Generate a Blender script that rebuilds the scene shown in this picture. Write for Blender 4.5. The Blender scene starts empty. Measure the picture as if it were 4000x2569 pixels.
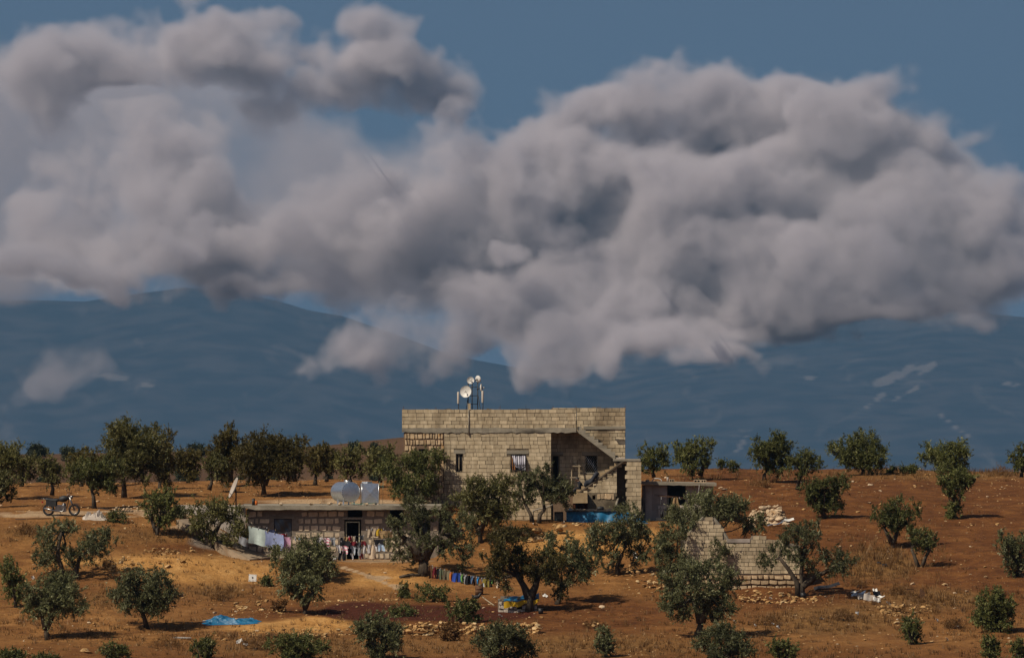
import bpy, bmesh, math, random
import numpy as np
from mathutils import Vector, Matrix

# ---------------------------------------------------------------- camera
S = bpy.context.scene
COL = S.collection
FPX = 30200.0                     # focal length in pixels of the 4000 px wide photograph
CAM = Vector((0.0, -400.0, 4.0))
PITCH = -0.01 + 645.5 / FPX
cam_data = bpy.data.cameras.new('camera')
cam_data.sensor_width = 36.0
cam_data.lens = FPX / 4000.0 * 36.0
cam_data.clip_start = 1.0
cam_data.clip_end = 120000.0
cam = bpy.data.objects.new('camera', cam_data)
cam.location = CAM
cam.rotation_euler = (math.pi / 2 + PITCH, 0, 0)
COL.objects.link(cam)
S.camera = cam

# ---------------------------------------------------------------- sky, sun, exposure
SUN_EL = math.radians(47.0)
SUN_AZ = math.radians(38.0)       # measured from the left-hand side (-X) towards the camera (-Y)
to_sun = Vector((-math.cos(SUN_AZ) * math.cos(SUN_EL), -math.sin(SUN_AZ) * math.cos(SUN_EL), math.sin(SUN_EL)))
world = bpy.data.worlds.new('World')
S.world = world
world.use_nodes = True
wt = world.node_tree
for n in list(wt.nodes):
    wt.nodes.remove(n)
sky = wt.nodes.new('ShaderNodeTexSky')
sky.sky_type = 'NISHITA'
sky.sun_disc = False
sky.sun_elevation = SUN_EL
sky.sun_rotation = math.atan2(to_sun.x, to_sun.y)
sky.altitude = 600.0
sky.air_density = 1.0
sky.dust_density = 3.0
sky.ozone_density = 1.0
bg = wt.nodes.new('ShaderNodeBackground')
bg.inputs['Strength'].default_value = 0.058
wo = wt.nodes.new('ShaderNodeOutputWorld')
# the clear deep blue above the haze begins right at the skyline: look the sky up a little higher
wc = wt.nodes.new('ShaderNodeTexCoord')
wa = wt.nodes.new('ShaderNodeVectorMath'); wa.operation = 'ADD'; wa.inputs[1].default_value = (0, 0, 0.24)
wn = wt.nodes.new('ShaderNodeVectorMath'); wn.operation = 'NORMALIZE'
wt.links.new(wc.outputs['Generated'], wa.inputs[0])
wt.links.new(wa.outputs[0], wn.inputs[0])
wt.links.new(wn.outputs[0], sky.inputs['Vector'])
wt.links.new(sky.outputs[0], bg.inputs['Color'])
wt.links.new(bg.outputs[0], wo.inputs['Surface'])
sun_data = bpy.data.lights.new('sun', 'SUN')
sun_data.energy = 5.0
sun_data.angle = math.radians(0.55)
sun_data.color = (1.0, 0.90, 0.74)
sun = bpy.data.objects.new('sun', sun_data)
sun.rotation_euler = to_sun.to_track_quat('Z', 'Y').to_euler()
COL.objects.link(sun)
S.view_settings.view_transform = 'Standard'
S.view_settings.look = 'None'
S.view_settings.gamma = 1.0
S.view_settings.use_curve_mapping = False
S.view_settings.exposure = 0.03
C = S.cycles
C.max_bounces = 5
C.diffuse_bounces = 2
C.glossy_bounces = 2
C.transmission_bounces = 2
C.volume_bounces = 2
C.transparent_max_bounces = 8
C.use_denoising = True
C.caustics_reflective = False
C.caustics_refractive = False

# ---------------------------------------------------------------- pixel -> place
CP, SP = math.cos(PITCH), math.sin(PITCH)
def at(u, v, y):
    """point at depth y on the ray through photograph pixel (u, v)"""
    a, b = (u - 2000.0) / FPX, (1284.5 - v) / FPX
    dy, dz = CP - b * SP, SP + b * CP
    t = (y - CAM.y) / dy
    return Vector((CAM.x + a * t, y, CAM.z + dz * t))
def px(u, v):
    return at(u, v, 0.0)
# ---------------------------------------------------------------- helpers for materials
def new_mat(name, rough=0.9, spec=0.2):
    m = bpy.data.materials.new(name); m.use_nodes = True
    b = m.node_tree.nodes['Principled BSDF']
    b.inputs['Roughness'].default_value = rough
    b.inputs['Specular IOR Level'].default_value = spec
    return m, m.node_tree, b
def ramp_mat(name, c1, c2, scale=8.0, rough=0.9, spec=0.2, detail=6.0, c3=None, c3scale=1.0, bump=0.0, bscale=40.0, metallic=0.0, rnd=0.0, coord='Object', lo=.35, hi=.65, stretch=None):
    """two-tone noise colour, an optional third stain tone, optional fine bump, optional per-object tint"""
    m, t, b = new_mat(name, rough, spec)
    b.inputs['Metallic'].default_value = metallic
    tc = t.nodes.new('ShaderNodeTexCoord')
    src = tc.outputs[coord] if coord != 'World' else t.nodes.new('ShaderNodeNewGeometry').outputs['Position']
    if stretch:
        mp = t.nodes.new('ShaderNodeMapping'); mp.inputs['Scale'].default_value = stretch
        t.links.new(src, mp.inputs[0]); src = mp.outputs[0]
    n = t.nodes.new('ShaderNodeTexNoise'); n.inputs['Scale'].default_value = scale; n.inputs['Detail'].default_value = detail; n.inputs['Roughness'].default_value = .6
    t.links.new(src, n.inputs['Vector'])
    r = t.nodes.new('ShaderNodeValToRGB')
    r.color_ramp.elements[0].position = lo; r.color_ramp.elements[1].position = hi
    r.color_ramp.elements[0].color = (*c1, 1); r.color_ramp.elements[1].color = (*c2, 1)
    t.links.new(n.outputs['Fac'], r.inputs[0])
    col = r.outputs[0]
    if c3:
        n3 = t.nodes.new('ShaderNodeTexNoise'); n3.inputs['Scale'].default_value = c3scale; n3.inputs['Detail'].default_value = 5
        t.links.new(src, n3.inputs['Vector'])
        r3 = t.nodes.new('ShaderNodeMapRange'); r3.inputs[1].default_value = .54; r3.inputs[2].default_value = .7
        t.links.new(n3.outputs['Fac'], r3.inputs[0])
        mx = t.nodes.new('ShaderNodeMix'); mx.data_type = 'RGBA'
        t.links.new(r3.outputs[0], mx.inputs[0]); t.links.new(col, mx.inputs[6]); mx.inputs[7].default_value = (*c3, 1)
        col = mx.outputs[2]
    if rnd:
        oi = t.nodes.new('ShaderNodeObjectInfo')
        mr = t.nodes.new('ShaderNodeMapRange'); mr.inputs[3].default_value = 1 - rnd; mr.inputs[4].default_value = 1 + rnd
        t.links.new(oi.outputs['Random'], mr.inputs[0])
        vm = t.nodes.new('ShaderNodeVectorMath'); vm.operation = 'SCALE'
        t.links.new(col, vm.inputs[0]); t.links.new(mr.outputs[0], vm.inputs['Scale'])
        col = vm.outputs[0]
    t.links.new(col, b.inputs['Base Color'])
    if bump:
        nb = t.nodes.new('ShaderNodeTexNoise'); nb.inputs['Scale'].default_value = bscale; nb.inputs['Detail'].default_value = 5
        t.links.new(src, nb.inputs['Vector'])
        bp = t.nodes.new('ShaderNodeBump'); bp.inputs['Strength'].default_value = bump; bp.inputs['Distance'].default_value = .02
        t.links.new(nb.outputs['Fac'], bp.inputs['Height']); t.links.new(bp.outputs[0], b.inputs['Normal'])
    return m

def grid_mesh(name, X, Y, Zarr, mat, smooth=True):
    """height field mesh over the 1-D coordinate lists X, Y"""
    nx, ny = len(X), len(Y)
    co = np.empty((nx, ny, 3), np.float32)
    co[..., 0] = np.asarray(X)[:, None]; co[..., 1] = np.asarray(Y)[None, :]; co[..., 2] = Zarr
    i = (np.arange(nx - 1)[:, None] * ny + np.arange(ny - 1)[None, :]).ravel()
    f = np.stack([i, i + ny, i + ny + 1, i + 1], 1).astype(np.int32)
    me = quick_mesh(name, co.reshape(-1, 3), f, smooth)
    me.materials.append(mat)
    o = bpy.data.objects.new(name, me); COL.objects.link(o)
    return o
def quick_mesh(name, V, Q, smooth=False):
    """mesh from arrays of vertices and same-size polygons"""
    V = np.asarray(V, np.float32); Q = np.asarray(Q, np.int32)
    me = bpy.data.meshes.new(name)
    k = Q.shape[1]
    me.vertices.add(len(V)); me.vertices.foreach_set('co', V.ravel())
    me.loops.add(Q.size); me.loops.foreach_set('vertex_index', Q.ravel())
    me.polygons.add(len(Q)); me.polygons.foreach_set('loop_start', np.arange(0, Q.size, k, dtype=np.int32))
    me.polygons.foreach_set('use_smooth', np.full(len(Q), bool(smooth)))
    me.update(calc_edges=True)
    return me
def noise2(X, Y, cell, seed):
    """smooth value noise at scattered or gridded points"""
    r = np.random.default_rng(seed)
    T = r.uniform(-1, 1, (256, 256)).astype(np.float32)
    a, b = np.asarray(X) / cell, np.asarray(Y) / cell
    i, j = np.floor(a).astype(int), np.floor(b).astype(int)
    f, g = a - i, b - j
    f = f * f * (3 - 2 * f); g = g * g * (3 - 2 * g)
    def q(p, s): return T[p % 256, s % 256]
    return (q(i, j) * (1 - f) + q(i + 1, j) * f) * (1 - g) + (q(i, j + 1) * (1 - f) + q(i + 1, j + 1) * f) * g
def fbm2(X, Y, cell, octs, seed, gain=.5, ridged=False):
    s = 0; a = 1.0
    for o in range(octs):
        n = noise2(np.asarray(X) + 17.3 * o, np.asarray(Y) - 9.1 * o, cell / 2 ** o, seed + o)
        s = s + a * ((1 - 2 * np.abs(n)) if ridged else n); a *= gain
    return s

# ---------------------------------------------------------------- mountains, 25 km away
def angle_v(v):
    return math.tan(PITCH + math.atan((1284.5 - v) / FPX))
def make_mountains():
    X = np.concatenate([np.linspace(-16000, -2600, 60), np.linspace(-2580, 2580, 330), np.linspace(2600, 16000, 60)])
    Y = np.concatenate([np.linspace(25100, 30500, 190), np.linspace(30700, 40000, 24)])
    XX, YY = np.meshgrid(X, Y, indexing='ij')
    k = 4000 / 2398
    # skyline of the two massifs: (u, v) at 2398 px width
    left = [(-3000,800),(-300,690),(0,700),(200,705),(330,684),(430,672),(520,680),(640,702),(720,726),(800,739),(900,775),(1050,830),(1300,880),(1700,930),(2400,980),(4500,1050)]
    right = [(-2000,1060),(700,960),(1000,905),(1300,850),(1500,800),(1650,770),(1740,757),(1850,752),(1960,742),(2050,738),(2140,722),(2230,718),(2330,735),(2500,750),(2700,720),(5400,830)]
    def massif(sky, yc, base, seed):
        us = np.array([p[0] for p in sky]) * k; vs = np.array([p[1] for p in sky]) * k
        u = 2000 + XX / (yc + 400) * FPX
        v = np.interp(u, us, vs)
        crest = CAM.z + (yc + 400) * (PITCH + (1284.5 - v) / FPX)
        t = np.clip((YY - 25100) / (yc - 25100), 0, 1)
        back = np.clip((YY - yc) / 3500, 0, 1)
        prof = t ** 0.9 * (1 - back ** 1.4)
        h = base + (crest - base) * prof
        r = fbm2(XX * 1.0 + .35 * YY, YY * .06, 1250, 3, seed, .42, True)
        h += (r - .25) * 58 * np.clip(t * 2.5, 0, 1) * np.clip((1 - t) * 2.2, .0, 1) + fbm2(XX, YY * .12, 220, 2, seed + 50) * 4 * t
        return h
    H = np.maximum(massif(left, 28300., -230., 3), massif(right, 29800., -230., 23))
    m, t, b = new_mat('mountain_forest', .95, .1)
    tc = t.nodes.new('ShaderNodeTexCoord')
    n1 = t.nodes.new('ShaderNodeTexNoise'); n1.inputs['Scale'].default_value = .0065; n1.inputs['Detail'].default_value = 10
    t.links.new(tc.outputs['Object'], n1.inputs['Vector'])
    r1 = t.nodes.new('ShaderNodeValToRGB')
    r1.color_ramp.elements[0].color = (.007, .009, .011, 1); r1.color_ramp.elements[0].position = .4
    r1.color_ramp.elements[1].color = (.034, .030, .030, 1); r1.color_ramp.elements[1].position = .65
    t.links.new(n1.outputs['Fac'], r1.inputs[0])
    # bare pale rock in slanting streaks and patches
    mp = t.nodes.new('ShaderNodeMapping'); mp.inputs['Scale'].default_value = (1, .25, .8); mp.inputs['Rotation'].default_value = (0, math.radians(35), 0)
    t.links.new(tc.outputs['Object'], mp.inputs[0])
    n2 = t.nodes.new('ShaderNodeTexNoise'); n2.inputs['Scale'].default_value = .006; n2.inputs['Detail'].default_value = 7; n2.inputs['Distortion'].default_value = .6
    t.links.new(mp.outputs[0], n2.inputs['Vector'])
    mr = t.nodes.new('ShaderNodeMapRange'); mr.inputs[1].default_value = .6; mr.inputs[2].default_value = .85; mr.inputs[4].default_value = .45
    t.links.new(n2.outputs['Fac'], mr.inputs[0])
    at_ = t.nodes.new('ShaderNodeAttribute'); at_.attribute_name = 'scar'
    mmax = t.nodes.new('ShaderNodeMath'); mmax.operation = 'MAXIMUM'
    t.links.new(mr.outputs[0], mmax.inputs[0]); t.links.new(at_.outputs['Fac'], mmax.inputs[1])
    mx = t.nodes.new('ShaderNodeMix'); mx.data_type = 'RGBA'
    t.links.new(mmax.outputs[0], mx.inputs[0]); t.links.new(r1.outputs[0], mx.inputs[6]); mx.inputs[7].default_value = (.24, .20, .18, 1)
    t.links.new(mx.outputs[2], b.inputs['Base Color'])
    o = grid_mesh('mountains', X, Y, H, m)
    o['kind'] = 'structure'; o['label'] = 'long blue mountain range beyond the plain'; o['category'] = 'mountain'
    # rock scars at the places the photograph shows them
    a = (XX / (YY + 400)) * FPX + 2000
    vv = 1284.5 - FPX * ((H - CAM.z) / (YY + 400) - PITCH)
    sc = np.zeros_like(H)
    for (u0, v0, u1, v1, w) in ((3430,1500,3560,1440,16),(3380,1590,3450,1540,7),(3500,1560,3580,1515,6),(3600,1445,3640,1425,16),(3270,1255,3310,1250,8),(3660,1610,3800,1720,5),(380,1465,500,1478,9),(560,1505,590,1505,8),(3930,1500,3970,1505,7),(3150,1480,3200,1470,4),(2880,1760,2930,1680,5)):
        s = np.clip(((a - u0) * (u1 - u0) + (vv - v0) * (v1 - v0)) / ((u1 - u0) ** 2 + (v1 - v0) ** 2), 0, 1)
        d = np.hypot(a - u0 - s * (u1 - u0), vv - v0 - s * (v1 - v0)) + 7 * fbm2(a, vv, 22, 3, 77)
        sc = np.maximum(sc, np.clip(1.2 - d / w, 0, .42))
    ca = o.data.attributes.new('scar', 'FLOAT', 'POINT'); ca.data.foreach_set('value', sc.astype(np.float32).ravel())
make_mountains()

# ---------------------------------------------------------------- haze: one box of blue air round everything
def make_haze(zlo=-300.0, zhi=1700.0):
    x, y0, y1 = 20000.0, -3000.0, 42000.0
    V = [(-x, y0, zlo), (x, y0, zlo), (x, y1, zlo), (-x, y1, zlo), (-x, y0, zhi), (x, y0, zhi), (x, y1, zhi), (-x, y1, zhi)]
    me = quick_mesh('haze', V, [(0, 3, 2, 1), (4, 5, 6, 7), (0, 1, 5, 4), (1, 2, 6, 5), (2, 3, 7, 6), (3, 0, 4, 7)])
    m = bpy.data.materials.new('blue_air'); m.use_nodes = True
    t = m.node_tree
    for n in list(t.nodes):
        t.nodes.remove(n)
    pv = t.nodes.new('ShaderNodeVolumePrincipled'); out = t.nodes.new('ShaderNodeOutputMaterial')
    pv.inputs['Color'].default_value = (.150, .300, .500, 1)
    pv.inputs['Density'].default_value = HAZE_DENSITY
    t.links.new(pv.outputs[0], out.inputs['Volume'])
    me.materials.append(m)
    o = bpy.data.objects.new('haze', me); COL.objects.link(o)
    o['kind'] = 'stuff'; o['label'] = 'blue haze in the air over the plain'; o['category'] = 'haze'
HAZE_DENSITY = 3.2e-5

# ---------------------------------------------------------------- mesh and object helpers
R = random.Random(7)
class MB:
    """collects boxes, tubes, lathes and sheets into one mesh"""
    def __init__(s): s.v = []; s.f = []; s.sm = []
    def add(s, vs, fs, smooth=False):
        o = len(s.v); s.v += [tuple(p) for p in vs]
        for f in fs:
            s.f.append(tuple(i + o for i in f)); s.sm.append(smooth)
        return s
    def box(s, a, b, rot=0.0, jit=0.0):
        a, b = Vector(a), Vector(b); c = (a + b) / 2; h = (b - a) / 2
        vs = []
        for z in (-1, 1):
            for (x, y) in ((-1, -1), (1, -1), (1, 1), (-1, 1)):
                p = Vector((x * h.x + R.uniform(-jit, jit), y * h.y + R.uniform(-jit, jit), z * h.z + R.uniform(-jit, jit)))
                if rot: p.rotate(Matrix.Rotation(rot, 3, 'Z'))
                vs.append(c + p)
        return s.add(vs, [(0, 3, 2, 1), (4, 5, 6, 7), (0, 1, 5, 4), (1, 2, 6, 5), (2, 3, 7, 6), (3, 0, 4, 7)])
    def tube(s, pts, rad, n=6, smooth=True, caps=True):
        pts = [Vector(p) for p in pts]
        if not hasattr(rad, '__len__'): rad = [rad] * len(pts)
        o = len(s.v); up = Vector((.31, .17, .93))
        for i, p in enumerate(pts):
            d = (pts[min(i + 1, len(pts) - 1)] - pts[max(i - 1, 0)])
            d = d.normalized() if d.length > 1e-9 else Vector((0, 0, 1))
            a = d.cross(up)
            if a.length < .1: a = d.cross(Vector((1, 0, 0)))
            a.normalize(); b = d.cross(a)
            for k in range(n):
                t = 2 * math.pi * k / n
                s.v.append(tuple(p + (a * math.cos(t) + b * math.sin(t)) * rad[i]))
        for i in range(len(pts) - 1):
            for k in range(n):
                q = o + i * n; s.f.append((q + k, q + (k + 1) % n, q + n + (k + 1) % n, q + n + k)); s.sm.append(smooth)
        if caps:
            s.f.append(tuple(o + k for k in range(n))[::-1]); s.sm.append(False)
            e = o + (len(pts) - 1) * n; s.f.append(tuple(e + k for k in range(n))); s.sm.append(False)
        return s
    def lathe(s, c, axis, prof, n=16, smooth=True):
        """prof: (distance along axis, radius)"""
        c = Vector(c); ax = Vector(axis).normalized()
        a = ax.cross(Vector((0, 0, 1)));
        if a.length < .1: a = ax.cross(Vector((1, 0, 0)))
        a.normalize(); b = ax.cross(a); o = len(s.v)
        for (h, r) in prof:
            for k in range(n):
                t = 2 * math.pi * k / n
                s.v.append(tuple(c + ax * h + (a * math.cos(t) + b * math.sin(t)) * r))
        for i in range(len(prof) - 1):
            for k in range(n):
                q = o + i * n; s.f.append((q + k, q + (k + 1) % n, q + n + (k + 1) % n, q + n + k)); s.sm.append(smooth)
        return s
    def torus(s, c, axis, R0, r, n=22, m=6):
        c = Vector(c); ax = Vector(axis).normalized(); a = ax.cross(Vector((.2, .1, 1))).normalized(); b = ax.cross(a)
        pts = [c + (a * math.cos(2 * math.pi * k / n) + b * math.sin(2 * math.pi * k / n)) * R0 for k in range(n)]
        o = len(s.v)
        for k, p in enumerate(pts):
            d = (p - c).normalized()
            for j in range(m):
                t = 2 * math.pi * j / m; s.v.append(tuple(p + (d * math.cos(t) + ax * math.sin(t)) * r))
        for k in range(n):
            for j in range(m):
                A, B = o + k * m, o + ((k + 1) % n) * m
                s.f.append((A + j, B + j, B + (j + 1) % m, A + (j + 1) % m)); s.sm.append(True)
        return s
    def prism(s, poly, y0, y1):
        """polygon of (x, z) points extruded along y"""
        n = len(poly)
        vs = [(x, y0, z) for x, z in poly] + [(x, y1, z) for x, z in poly]
        fs = [tuple(range(n)), tuple(range(2 * n - 1, n - 1, -1))] + [(i, i + n, (i + 1) % n + n, (i + 1) % n) for i in range(n)]
        return s.add(vs, fs)
    def sheet(s, fn, nu, nv, smooth=True):
        o = len(s.v)
        for i in range(nu + 1):
            for j in range(nv + 1):
                s.v.append(tuple(fn(i / nu, j / nv)))
        for i in range(nu):
            for j in range(nv):
                q = o + i * (nv + 1) + j; s.f.append((q, q + nv + 1, q + nv + 2, q + 1)); s.sm.append(smooth)
        return s
    def mesh(s, name, mat=None):
        me = bpy.data.meshes.new(name); me.from_pydata(s.v, [], s.f)
        me.polygons.foreach_set('use_smooth', s.sm)
        if mat: me.materials.append(mat)
        me.update(); return me
    def build(s, name, mat, parent=None, loc=None):
        return link(name, s.mesh(name, mat), parent, loc)
def link(name, data, parent=None, loc=None):
    o = bpy.data.objects.new(name, data); COL.objects.link(o)
    if parent: o.parent = parent
    if loc is not None: o.location = loc
    return o
def tag(o, label, cat, group=None, kind=None):
    o['label'] = label; o['category'] = cat
    if group: o['group'] = group
    if kind: o['kind'] = kind
    return o
def thing(name, label, cat, loc=(0, 0, 0), rz=0.0, group=None):
    o = link(name, None, None, loc); o.rotation_euler = (0, 0, rz); o.empty_display_size = .2
    return tag(o, label, cat, group)
def stone_mesh(name, seed, mat, flat=.75, squarish=False):
    """small convex stone, about one unit across"""
    r = random.Random(seed); bm = bmesh.new()
    if squarish:
        for x in (-.5, .5):
            for y in (-.5, .5):
                for z in (-.5, .5):
                    for k in range(3):
                        p = [x, y, z]; p[k] *= r.uniform(.58, .82)
                        bm.verts.new([q * r.uniform(.93, 1.04) for q in p])
    else:
        for _ in range(18):
            d = Vector((r.gauss(0, 1), r.gauss(0, 1), r.gauss(0, 1))).normalized() * r.uniform(.42, .52)
            d.z *= flat; bm.verts.new(d)
    res = bmesh.ops.convex_hull(bm, input=bm.verts)
    bmesh.ops.delete(bm, geom=list({e for e in res['geom_interior'] if isinstance(e, bmesh.types.BMVert)}), context='VERTS')
    bmesh.ops.recalc_face_normals(bm, faces=bm.faces)
    me = bpy.data.meshes.new(name); bm.to_mesh(me); bm.free(); me.materials.append(mat)
    return me

# ---------------------------------------------------------------- materials
M_block = ramp_mat('concrete_block', (.33, .255, .160), (.49, .395, .265), 3.2, bump=.5, bscale=40, rnd=.2, c3=(.19, .14, .085), c3scale=.55, coord='World', stretch=(1.3, 1, .55))
M_mortar = ramp_mat('mortar', (.12, .092, .060), (.18, .14, .092), 9, bump=.4, c3=(.07, .055, .036), c3scale=.8)
M_slab = ramp_mat('cast_concrete', (.19, .165, .125), (.28, .245, .19), 2.2, bump=.5, bscale=25, c3=(.10, .085, .065), c3scale=.9, stretch=(.5, 1, 3))
M_stone = ramp_mat('limestone', (.36, .25, .145), (.50, .37, .23), 7, bump=.5, bscale=30, rnd=.22, c3=(.33, .19, .08), c3scale=3, coord='World')
M_stone_mortar = ramp_mat('brown_mortar', (.13, .082, .050), (.19, .125, .080), 8, bump=.5)
M_stone2 = ramp_mat('rubble_stone', (.42, .33, .225), (.58, .475, .345), 6, bump=.5, bscale=30, rnd=.18, c3=(.27, .19, .12), c3scale=3, coord='World')
M_mortar2 = ramp_mat('grey_mortar', (.15, .122, .094), (.215, .178, .14), 6, bump=.4)
M_rock = ramp_mat('field_rock', (.24, .13, .045), (.40, .245, .105), 5, bump=.6, bscale=14, rnd=.25, c3=(.50, .38, .22), c3scale=2.5, coord='World')
M_rockpale = ramp_mat('pale_rock', (.33, .235, .145), (.49, .375, .255), 5, bump=.6, bscale=14, rnd=.2, c3=(.30, .19, .10), c3scale=2.5, coord='World')
M_plaster = ramp_mat('grey_plaster', (.30, .255, .22), (.40, .35, .305), 1.5, bump=.25, bscale=18, c3=(.17, .14, .115), c3scale=.8)
M_plaster2 = ramp_mat('pale_plaster', (.42, .36, .30), (.50, .44, .38), 1.8, bump=.25, c3=(.30, .25, .20), c3scale=1.2)
M_dark = ramp_mat('dark_interior', (.012, .010, .009), (.02, .017, .014), 3)
M_black = ramp_mat('black_rubber', (.008, .008, .009), (.02, .02, .021), 6, rough=.6, spec=.4)
M_iron = ramp_mat('dark_iron', (.010, .010, .012), (.025, .022, .022), 8, rough=.55, spec=.4)
M_rust = ramp_mat('rusty_iron', (.06, .028, .014), (.12, .06, .03), 12, rough=.8)
M_white = ramp_mat('white_paint', (.45, .43, .40), (.60, .58, .54), 5, rough=.5, spec=.4)
M_galv = ramp_mat('galvanised_steel', (.58, .60, .62), (.74, .76, .78), 9, rough=.32, metallic=.92, spec=.5, bump=.25, bscale=5)
M_wood = ramp_mat('weathered_wood', (.20, .155, .10), (.32, .25, .17), 6, stretch=(1, 1, 6), bump=.3)
M_chrome = ramp_mat('chrome', (.16, .155, .15), (.30, .29, .28), 6, rough=.3, metallic=.9)
M_tarp = ramp_mat('blue_tarpaulin', (.006, .075, .165), (.012, .13, .255), 2.5, rough=.5, spec=.4, bump=.5, bscale=5, c3=(.02, .10, .17), c3scale=2.2)
M_bark = ramp_mat('olive_bark', (.035, .026, .018), (.085, .066, .047), 9, bump=.8, bscale=18, stretch=(1, 1, .3))
# ---------------------------------------------------------------- ground: one sheet from the camera to the plain
# rows: distance behind (+) or before (-) the front of the block house; values: photograph row where the ground lies at that distance
ROW = np.array([-75,-45,-34,-26,-20,-16,-13,-11,-9,-7,-5,-3,-1.6,-.8,1,4,8,12,18,28,40,60,90], float)
GCOL = {
 -600:[2960,2569,2450,2345,2265,2205,2150,2110,2072,2040,2018,2006,2000,1997,1988,1973,1955,1938,1915,1897,1890,1905,1940],
 0:[2960,2569,2450,2345,2265,2205,2150,2110,2072,2040,2018,2006,2000,1997,1988,1973,1955,1938,1915,1897,1890,1905,1940],
 350:[2960,2569,2450,2345,2270,2215,2165,2120,2080,2045,2020,2008,2001,1998,1988,1972,1953,1935,1912,1893,1886,1900,1935],
 700:[2960,2569,2455,2365,2300,2238,2168,2150,2115,2075,2040,2008,1992,1988,1980,1965,1945,1928,1905,1888,1882,1896,1930],
 900:[2960,2569,2455,2372,2318,2255,2190,2182,2170,2150,2125,2090,2060,2030,1980,1962,1942,1926,1903,1886,1880,1894,1928],
 957:[2960,2569,2455,2372,2318,2258,2196,2189,2185,2183,2181,2179,2178,1976,1970,1960,1941,1925,1902,1885,1879,1893,1926],
 1340:[2960,2569,2455,2374,2318,2256,2200,2190,2186,2183,2181,2179,2178,1970,1964,1955,1938,1922,1901,1884,1878,1891,1922],
 1700:[2960,2569,2455,2375,2318,2260,2208,2193,2187,2183,2181,2179,2178,1968,1962,1950,1935,1920,1900,1884,1878,1890,1920],
 1770:[2960,2569,2455,2375,2318,2262,2218,2188,2155,2120,2085,2040,2000,1970,1935,1935,1930,1918,1900,1884,1876,1890,1920],
 1860:[2960,2569,2455,2375,2318,2265,2225,2195,2160,2110,2060,2036,2031,2030,2026,2000,1940,1922,1900,1882,1872,1885,1915],
 2480:[2960,2569,2458,2374,2312,2260,2220,2190,2155,2110,2058,2040,2035,2034,2030,2005,1958,1930,1898,1860,1836,1850,1900],
 2640:[2960,2569,2460,2372,2310,2256,2214,2182,2146,2108,2062,2044,2041,2040,2034,2012,1965,1935,1900,1858,1833,1848,1900],
 2800:[2960,2569,2460,2372,2310,2258,2220,2190,2160,2130,2100,2075,2058,2050,2035,2005,1965,1938,1900,1858,1831,1848,1900],
 3300:[2960,2569,2460,2370,2300,2245,2205,2175,2148,2122,2097,2073,2058,2050,2032,2003,1965,1936,1900,1860,1834,1846,1900],
 4000:[2960,2569,2460,2368,2298,2243,2203,2174,2148,2122,2097,2074,2060,2052,2035,2008,1972,1946,1912,1872,1846,1856,1905],
 4600:[2960,2569,2460,2368,2298,2243,2203,2174,2148,2122,2097,2074,2060,2052,2035,2008,1972,1946,1912,1872,1848,1856,1905],
}
GU = np.array(sorted(GCOL), float)
GV = np.array([GCOL[int(c)] for c in GU], float)
def table_z(x, y):
    """height of the near hillside from the table (arrays)"""
    yc = np.clip(y, -75, 90)
    u = np.clip(2000 + x / (yc + 400) * FPX, -600, 4600)
    iu = np.clip(np.searchsorted(GU, u) - 1, 0, len(GU) - 2)
    fu = (u - GU[iu]) / (GU[iu + 1] - GU[iu]); fu = fu * fu * (3 - 2 * fu)
    iy = np.clip(np.searchsorted(ROW, yc) - 1, 0, len(ROW) - 2)
    fy = (yc - ROW[iy]) / (ROW[iy + 1] - ROW[iy])
    v = (GV[iu, iy] * (1 - fu) + GV[iu + 1, iy] * fu) * (1 - fy) + (GV[iu, iy + 1] * (1 - fu) + GV[iu + 1, iy + 1] * fu) * fy
    b = (1284.5 - v) / FPX
    return CAM.z + (yc + 400) * (SP + b * CP) / (CP - b * SP)
def sstep(a, b, t):
    t = np.clip((t - a) / (b - a), 0, 1)
    return t * t * (3 - 2 * t)
def far_z(x, y):
    """behind the crest: a dip, a brown hill to the left, then the plain"""
    dip = -26 * sstep(95, 240, y)
    u = 2000 + x / (np.maximum(y, 100) + 400) * FPX
    crest_v = np.interp(u, [-3000, -600, 0, 700, 1250, 1450, 1590, 1750, 1950, 2150, 2600, 4500], [1790, 1770, 1764, 1756, 1738, 1717, 1704, 1716, 1760, 1830, 1990, 2200])
    hill_z = CAM.z + 1010 * (PITCH + (1284.5 - crest_v) / FPX)
    bump = np.exp(-((y - 610) / 170.0) ** 2)
    z = dip + (hill_z + 26) * bump
    z = z - 190 * sstep(700, 3500, y)
    return z
def ground_z(x, y):
    t = table_z(x, y)
    near = np.where(y < -75, t + (-24 - t) * sstep(-75, -190, y), t)
    near = np.where(y < -190, -24 + 26.3 * sstep(-210, -385, y), near)
    return np.where(y > 90, t + (far_z(x, y) - t) * sstep(90, 240, y), near)
def grow(a, step, k, end):
    out = [a]
    while abs(out[-1]) < abs(end):
        step *= k; out.append(out[-1] + step)
    return out[1:]
dx = .3
GX = np.arange(-36, 36.01, dx); GY = np.arange(-62, 46.01, dx)
GX = np.concatenate([np.array(grow(GX[0], -dx, 1.16, 18000))[::-1], GX, grow(GX[-1], dx, 1.16, 18000)])
GY = np.concatenate([np.array(grow(GY[0], -dx, 1.16, 2500))[::-1], GY, grow(GY[-1], dx, 1.075, 41000)])
GXX, GYY = np.meshgrid(GX, GY, indexing='ij')
GZ = ground_z(GXX, GYY)
GZ_raw = GZ.copy()
for _ in range(2):                       # round off the table's creases
    p = np.pad(GZ, 1, mode='edge')
    GZ = (p[:-2, 1:-1] + 2 * p[1:-1, 1:-1] + p[2:, 1:-1]) / 4
    p = np.pad(GZ, 1, mode='edge')
    GZ = (p[1:-1, :-2] + 2 * p[1:-1, 1:-1] + p[1:-1, 2:]) / 4
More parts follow.
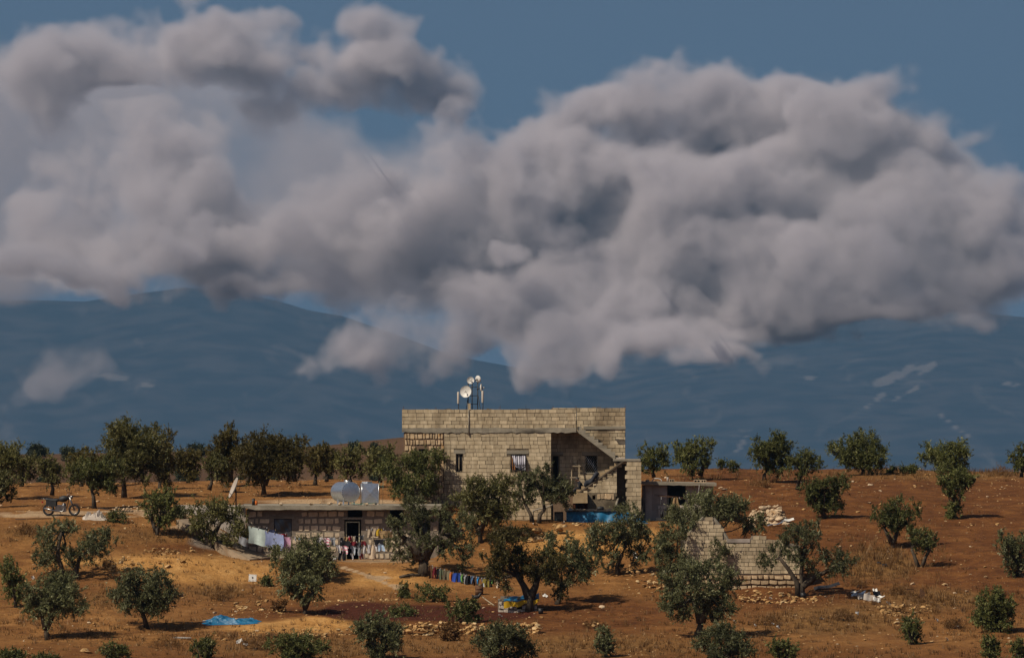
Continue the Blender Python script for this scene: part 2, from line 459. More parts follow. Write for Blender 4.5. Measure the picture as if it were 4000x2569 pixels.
GZ = np.where((np.abs(GXX) < 60) & (GYY > -80) & (GYY < 70), GZ, GZ_raw)
GU_ = 2000 + GXX / np.maximum(GYY + 400, 50) * FPX
GV_ = 1284.5 - FPX * ((GZ - CAM.z) / np.maximum(GYY + 400, 50) - PITCH)
def pblob(u, v, ru, rv, U=None, V=None):
    U = GU_ if U is None else U; V = GV_ if V is None else V
    return np.exp(-(((U - u) / ru) ** 2 + ((V - v) / rv) ** 2))
# dirt mounds and spoil banks: (u, v, half width, depth in metres, height)
def mound(u, v, w, d, h):
    global GZ
    p = hit0(u, v)
    GZ = GZ + h * np.exp(-(((GXX - p.x) / w) ** 2 + ((GYY - p.y) / d) ** 2))
import bisect
GXl, GYl = GX.tolist(), GY.tolist()
def gz(x, y):
    i = min(max(bisect.bisect_left(GXl, x) - 1, 0), len(GXl) - 2); j = min(max(bisect.bisect_left(GYl, y) - 1, 0), len(GYl) - 2)
    f = (x - GX[i]) / (GX[i + 1] - GX[i]); g = (y - GY[j]) / (GY[j + 1] - GY[j])
    return float((GZ[i, j] * (1 - f) + GZ[i + 1, j] * f) * (1 - g) + (GZ[i, j + 1] * (1 - f) + GZ[i + 1, j + 1] * f) * g)
def hit0(u, v, y0=-60.0):
    """where the ray of a photograph pixel meets the ground"""
    a, b = (u - 2000.0) / FPX, (1284.5 - v) / FPX
    dy, dz = CP - b * SP, SP + b * CP
    def under(y):
        t = (y + 400.0) / dy
        return gz(a * t, y) >= CAM.z + dz * t
    y = y0
    while y < 90 and not under(y):
        y += .6
    if y >= 90:
        p = at(u, v, 40.0)
        return Vector((p.x, 40.0, gz(p.x, 40.0)))
    lo, hi = y - .6, y
    for _ in range(7):
        m = (lo + hi) / 2
        if under(m): hi = m
        else: lo = m
    p = at(u, v, hi)
    return Vector((p.x, hi, gz(p.x, hi)))
hit = hit0
for a in ((780,2205,3.2,1.6,.45),(600,2260,2.5,1.5,.35),(1240,2440,1.7,1.0,.42),(1050,2455,1.6,.8,.22),(1735,1935,.9,.9,.30),(2300,2110,2.2,1.2,.25),(3100,2060,1.5,1.0,.3),(250,2200,2.,1.2,.2),(3450,2400,4,1.5,.15),(950,2300,2,1.2,.15)):
    mound(*a)
calm = np.clip(1 - 1.0 * ((GU_ > 940) & (GU_ < 1720) & (GYY > -12) & (GYY < 0)), .12, 1)
near = ((np.abs(GXX) < 60) & (GYY > -80) & (GYY < 60))
GZ = GZ + np.where(near, calm * (.085 * fbm2(GXX, GYY, 3.1, 3, 61) + .05 * fbm2(GXX, GYY, 1.0, 3, 71)), np.where(GYY > 100, fbm2(GXX, GYY, 60, 4, 81) * .35 * (GYY < 3000), 0))
GV_ = 1284.5 - FPX * ((GZ - CAM.z) / np.maximum(GYY + 400, 50) - PITCH)

def make_ground():
    m, t, b = new_mat('hillside_soil', .95, .12)
    L = t.links.new
    tc = t.nodes.new('ShaderNodeTexCoord')
    def noise(scale, detail=6, rough=.6, st=None):
        n = t.nodes.new('ShaderNodeTexNoise'); n.inputs['Scale'].default_value = scale; n.inputs['Detail'].default_value = detail; n.inputs['Roughness'].default_value = rough
        if st:
            mp = t.nodes.new('ShaderNodeMapping'); mp.inputs['Scale'].default_value = st; L(tc.outputs['Object'], mp.inputs[0]); L(mp.outputs[0], n.inputs['Vector'])
        else:
            L(tc.outputs['Object'], n.inputs['Vector'])
        return n.outputs['Fac']
    def ramp(f, stops):
        r = t.nodes.new('ShaderNodeValToRGB')
        while len(r.color_ramp.elements) < len(stops):
            r.color_ramp.elements.new(.5)
        for e, (p, c) in zip(r.color_ramp.elements, stops):
            e.position = p; e.color = (*c, 1)
        L(f, r.inputs[0]); return r.outputs[0]
    def mix(fac, a, c, const=None):
        x = t.nodes.new('ShaderNodeMix'); x.data_type = 'RGBA'
        L(fac, x.inputs[0]); L(a, x.inputs[6])
        if const: x.inputs[7].default_value = (*const, 1)
        else: L(c, x.inputs[7])
        return x.outputs[2]
    def attr(nm):
        a = t.nodes.new('ShaderNodeAttribute'); a.attribute_name = nm; return a.outputs['Fac']
    def mask(nm, scale, soft=.25):
        """soil-type mask with a ragged border"""
        s = t.nodes.new('ShaderNodeMath'); s.operation = 'ADD'; L(attr(nm), s.inputs[0])
        q = t.nodes.new('ShaderNodeMapRange'); q.inputs[3].default_value = -.28; q.inputs[4].default_value = .28; L(noise(scale, 5), q.inputs[0]); L(q.outputs[0], s.inputs[1])
        r = t.nodes.new('ShaderNodeMapRange'); r.inputs[1].default_value = .45 - soft; r.inputs[2].default_value = .45 + soft; L(s.outputs[0], r.inputs[0])
        return r.outputs[0]
    base = ramp(noise(.5, 12, .74), [(.27, (.075, .029, .009)), (.44, (.165, .072, .021)), (.57, (.25, .117, .036)), (.74, (.38, .205, .075))])
    dark = ramp(noise(.8, 12, .74), [(.28, (.052, .018, .006)), (.48, (.115, .043, .0125)), (.6, (.165, .066, .019)), (.76, (.29, .135, .045))])
    sand = ramp(noise(1.1, 11, .72), [(.27, (.21, .098, .026)), (.48, (.37, .185, .055)), (.72, (.50, .28, .10))])
    road = ramp(noise(1.5, 7, .6), [(.3, (.30, .19, .105)), (.7, (.42, .29, .17))])
    grass = ramp(noise(3., 8, .7, (1, .5, 1)), [(.32, (.10, .045, .014)), (.55, (.19, .095, .030)), (.75, (.27, .15, .055))])
    till = ramp(noise(2.5, 8, .7), [(.3, (.040, .011, .0055)), (.7, (.080, .022, .010))])
    far = ramp(noise(.05, 8, .65), [(.3, (.055, .030, .017)), (.7, (.11, .062, .033))])
    grey = ramp(noise(2.0, 6), [(.3, (.16, .125, .095)), (.7, (.23, .18, .14))])
    c = base
    c = mix(mask('dark_soil', .5), c, dark)
    pt = t.nodes.new('ShaderNodeMapRange'); pt.inputs[1].default_value = .53; pt.inputs[2].default_value = .66; pt.inputs[4].default_value = .75; L(noise(.33, 10, .7, (1, .55, 1)), pt.inputs[0])
    c = mix(pt.outputs[0], c, dark)
    c = mix(mask('dry_grass', .8), c, grass)
    c = mix(mask('sand', .9, .2), c, sand)
    c = mix(mask('road', .9, .15), c, road)
    c = mix(mask('tilled', .8, .12), c, till)
    c = mix(mask('grey', .8, .15), c, grey)
    c = mix(attr('far'), c, far)
    cl = t.nodes.new('ShaderNodeMapRange'); cl.inputs[1].default_value = .56; cl.inputs[2].default_value = .70; cl.inputs[4].default_value = .7; L(noise(7.5, 6, .7), cl.inputs[0])
    c = mix(cl.outputs[0], c, None, (.055, .022, .008))
    # pebbles and crumbs too small to build
    vo = t.nodes.new('ShaderNodeTexVoronoi'); vo.inputs['Scale'].default_value = 4.2; L(tc.outputs['Object'], vo.inputs['Vector'])
    peb = t.nodes.new('ShaderNodeMapRange'); peb.inputs[1].default_value = .16; peb.inputs[2].default_value = .10; L(vo.outputs['Distance'], peb.inputs[0])
    pn = t.nodes.new('ShaderNodeMapRange'); pn.inputs[1].default_value = .5; pn.inputs[2].default_value = .62; L(noise(.9, 4), pn.inputs[0])
    pm = t.nodes.new('ShaderNodeMath'); pm.operation = 'MULTIPLY'; L(peb.outputs[0], pm.inputs[0]); L(pn.outputs[0], pm.inputs[1])
    c = mix(pm.outputs[0], c, None, (.42, .27, .13))
    L(c, b.inputs['Base Color'])
    bp = t.nodes.new('ShaderNodeBump'); bp.inputs['Strength'].default_value = 1.0; bp.inputs['Distance'].default_value = .16
    ad = t.nodes.new('ShaderNodeMath'); ad.operation = 'ADD'; L(noise(3.2, 9, .72), ad.inputs[0]); L(pm.outputs[0], ad.inputs[1]); L(ad.outputs[0], bp.inputs['Height'])
    L(bp.outputs[0], b.inputs['Normal'])
    o = grid_mesh('ground', GX, GY, GZ, m)
    o['kind'] = 'structure'; o['label'] = 'dry stony orange hillside with tilled patches'; o['category'] = 'hillside'
    U, V = GU_, GV_
    M = {}
    M['dark_soil'] = np.clip(1.05 * sstep(2420, 3150, U + 160 * fbm2(GXX, GYY, 9, 3, 301)) * sstep(2520, 2250, V + 50 * fbm2(GXX, GYY, 7, 3, 311)) + 1.0 * pblob(1500, 2400, 700, 60) + .7 * pblob(200, 2300, 260, 60) + .8 * pblob(2300, 2400, 500, 90) + .7 * sstep(2460, 2569, V) * .8 + .9*pblob(700,2140,160,26) , 0, 1)
    M['dry_grass'] = np.clip(pblob(3430, 2200, 170, 70) + .9 * pblob(3650, 2340, 260, 45) + pblob(3250, 2420, 300, 60) + .8 * pblob(1250, 2520, 500, 50) + .7 * pblob(450, 2340, 180, 40) + .8 * pblob(850, 2300, 150, 40) + .8 * pblob(3700, 1850, 500, 30) + .6 * pblob(600, 2090, 250, 40) + .8 * pblob(2300, 2520, 500, 50) + .7*pblob(150,2080,200,40), 0, 1)
    M['sand'] = np.clip(1.1 * pblob(830, 2230, 260, 55) + 1.6 * pblob(1230, 2438, 130, 28) + 1.4 * pblob(1040, 2450, 150, 18) + 1.1 * pblob(2250, 2130, 220, 60) + .7 * pblob(560, 2200, 200, 40) + .8 * pblob(1500, 2260, 180, 50) + pblob(250, 2190, 150, 12) + .8 * pblob(2520, 2090, 90, 30), 0, 1)
    M['road'] = np.clip((.62 + .4 * fbm2(GXX, GYY, 1.6, 3, 401)) * sstep(2026, 2014, V + 5 * fbm2(GXX, GYY, 2.2, 3, 411)) * sstep(1986, 1996, V + 5 * fbm2(GXX, GYY, 2.2, 3, 421)) * (U < 760) + pblob(760, 2060, 100, 14) + .95 * pblob(1300, 1958, 330, 12) + 1.0 * pblob(1560, 2290, 30, 12) + pblob(1480, 2255, 60, 8) + .7 * pblob(1500, 2190, 250, 8), 0, 1)
    for (a0, b0, a1, b1, w) in ((1330, 2212, 1440, 2246, 9), (1440, 2246, 1560, 2300, 10), (1560, 2300, 1585, 2325, 9)):   # trodden path
        s_ = np.clip(((U - a0) * (a1 - a0) + (V - b0) * (b1 - b0)) / ((a1 - a0) ** 2 + (b1 - b0) ** 2), 0, 1)
        M['road'] = np.maximum(M['road'], np.exp(-(np.hypot(U - a0 - s_ * (a1 - a0), (V - b0 - s_ * (b1 - b0)) * 1.6) / w) ** 2))
    M['tilled'] = np.clip(1.15 * pblob(1620, 2392, 330, 30) + .9 * pblob(1400, 2380, 110, 32) + .9 * pblob(1900, 2400, 180, 25), 0, 1)
    M['grey'] = np.clip(1.2 * pblob(830, 2110, 90, 34) * sstep(-12, -9, GYY) + pblob(1740, 1935, 70, 30) * (GYY > -2.2), 0, 1)
    M['far'] = sstep(60, 140, GYY)
    for nm, A in M.items():
        a = o.data.attributes.new(nm, 'FLOAT', 'POINT'); a.data.foreach_set('value', A.astype(np.float32).ravel())
    return o
GROUND = make_ground()
# ---------------------------------------------------------------- the block house
BOX = [MB().box((-.5, -.5, -.5), (.5, .5, .5), 0, .012).mesh('block', M_block) for _ in range(8)]
STN = [stone_mesh('stone', 100 + k, M_stone, 1.0, True) for k in range(8)]
STN2 = [stone_mesh('stone', 140 + k, M_stone2, 1.0, True) for k in range(8)]
ROCK = [stone_mesh('rock', 180 + k, M_rock, .72) for k in range(10)]
ROCKP = [stone_mesh('rock', 220 + k, M_rockpale, .8) for k in range(8)]
ROCKQ = [stone_mesh('rock', 260 + k, M_rock, .8, True) for k in range(8)]
def put(name, me, parent, loc, scale, rot=(0, 0, 0)):
    o = bpy.data.objects.new(name, me); COL.objects.link(o); o.parent = parent
    o.location = loc; o.scale = scale; o.rotation_euler = rot
    return o
def cut_rects(x0, x1, z0, z1, holes):
    """rectangles that remain of a wall after cutting openings (x0, x1, z0, z1)"""
    xs = sorted({x0, x1, *[min(max(h[k], x0), x1) for h in holes for k in (0, 1)]})
    out = []
    for a, b in zip(xs, xs[1:]):
        if b - a < 1e-4: continue
        hs = sorted([(max(h[2], z0), min(h[3], z1)) for h in holes if h[0] <= a + 1e-5 and h[1] >= b - 1e-5])
        z = z0
        for lo, hi in hs:
            if lo > z + 1e-4: out.append((a, b, z, lo))
            z = max(z, hi)
        if z < z1 - 1e-4: out.append((a, b, z, z1))
    return out
class Budget:
    def __init__(s, n): s.n = n
def blocks(parent, budget, x0, x1, z0, z1, yf, holes=(), ch=.2, bl=.41, depth=.16, inside=None, mass=None, ragged=0.0):
    """courses of blocks whose faces lie at yf (facing the camera); the rest goes into mass"""
    n = max(1, round((z1 - z0) / ch)); h = (z1 - z0) / n
    for i in range(n - 1, -1, -1):
        za, zb = z0 + i * h, z0 + (i + 1) * h
        x = x0 - (R.uniform(.05, .35) if i % 2 else R.uniform(.2, .4) * .3)
        while x < x1 - .02:
            w = bl * R.uniform(.94, 1.06) if R.random() > .12 else bl * R.uniform(.35, .7)
            a, b = max(x, x0), min(x + w, x1); x += w
            if b - a < .05: continue
            segs = [(a, b)]
            for (h0, h1, h2, h3) in holes:
                if h2 < zb - .06 and h3 > za + .06:
                    segs = [q for s in segs for q in ((s[0], min(s[1], h0)), (max(s[0], h1), s[1])) if q[1] - q[0] > .04]
            for (a2, b2) in segs:
                if inside and not inside((a2 + b2) / 2, (za + zb) / 2): continue
                g = R.uniform(.014, .028)
                loc = ((a2 + b2) / 2, yf + depth / 2 + R.uniform(-.008, .008), (za + zb) / 2 + R.uniform(-.006, .006))
                sc = (b2 - a2 - g, depth, h - g)
                if budget.n > 0:
                    budget.n -= 1
                    put('block', R.choice(BOX), parent, loc, sc, (R.uniform(-.01, .01), R.uniform(-.012, .012), R.uniform(-.012, .012)))
                elif mass is not None:
                    mass.append((loc, sc))
def block_mass(mass, parent, name='block_courses'):
    """blocks past the limit: real boxes joined into one part, each with its own tone"""
    if not mass: return
    cube = np.array([[x, y, z] for z in (-.5, .5) for (x, y) in ((-.5, -.5), (.5, -.5), (.5, .5), (-.5, .5))])
    F = np.array([(0, 3, 2, 1), (4, 5, 6, 7), (0, 1, 5, 4), (1, 2, 6, 5), (2, 3, 7, 6), (3, 0, 4, 7)])
    V = np.concatenate([cube * np.array(s) + np.array(l) for l, s in mass]); Q = np.concatenate([F + 8 * k for k in range(len(mass))])
    me = quick_mesh(name, V, Q); me.materials.append(M_block_mass)
    a = me.attributes.new('tone', 'FLOAT', 'POINT'); a.data.foreach_set('value', np.repeat(np.random.default_rng(3).uniform(.78, 1.22, len(mass)), 8).astype(np.float32))
    o = link(name, me, parent); o['kind'] = 'stuff'; return o
M_block_mass = ramp_mat('concrete_block_tones', (.33, .255, .160), (.49, .395, .265), 3.2, bump=.5, bscale=40, c3=(.19, .14, .085), c3scale=.55, coord='World', stretch=(1.3, 1, .55))
def _tone(m):
    t = m.node_tree; b = t.nodes['Principled BSDF']; src = b.inputs['Base Color'].links[0].from_socket
    a = t.nodes.new('ShaderNodeAttribute'); a.attribute_name = 'tone'
    v = t.nodes.new('ShaderNodeVectorMath'); v.operation = 'SCALE'; t.links.new(src, v.inputs[0]); t.links.new(a.outputs['Fac'], v.inputs['Scale']); t.links.new(v.outputs[0], b.inputs['Base Color'])
_tone(M_block_mass)
def stones(parent, x0, x1, z0, z1, yf, rows, sw, meshes, holes=(), depth=.16, inside=None, name='stone', gap=.045, tall=False):
    h = (z1 - z0) / rows
    for i in range(rows):
        za, zb = z0 + i * h, z0 + (i + 1) * h
        x = x0 + R.uniform(0, .06)
        while x < x1 - .05:
            w = sw * R.uniform(.6, 1.35); b = min(x + w, x1)
            if b - x > .06 and not any(h0 < b - .03 and h1 > x + .03 and h2 < zb - .03 and h3 > za + .03 for (h0, h1, h2, h3) in holes):
                cx, cz = (x + b) / 2, (za + zb) / 2
                if inside is None or inside(cx, cz):
                    hh = (h - gap) * R.uniform(.74, 1.0)
                    put(name, R.choice(meshes), parent, (cx, yf + depth * .30, cz + R.uniform(-.02, .02)), ((b - x - gap) * 1.12, depth, hh * 1.12), (0, R.uniform(-.12, .12), 0))
            x = b
def X(u, y=0.0): return at(u, 1930, y).x
def Zp(v, y=0.0): return at(2000, v, y).z
def core(parent, name, x0, x1, z0, z1, y0, y1, holes, mat):
    m = MB()
    for (a, b, c, d) in cut_rects(x0, x1, z0, z1, holes): m.box((a, y0, c), (b, y1, d))
    return m.build(name, mat, parent)

def make_house():
    H = thing('block_house', 'two-storey-high unfinished grey concrete block house with rooftop parapet and outside stairs', 'house', px(2000, 1930))
    o = H.location.copy()
    bud = Budget(300); mass = []
    def at0(p):  # children are given in world coordinates relative to the house
        return p
    H.location = (0, 0, 0)
    xl, xs, xm, xr = X(1577), X(1735), X(2153), X(2444)
    zt, zs = Zp(1598), Zp(1679)
    zb = Zp(2045)
    # openings in the front wall
    w1 = (X(1781), X(1809), Zp(1842), Zp(1771)); w2 = (X(1995), X(2055), Zp(1842), Zp(1772)); w0 = (X(1635), X(1672), Zp(1850), Zp(1752))
    fw = core(H, 'front_wall', xs, xm, zb, zs - .14, .02, .22, [w1, w2], M_mortar)
    pp = core(H, 'parapet', X(1572), X(2252), zs + .10, Zp(1600), .00, .18, [], M_mortar)
    # parapet blocks, then a short raised course over the stair
    blocks(pp, bud, X(1570), X(2252), zs + .10, zt, -.02, mass=mass, ch=.193, depth=.22)
    blocks(pp, bud, X(2158), X(2252), zt + .005, Zp(1592), -.02, mass=mass, ch=.12, depth=.2)
    for k in range(9):
        u_ = R.choice([1590, 1660, 1745, 1800, 1905, 1960, 2030, 2100, 2140, 2200, 2330, 2400, 2430]) + R.uniform(-14, 14)
        MB().box((X(u_) - R.uniform(.06, .16), .0, Zp(1599) if u_ < 2150 else Zp(1592)), (X(u_) + R.uniform(.06, .16), .15, (Zp(1599) if u_ < 2150 else Zp(1592)) + R.uniform(.015, .05)), 0, .008).build('mortar_lump', M_mortar, pp)
    for u_ in (1574, 1700, 1950, 2156, 2250, 2440):
        for k in range(2):
            x = X(u_) + .05 * k; MB().tube([(x, .08, Zp(1604)), (x + R.uniform(-.03, .03), .08, Zp(1604) + R.uniform(.12, .3))], .008, 4).build('steel_rod', M_rust, pp)
    lint = [(w1[0] - .1, w1[1] + .1, w1[3], w1[3] + .2), (X(1980), X(2065), w2[3], w2[3] + .19)]
    blocks(fw, bud, xs, xm, zb, zs - .14, 0.0, [w1, w2] + lint, mass=mass, ch=.2025)
    m = MB().box((lint[1][0], -.012, lint[1][2]), (lint[1][1], .2, lint[1][3] - .01)); m.build('lintel', M_slab, H)
    m = MB().box((lint[0][0], -.006, lint[0][2]), (lint[0][1], .2, lint[0][3] - .01)); m.build('lintel', M_slab, H)
    # roof slab edge: ragged cast concrete under the parapet
    m = MB()
    n = 46
    def slab_edge(x0, x1, z0, z1, yf, jit):
        vs = []
        for i in range(n + 1):
            x = x0 + (x1 - x0) * i / n
            a = R.uniform(-jit, jit); c = R.uniform(-jit, jit)
            vs += [(x, yf + R.uniform(-.02, .01), z1 + a * .6), (x, yf + R.uniform(-.01, .015), z0 + c), (x, yf + .3, z0 + c), (x, yf + .3, z1 + a * .6)]
        fs = []
        for i in range(n):
            q = i * 4
            for k in range(4):
                fs.append((q + k, q + 4 + k, q + 4 + (k + 1) % 4, q + (k + 1) % 4))
        fs += [(0, 1, 2, 3), (n * 4 + 3, n * 4 + 2, n * 4 + 1, n * 4)]
        m.add(vs, fs)
    slab_edge(X(1570), X(2252), zs - .13, zs + .11, -.035, .035)
    m.build('roof_slab_edge', M_slab, H)
    m = MB().box((xl + .05, .3, zs - .12), (X(2250), 7.0, zs + .05)).box((X(2250), 1.3, zs - .12), (xr - .05, 7.0, zs + .05)); m.build('roof_slab', M_slab, H)
    # side, back walls and partition walls that keep the rooms dark
    m = MB().box((xl, .3, zb), (xl + .2, 7, zs - .12)).box((xr - .2, 1.35, zb - 1), (xr, 7, Zp(1592))).box((xl, 6.8, zb), (xr, 7, zs - .12)).box((xm - .2, .22, zb), (xm, 1.1, zs - .12))
    m.box((xl, 3.2, zb), (xm, 3.4, zs - .12)).box((xl, .25, -.05), (xr, 6.9, .06)).box((X(1570), 6.85, zs - .1), (xr, 7.05, zt)).box((X(1570), .2, zs), (X(1570) + .18, 6.8, zt)).box((xm - .2, 3.0, zb), (xr, 3.2, zs - .12))
    m.build('inner_walls', M_mortar, H)
    # stone facing at the left end
    sp = core(H, 'stone_panel', xl, xs, zb, zs - .13, .03, .25, [w0], M_stone_mortar)
    stones(sp, xl, xs, Zp(1975), zs - .17, 0.02, 12, .185, STN, [w0], .16, gap=.06)
    # windows
    def window(w, name, bars, yb=.12):
        wd = MB()
        for a, b in (((w[0], w[2]), (w[0] + .04, w[3])), ((w[1] - .04, w[2]), (w[1], w[3])), ((w[0] + .04, w[3] - .04), (w[1] - .04, w[3])), ((w[0] + .04, w[2]), (w[1] - .04, w[2] + .04))):
            wd.box((a[0], yb - .02, a[1]), (b[0], yb + .03, b[1]))
        f = wd.build(name, M_wood, H)
        for k in range(bars):
            x = w[0] + (w[1] - w[0]) * (k + 1) / (bars + 1)
            MB().tube([(x, yb - .03, w[2] + .02), (x, yb - .03, w[3] - .02)], .012, 6).build('bar', M_iron, f)
        MB().box((w[0] + .04, yb + .05, w[2] + .04), (w[1] - .04, yb + .06, w[3] - .04)).build('pane', M_dark, f)
        return f
    f1 = window(w1, 'window', 3)
    MB().box((w1[0] + .12, .105, w1[2] + .05), (w1[0] + .2, .14, w1[3] - .05)).build('shutter', M_wood, f1)
    f2 = window(w2, 'window', 0)
    window(w0, 'window', 2)
    # bellied window grille with an old curtain blown through it
    cx = (w2[0] + w2[1]) / 2
    g = MB()
    for k in range(8):
        x = w2[0] + .03 + (w2[1] - w2[0] - .06) * k / 7
        pts = []
        for j in range(8):
            t = j / 7
            pts.append((x, .05 - .32 * math.sin(min(1, t * 1.25) * math.pi * .62) * (t > 0), w2[3] - .02 - t * (w2[3] - w2[2]) * .98))
        pts.append((x, .05, w2[2] + .01))
        g.tube(pts, .011, 5)
    for t in (.05, .62, .9):
        yy = .05 - .32 * math.sin(min(1, t * 1.25) * math.pi * .62)
        z = w2[3] - .02 - t * (w2[3] - w2[2]) * .98
        g.tube([(w2[0] + .02, .05, z), (w2[0] + .02, yy, z), (w2[1] - .02, yy, z), (w2[1] - .02, .05, z)], .012, 5)
    g.build('window_grille', M_iron, H)
    m_curt = stripe_mat('striped_curtain', (.50, .48, .52), (.12, .11, .16), 26.0)
    def curtain(a, b):
        x = w2[0] + .06 + (w2[1] - w2[0] - .10) * (a * (1 - .28 * b) + .25 * b)
        t = b
        yy = .03 - .27 * math.sin(min(1, t * 1.2) * math.pi * .6) + .02 * math.sin(a * 22)
        return (x, yy, w2[3] - .06 - b * .62 - .05 * math.sin(a * 3))
    MB().sheet(curtain, 18, 10).build('curtain', m_curt, H)
    MB().sheet(lambda a, b: (w2[0] + .05 + .16 * a + .04 * b, .04 - .05 * math.sin(a * 9), w2[3] - .12 - .75 * b), 8, 6).build('brown_curtain', ramp_mat('brown_cloth', (.20, .08, .025), (.30, .13, .045), 6), H)
    MB().sheet(lambda a, b: (w2[0] + .42 + .34 * a, -.20 - .04 * math.sin(a * 6 + b * 2), w2[3] - .60 - .26 * b - .08 * a * b + .10 * a), 8, 6).build('grey_cloth', ramp_mat('grey_cloth', (.14, .14, .15), (.32, .32, .35), 7), H)
    # porch and stair tower: a wall set back 1.1 m
    yb = 1.1
    d = (X(2157), X(2186), Zp(1925, yb), Zp(1776, yb)); w3 = (X(2285), X(2336), Zp(1848, yb), Zp(1776, yb))
    bw = core(H, 'porch_wall', xm, xr, zb, Zp(1594), yb + .02, yb + .22, [d, w3], M_mortar)
    blocks(bw, bud, X(2252), xr, Zp(1690), Zp(1592), yb, mass=mass, ch=.2025)
    slot = (X(2290), X(2444), Zp(1688), Zp(1678))
    bl2 = [d, w3, (X(2150), X(2200), Zp(1776, yb), Zp(1764, yb)), (X(2275), X(2345), Zp(1776, yb), Zp(1763, yb))]
    blocks(bw, bud, xm, xr, Zp(1945), Zp(1690), yb, bl2, mass=mass, ch=.2025)
    for q in bl2[2:]:
        MB().box((q[0], yb - .012, q[2]), (q[1], yb + .1, q[3] - .01)).build('lintel', M_slab, H)
    # a projecting dark course over the tower
    MB().box((X(2280), yb - .05, Zp(1676)), (xr + .01, yb + .06, Zp(1664))).build('cornice', M_slab, H)
    # porch door frame and barred window
    dm = MB()
    for x in (d[0], d[1] - .05): dm.box((x, yb + .05, d[2]), (x + .05, yb + .13, d[3]))
    dm.box((d[0] + .05, yb + .05, d[3] - .05), (d[1] - .05, yb + .13, d[3]))
    dr = dm.build('door_frame', M_wood, H)
    MB().box((d[1] - .11, yb + .13, d[2]), (d[1] - .06, yb + .85, d[3] - .06)).build('door_leaf', M_iron, dr)
    wf = MB()
    for x in (w3[0], w3[1] - .04): wf.box((x, yb + .02, w3[2]), (x + .04, yb + .12, w3[3]))
    wf.box((w3[0] + .04, yb + .02, w3[2]), (w3[1] - .04, yb + .12, w3[2] + .04)).box((w3[0] + .04, yb + .02, w3[3] - .04), (w3[1] - .04, yb + .12, w3[3]))
    wfo = wf.build('window', M_slab, H)
    for k in range(-4, 8):   # slanting bars
        x0 = w3[0] + k * .105; pts = []
        zlo, zhi = w3[2] + .03, w3[3] - .03
        sl = .62
        xa, za, xb, zb2 = x0, zlo, x0 + (zhi - zlo) * sl, zhi
        if xa < w3[0] + .03: za += (w3[0] + .03 - xa) / sl; xa = w3[0] + .03
        if xb > w3[1] - .03: zb2 -= (xb - w3[1] + .03) / sl; xb = w3[1] - .03
        if za < zb2 - .05: MB().tube([(xa, yb + .03, za), (xb, yb + .03, zb2)], .010, 5).build('bar', M_galv, wfo)
    # upper stair flight: slab with steps, from the landing up to the roof
    p0 = (X(2403), Zp(1797)); p1 = (X(2255), Zp(1686))
    L = Vector((p1[0] - p0[0], 0, p1[1] - p0[1])); nrm = Vector((-L.z, 0, L.x)).normalized()
    if nrm.z < 0: nrm = -nrm
    t = .17
    poly = [p0, (p0[0] + .02, p0[1] + t * 1.15), (p1[0] + nrm.x * t, p1[1] + nrm.z * t), p1]
    st = MB().prism(poly, -.03, 1.02).build('stair_slab', M_slab, H)
    ns = 9
    for k in range(ns):
        a = k / ns; b = (k + 1) / ns
        xa, xb = p0[0] + L.x * a, p0[0] + L.x * b
        zl = p0[1] + L.z * a + .12
        zt_ = p0[1] + L.z * b + .27
        MB().prism([(xa, zl), (xb, zl + (L.z / ns)), (xb, zt_), (xa, zt_)], .04, 1.0).build('step', M_slab, st)
    # lower flight: sloping beam with steps, on a block wall, rising to the landing at the right
    yF = -1.1
    q0 = (X(2262, yF), Zp(1926, yF)); q1 = (X(2448, yF), Zp(1797, yF))
    D = (q1[0] - q0[0], q1[1] - q0[1])
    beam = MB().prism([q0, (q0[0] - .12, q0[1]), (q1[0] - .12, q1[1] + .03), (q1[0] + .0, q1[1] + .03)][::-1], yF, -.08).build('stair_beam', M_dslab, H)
    for k in range(10):
        a, b = k / 10, (k + 1) / 10
        xa, xb = q0[0] - .13 + D[0] * a, q0[0] - .13 + D[0] * b
        ztop = q0[1] + D[1] * b + .03; zlow = q0[1] + D[1] * a - .02
        MB().prism([(xa, zlow), (xb + .12, zlow), (xb + .12, ztop), (xa, ztop)], yF + .10 + .0 * k, -.09).build('step', M_step, beam)
    ln = MB().box((X(2396, yF), yF - .02, Zp(1800, yF)), (X(2502, yF), .9, Zp(1792, yF))); ln.build('landing', M_slab, H)
    MB().box((X(2409, yF), yF + .1, Zp(1792, yF)), (X(2440, yF), yF + .5, Zp(1786, yF)), .05).build('loose_slab', M_plaster2, H)
    # block wall under the flight, stepping under the beam
    def under(x, z):
        tt = (x - q0[0]) / D[0]
        return z < q0[1] + D[1] * tt - .16 and x < X(2408, yF)
    uw = core(H, 'stair_wall', X(2296, yF), X(2410, yF), Zp(2050, yF), Zp(1925, yF), yF + .12, -.1, [(X(2314, yF), X(2326, yF), Zp(1950, yF), Zp(1932, yF)), (X(2404, yF), X(2421, yF), Zp(1955, yF), Zp(1938, yF))], M_mortar)
    blocks(uw, bud, X(2296, yF), X(2410, yF), Zp(1925, yF), Zp(1800, yF), yF + .10, (), mass=mass, inside=under, depth=.9)
    stones(uw, X(2330, yF), X(2400, yF), Zp(1950, yF), Zp(1926, yF), yF + .12, 1, .3, STN, (), .16)
    MB().box((X(2410, yF), -.35, Zp(2050, yF)), (X(2446, yF), -.1, Zp(1800, yF))).build('recess_wall', M_dslab, H)  # shade under the landing is put into this wall's dark colour
    cw = core(H, 'corner_pier', X(2447, yF), X(2503, yF), Zp(2050, yF), Zp(1800, yF), yF + .04, .9, (), M_mortar)
    n = 13; z1 = Zp(1803, yF); z0 = Zp(2020, yF); h = (z1 - z0) / n
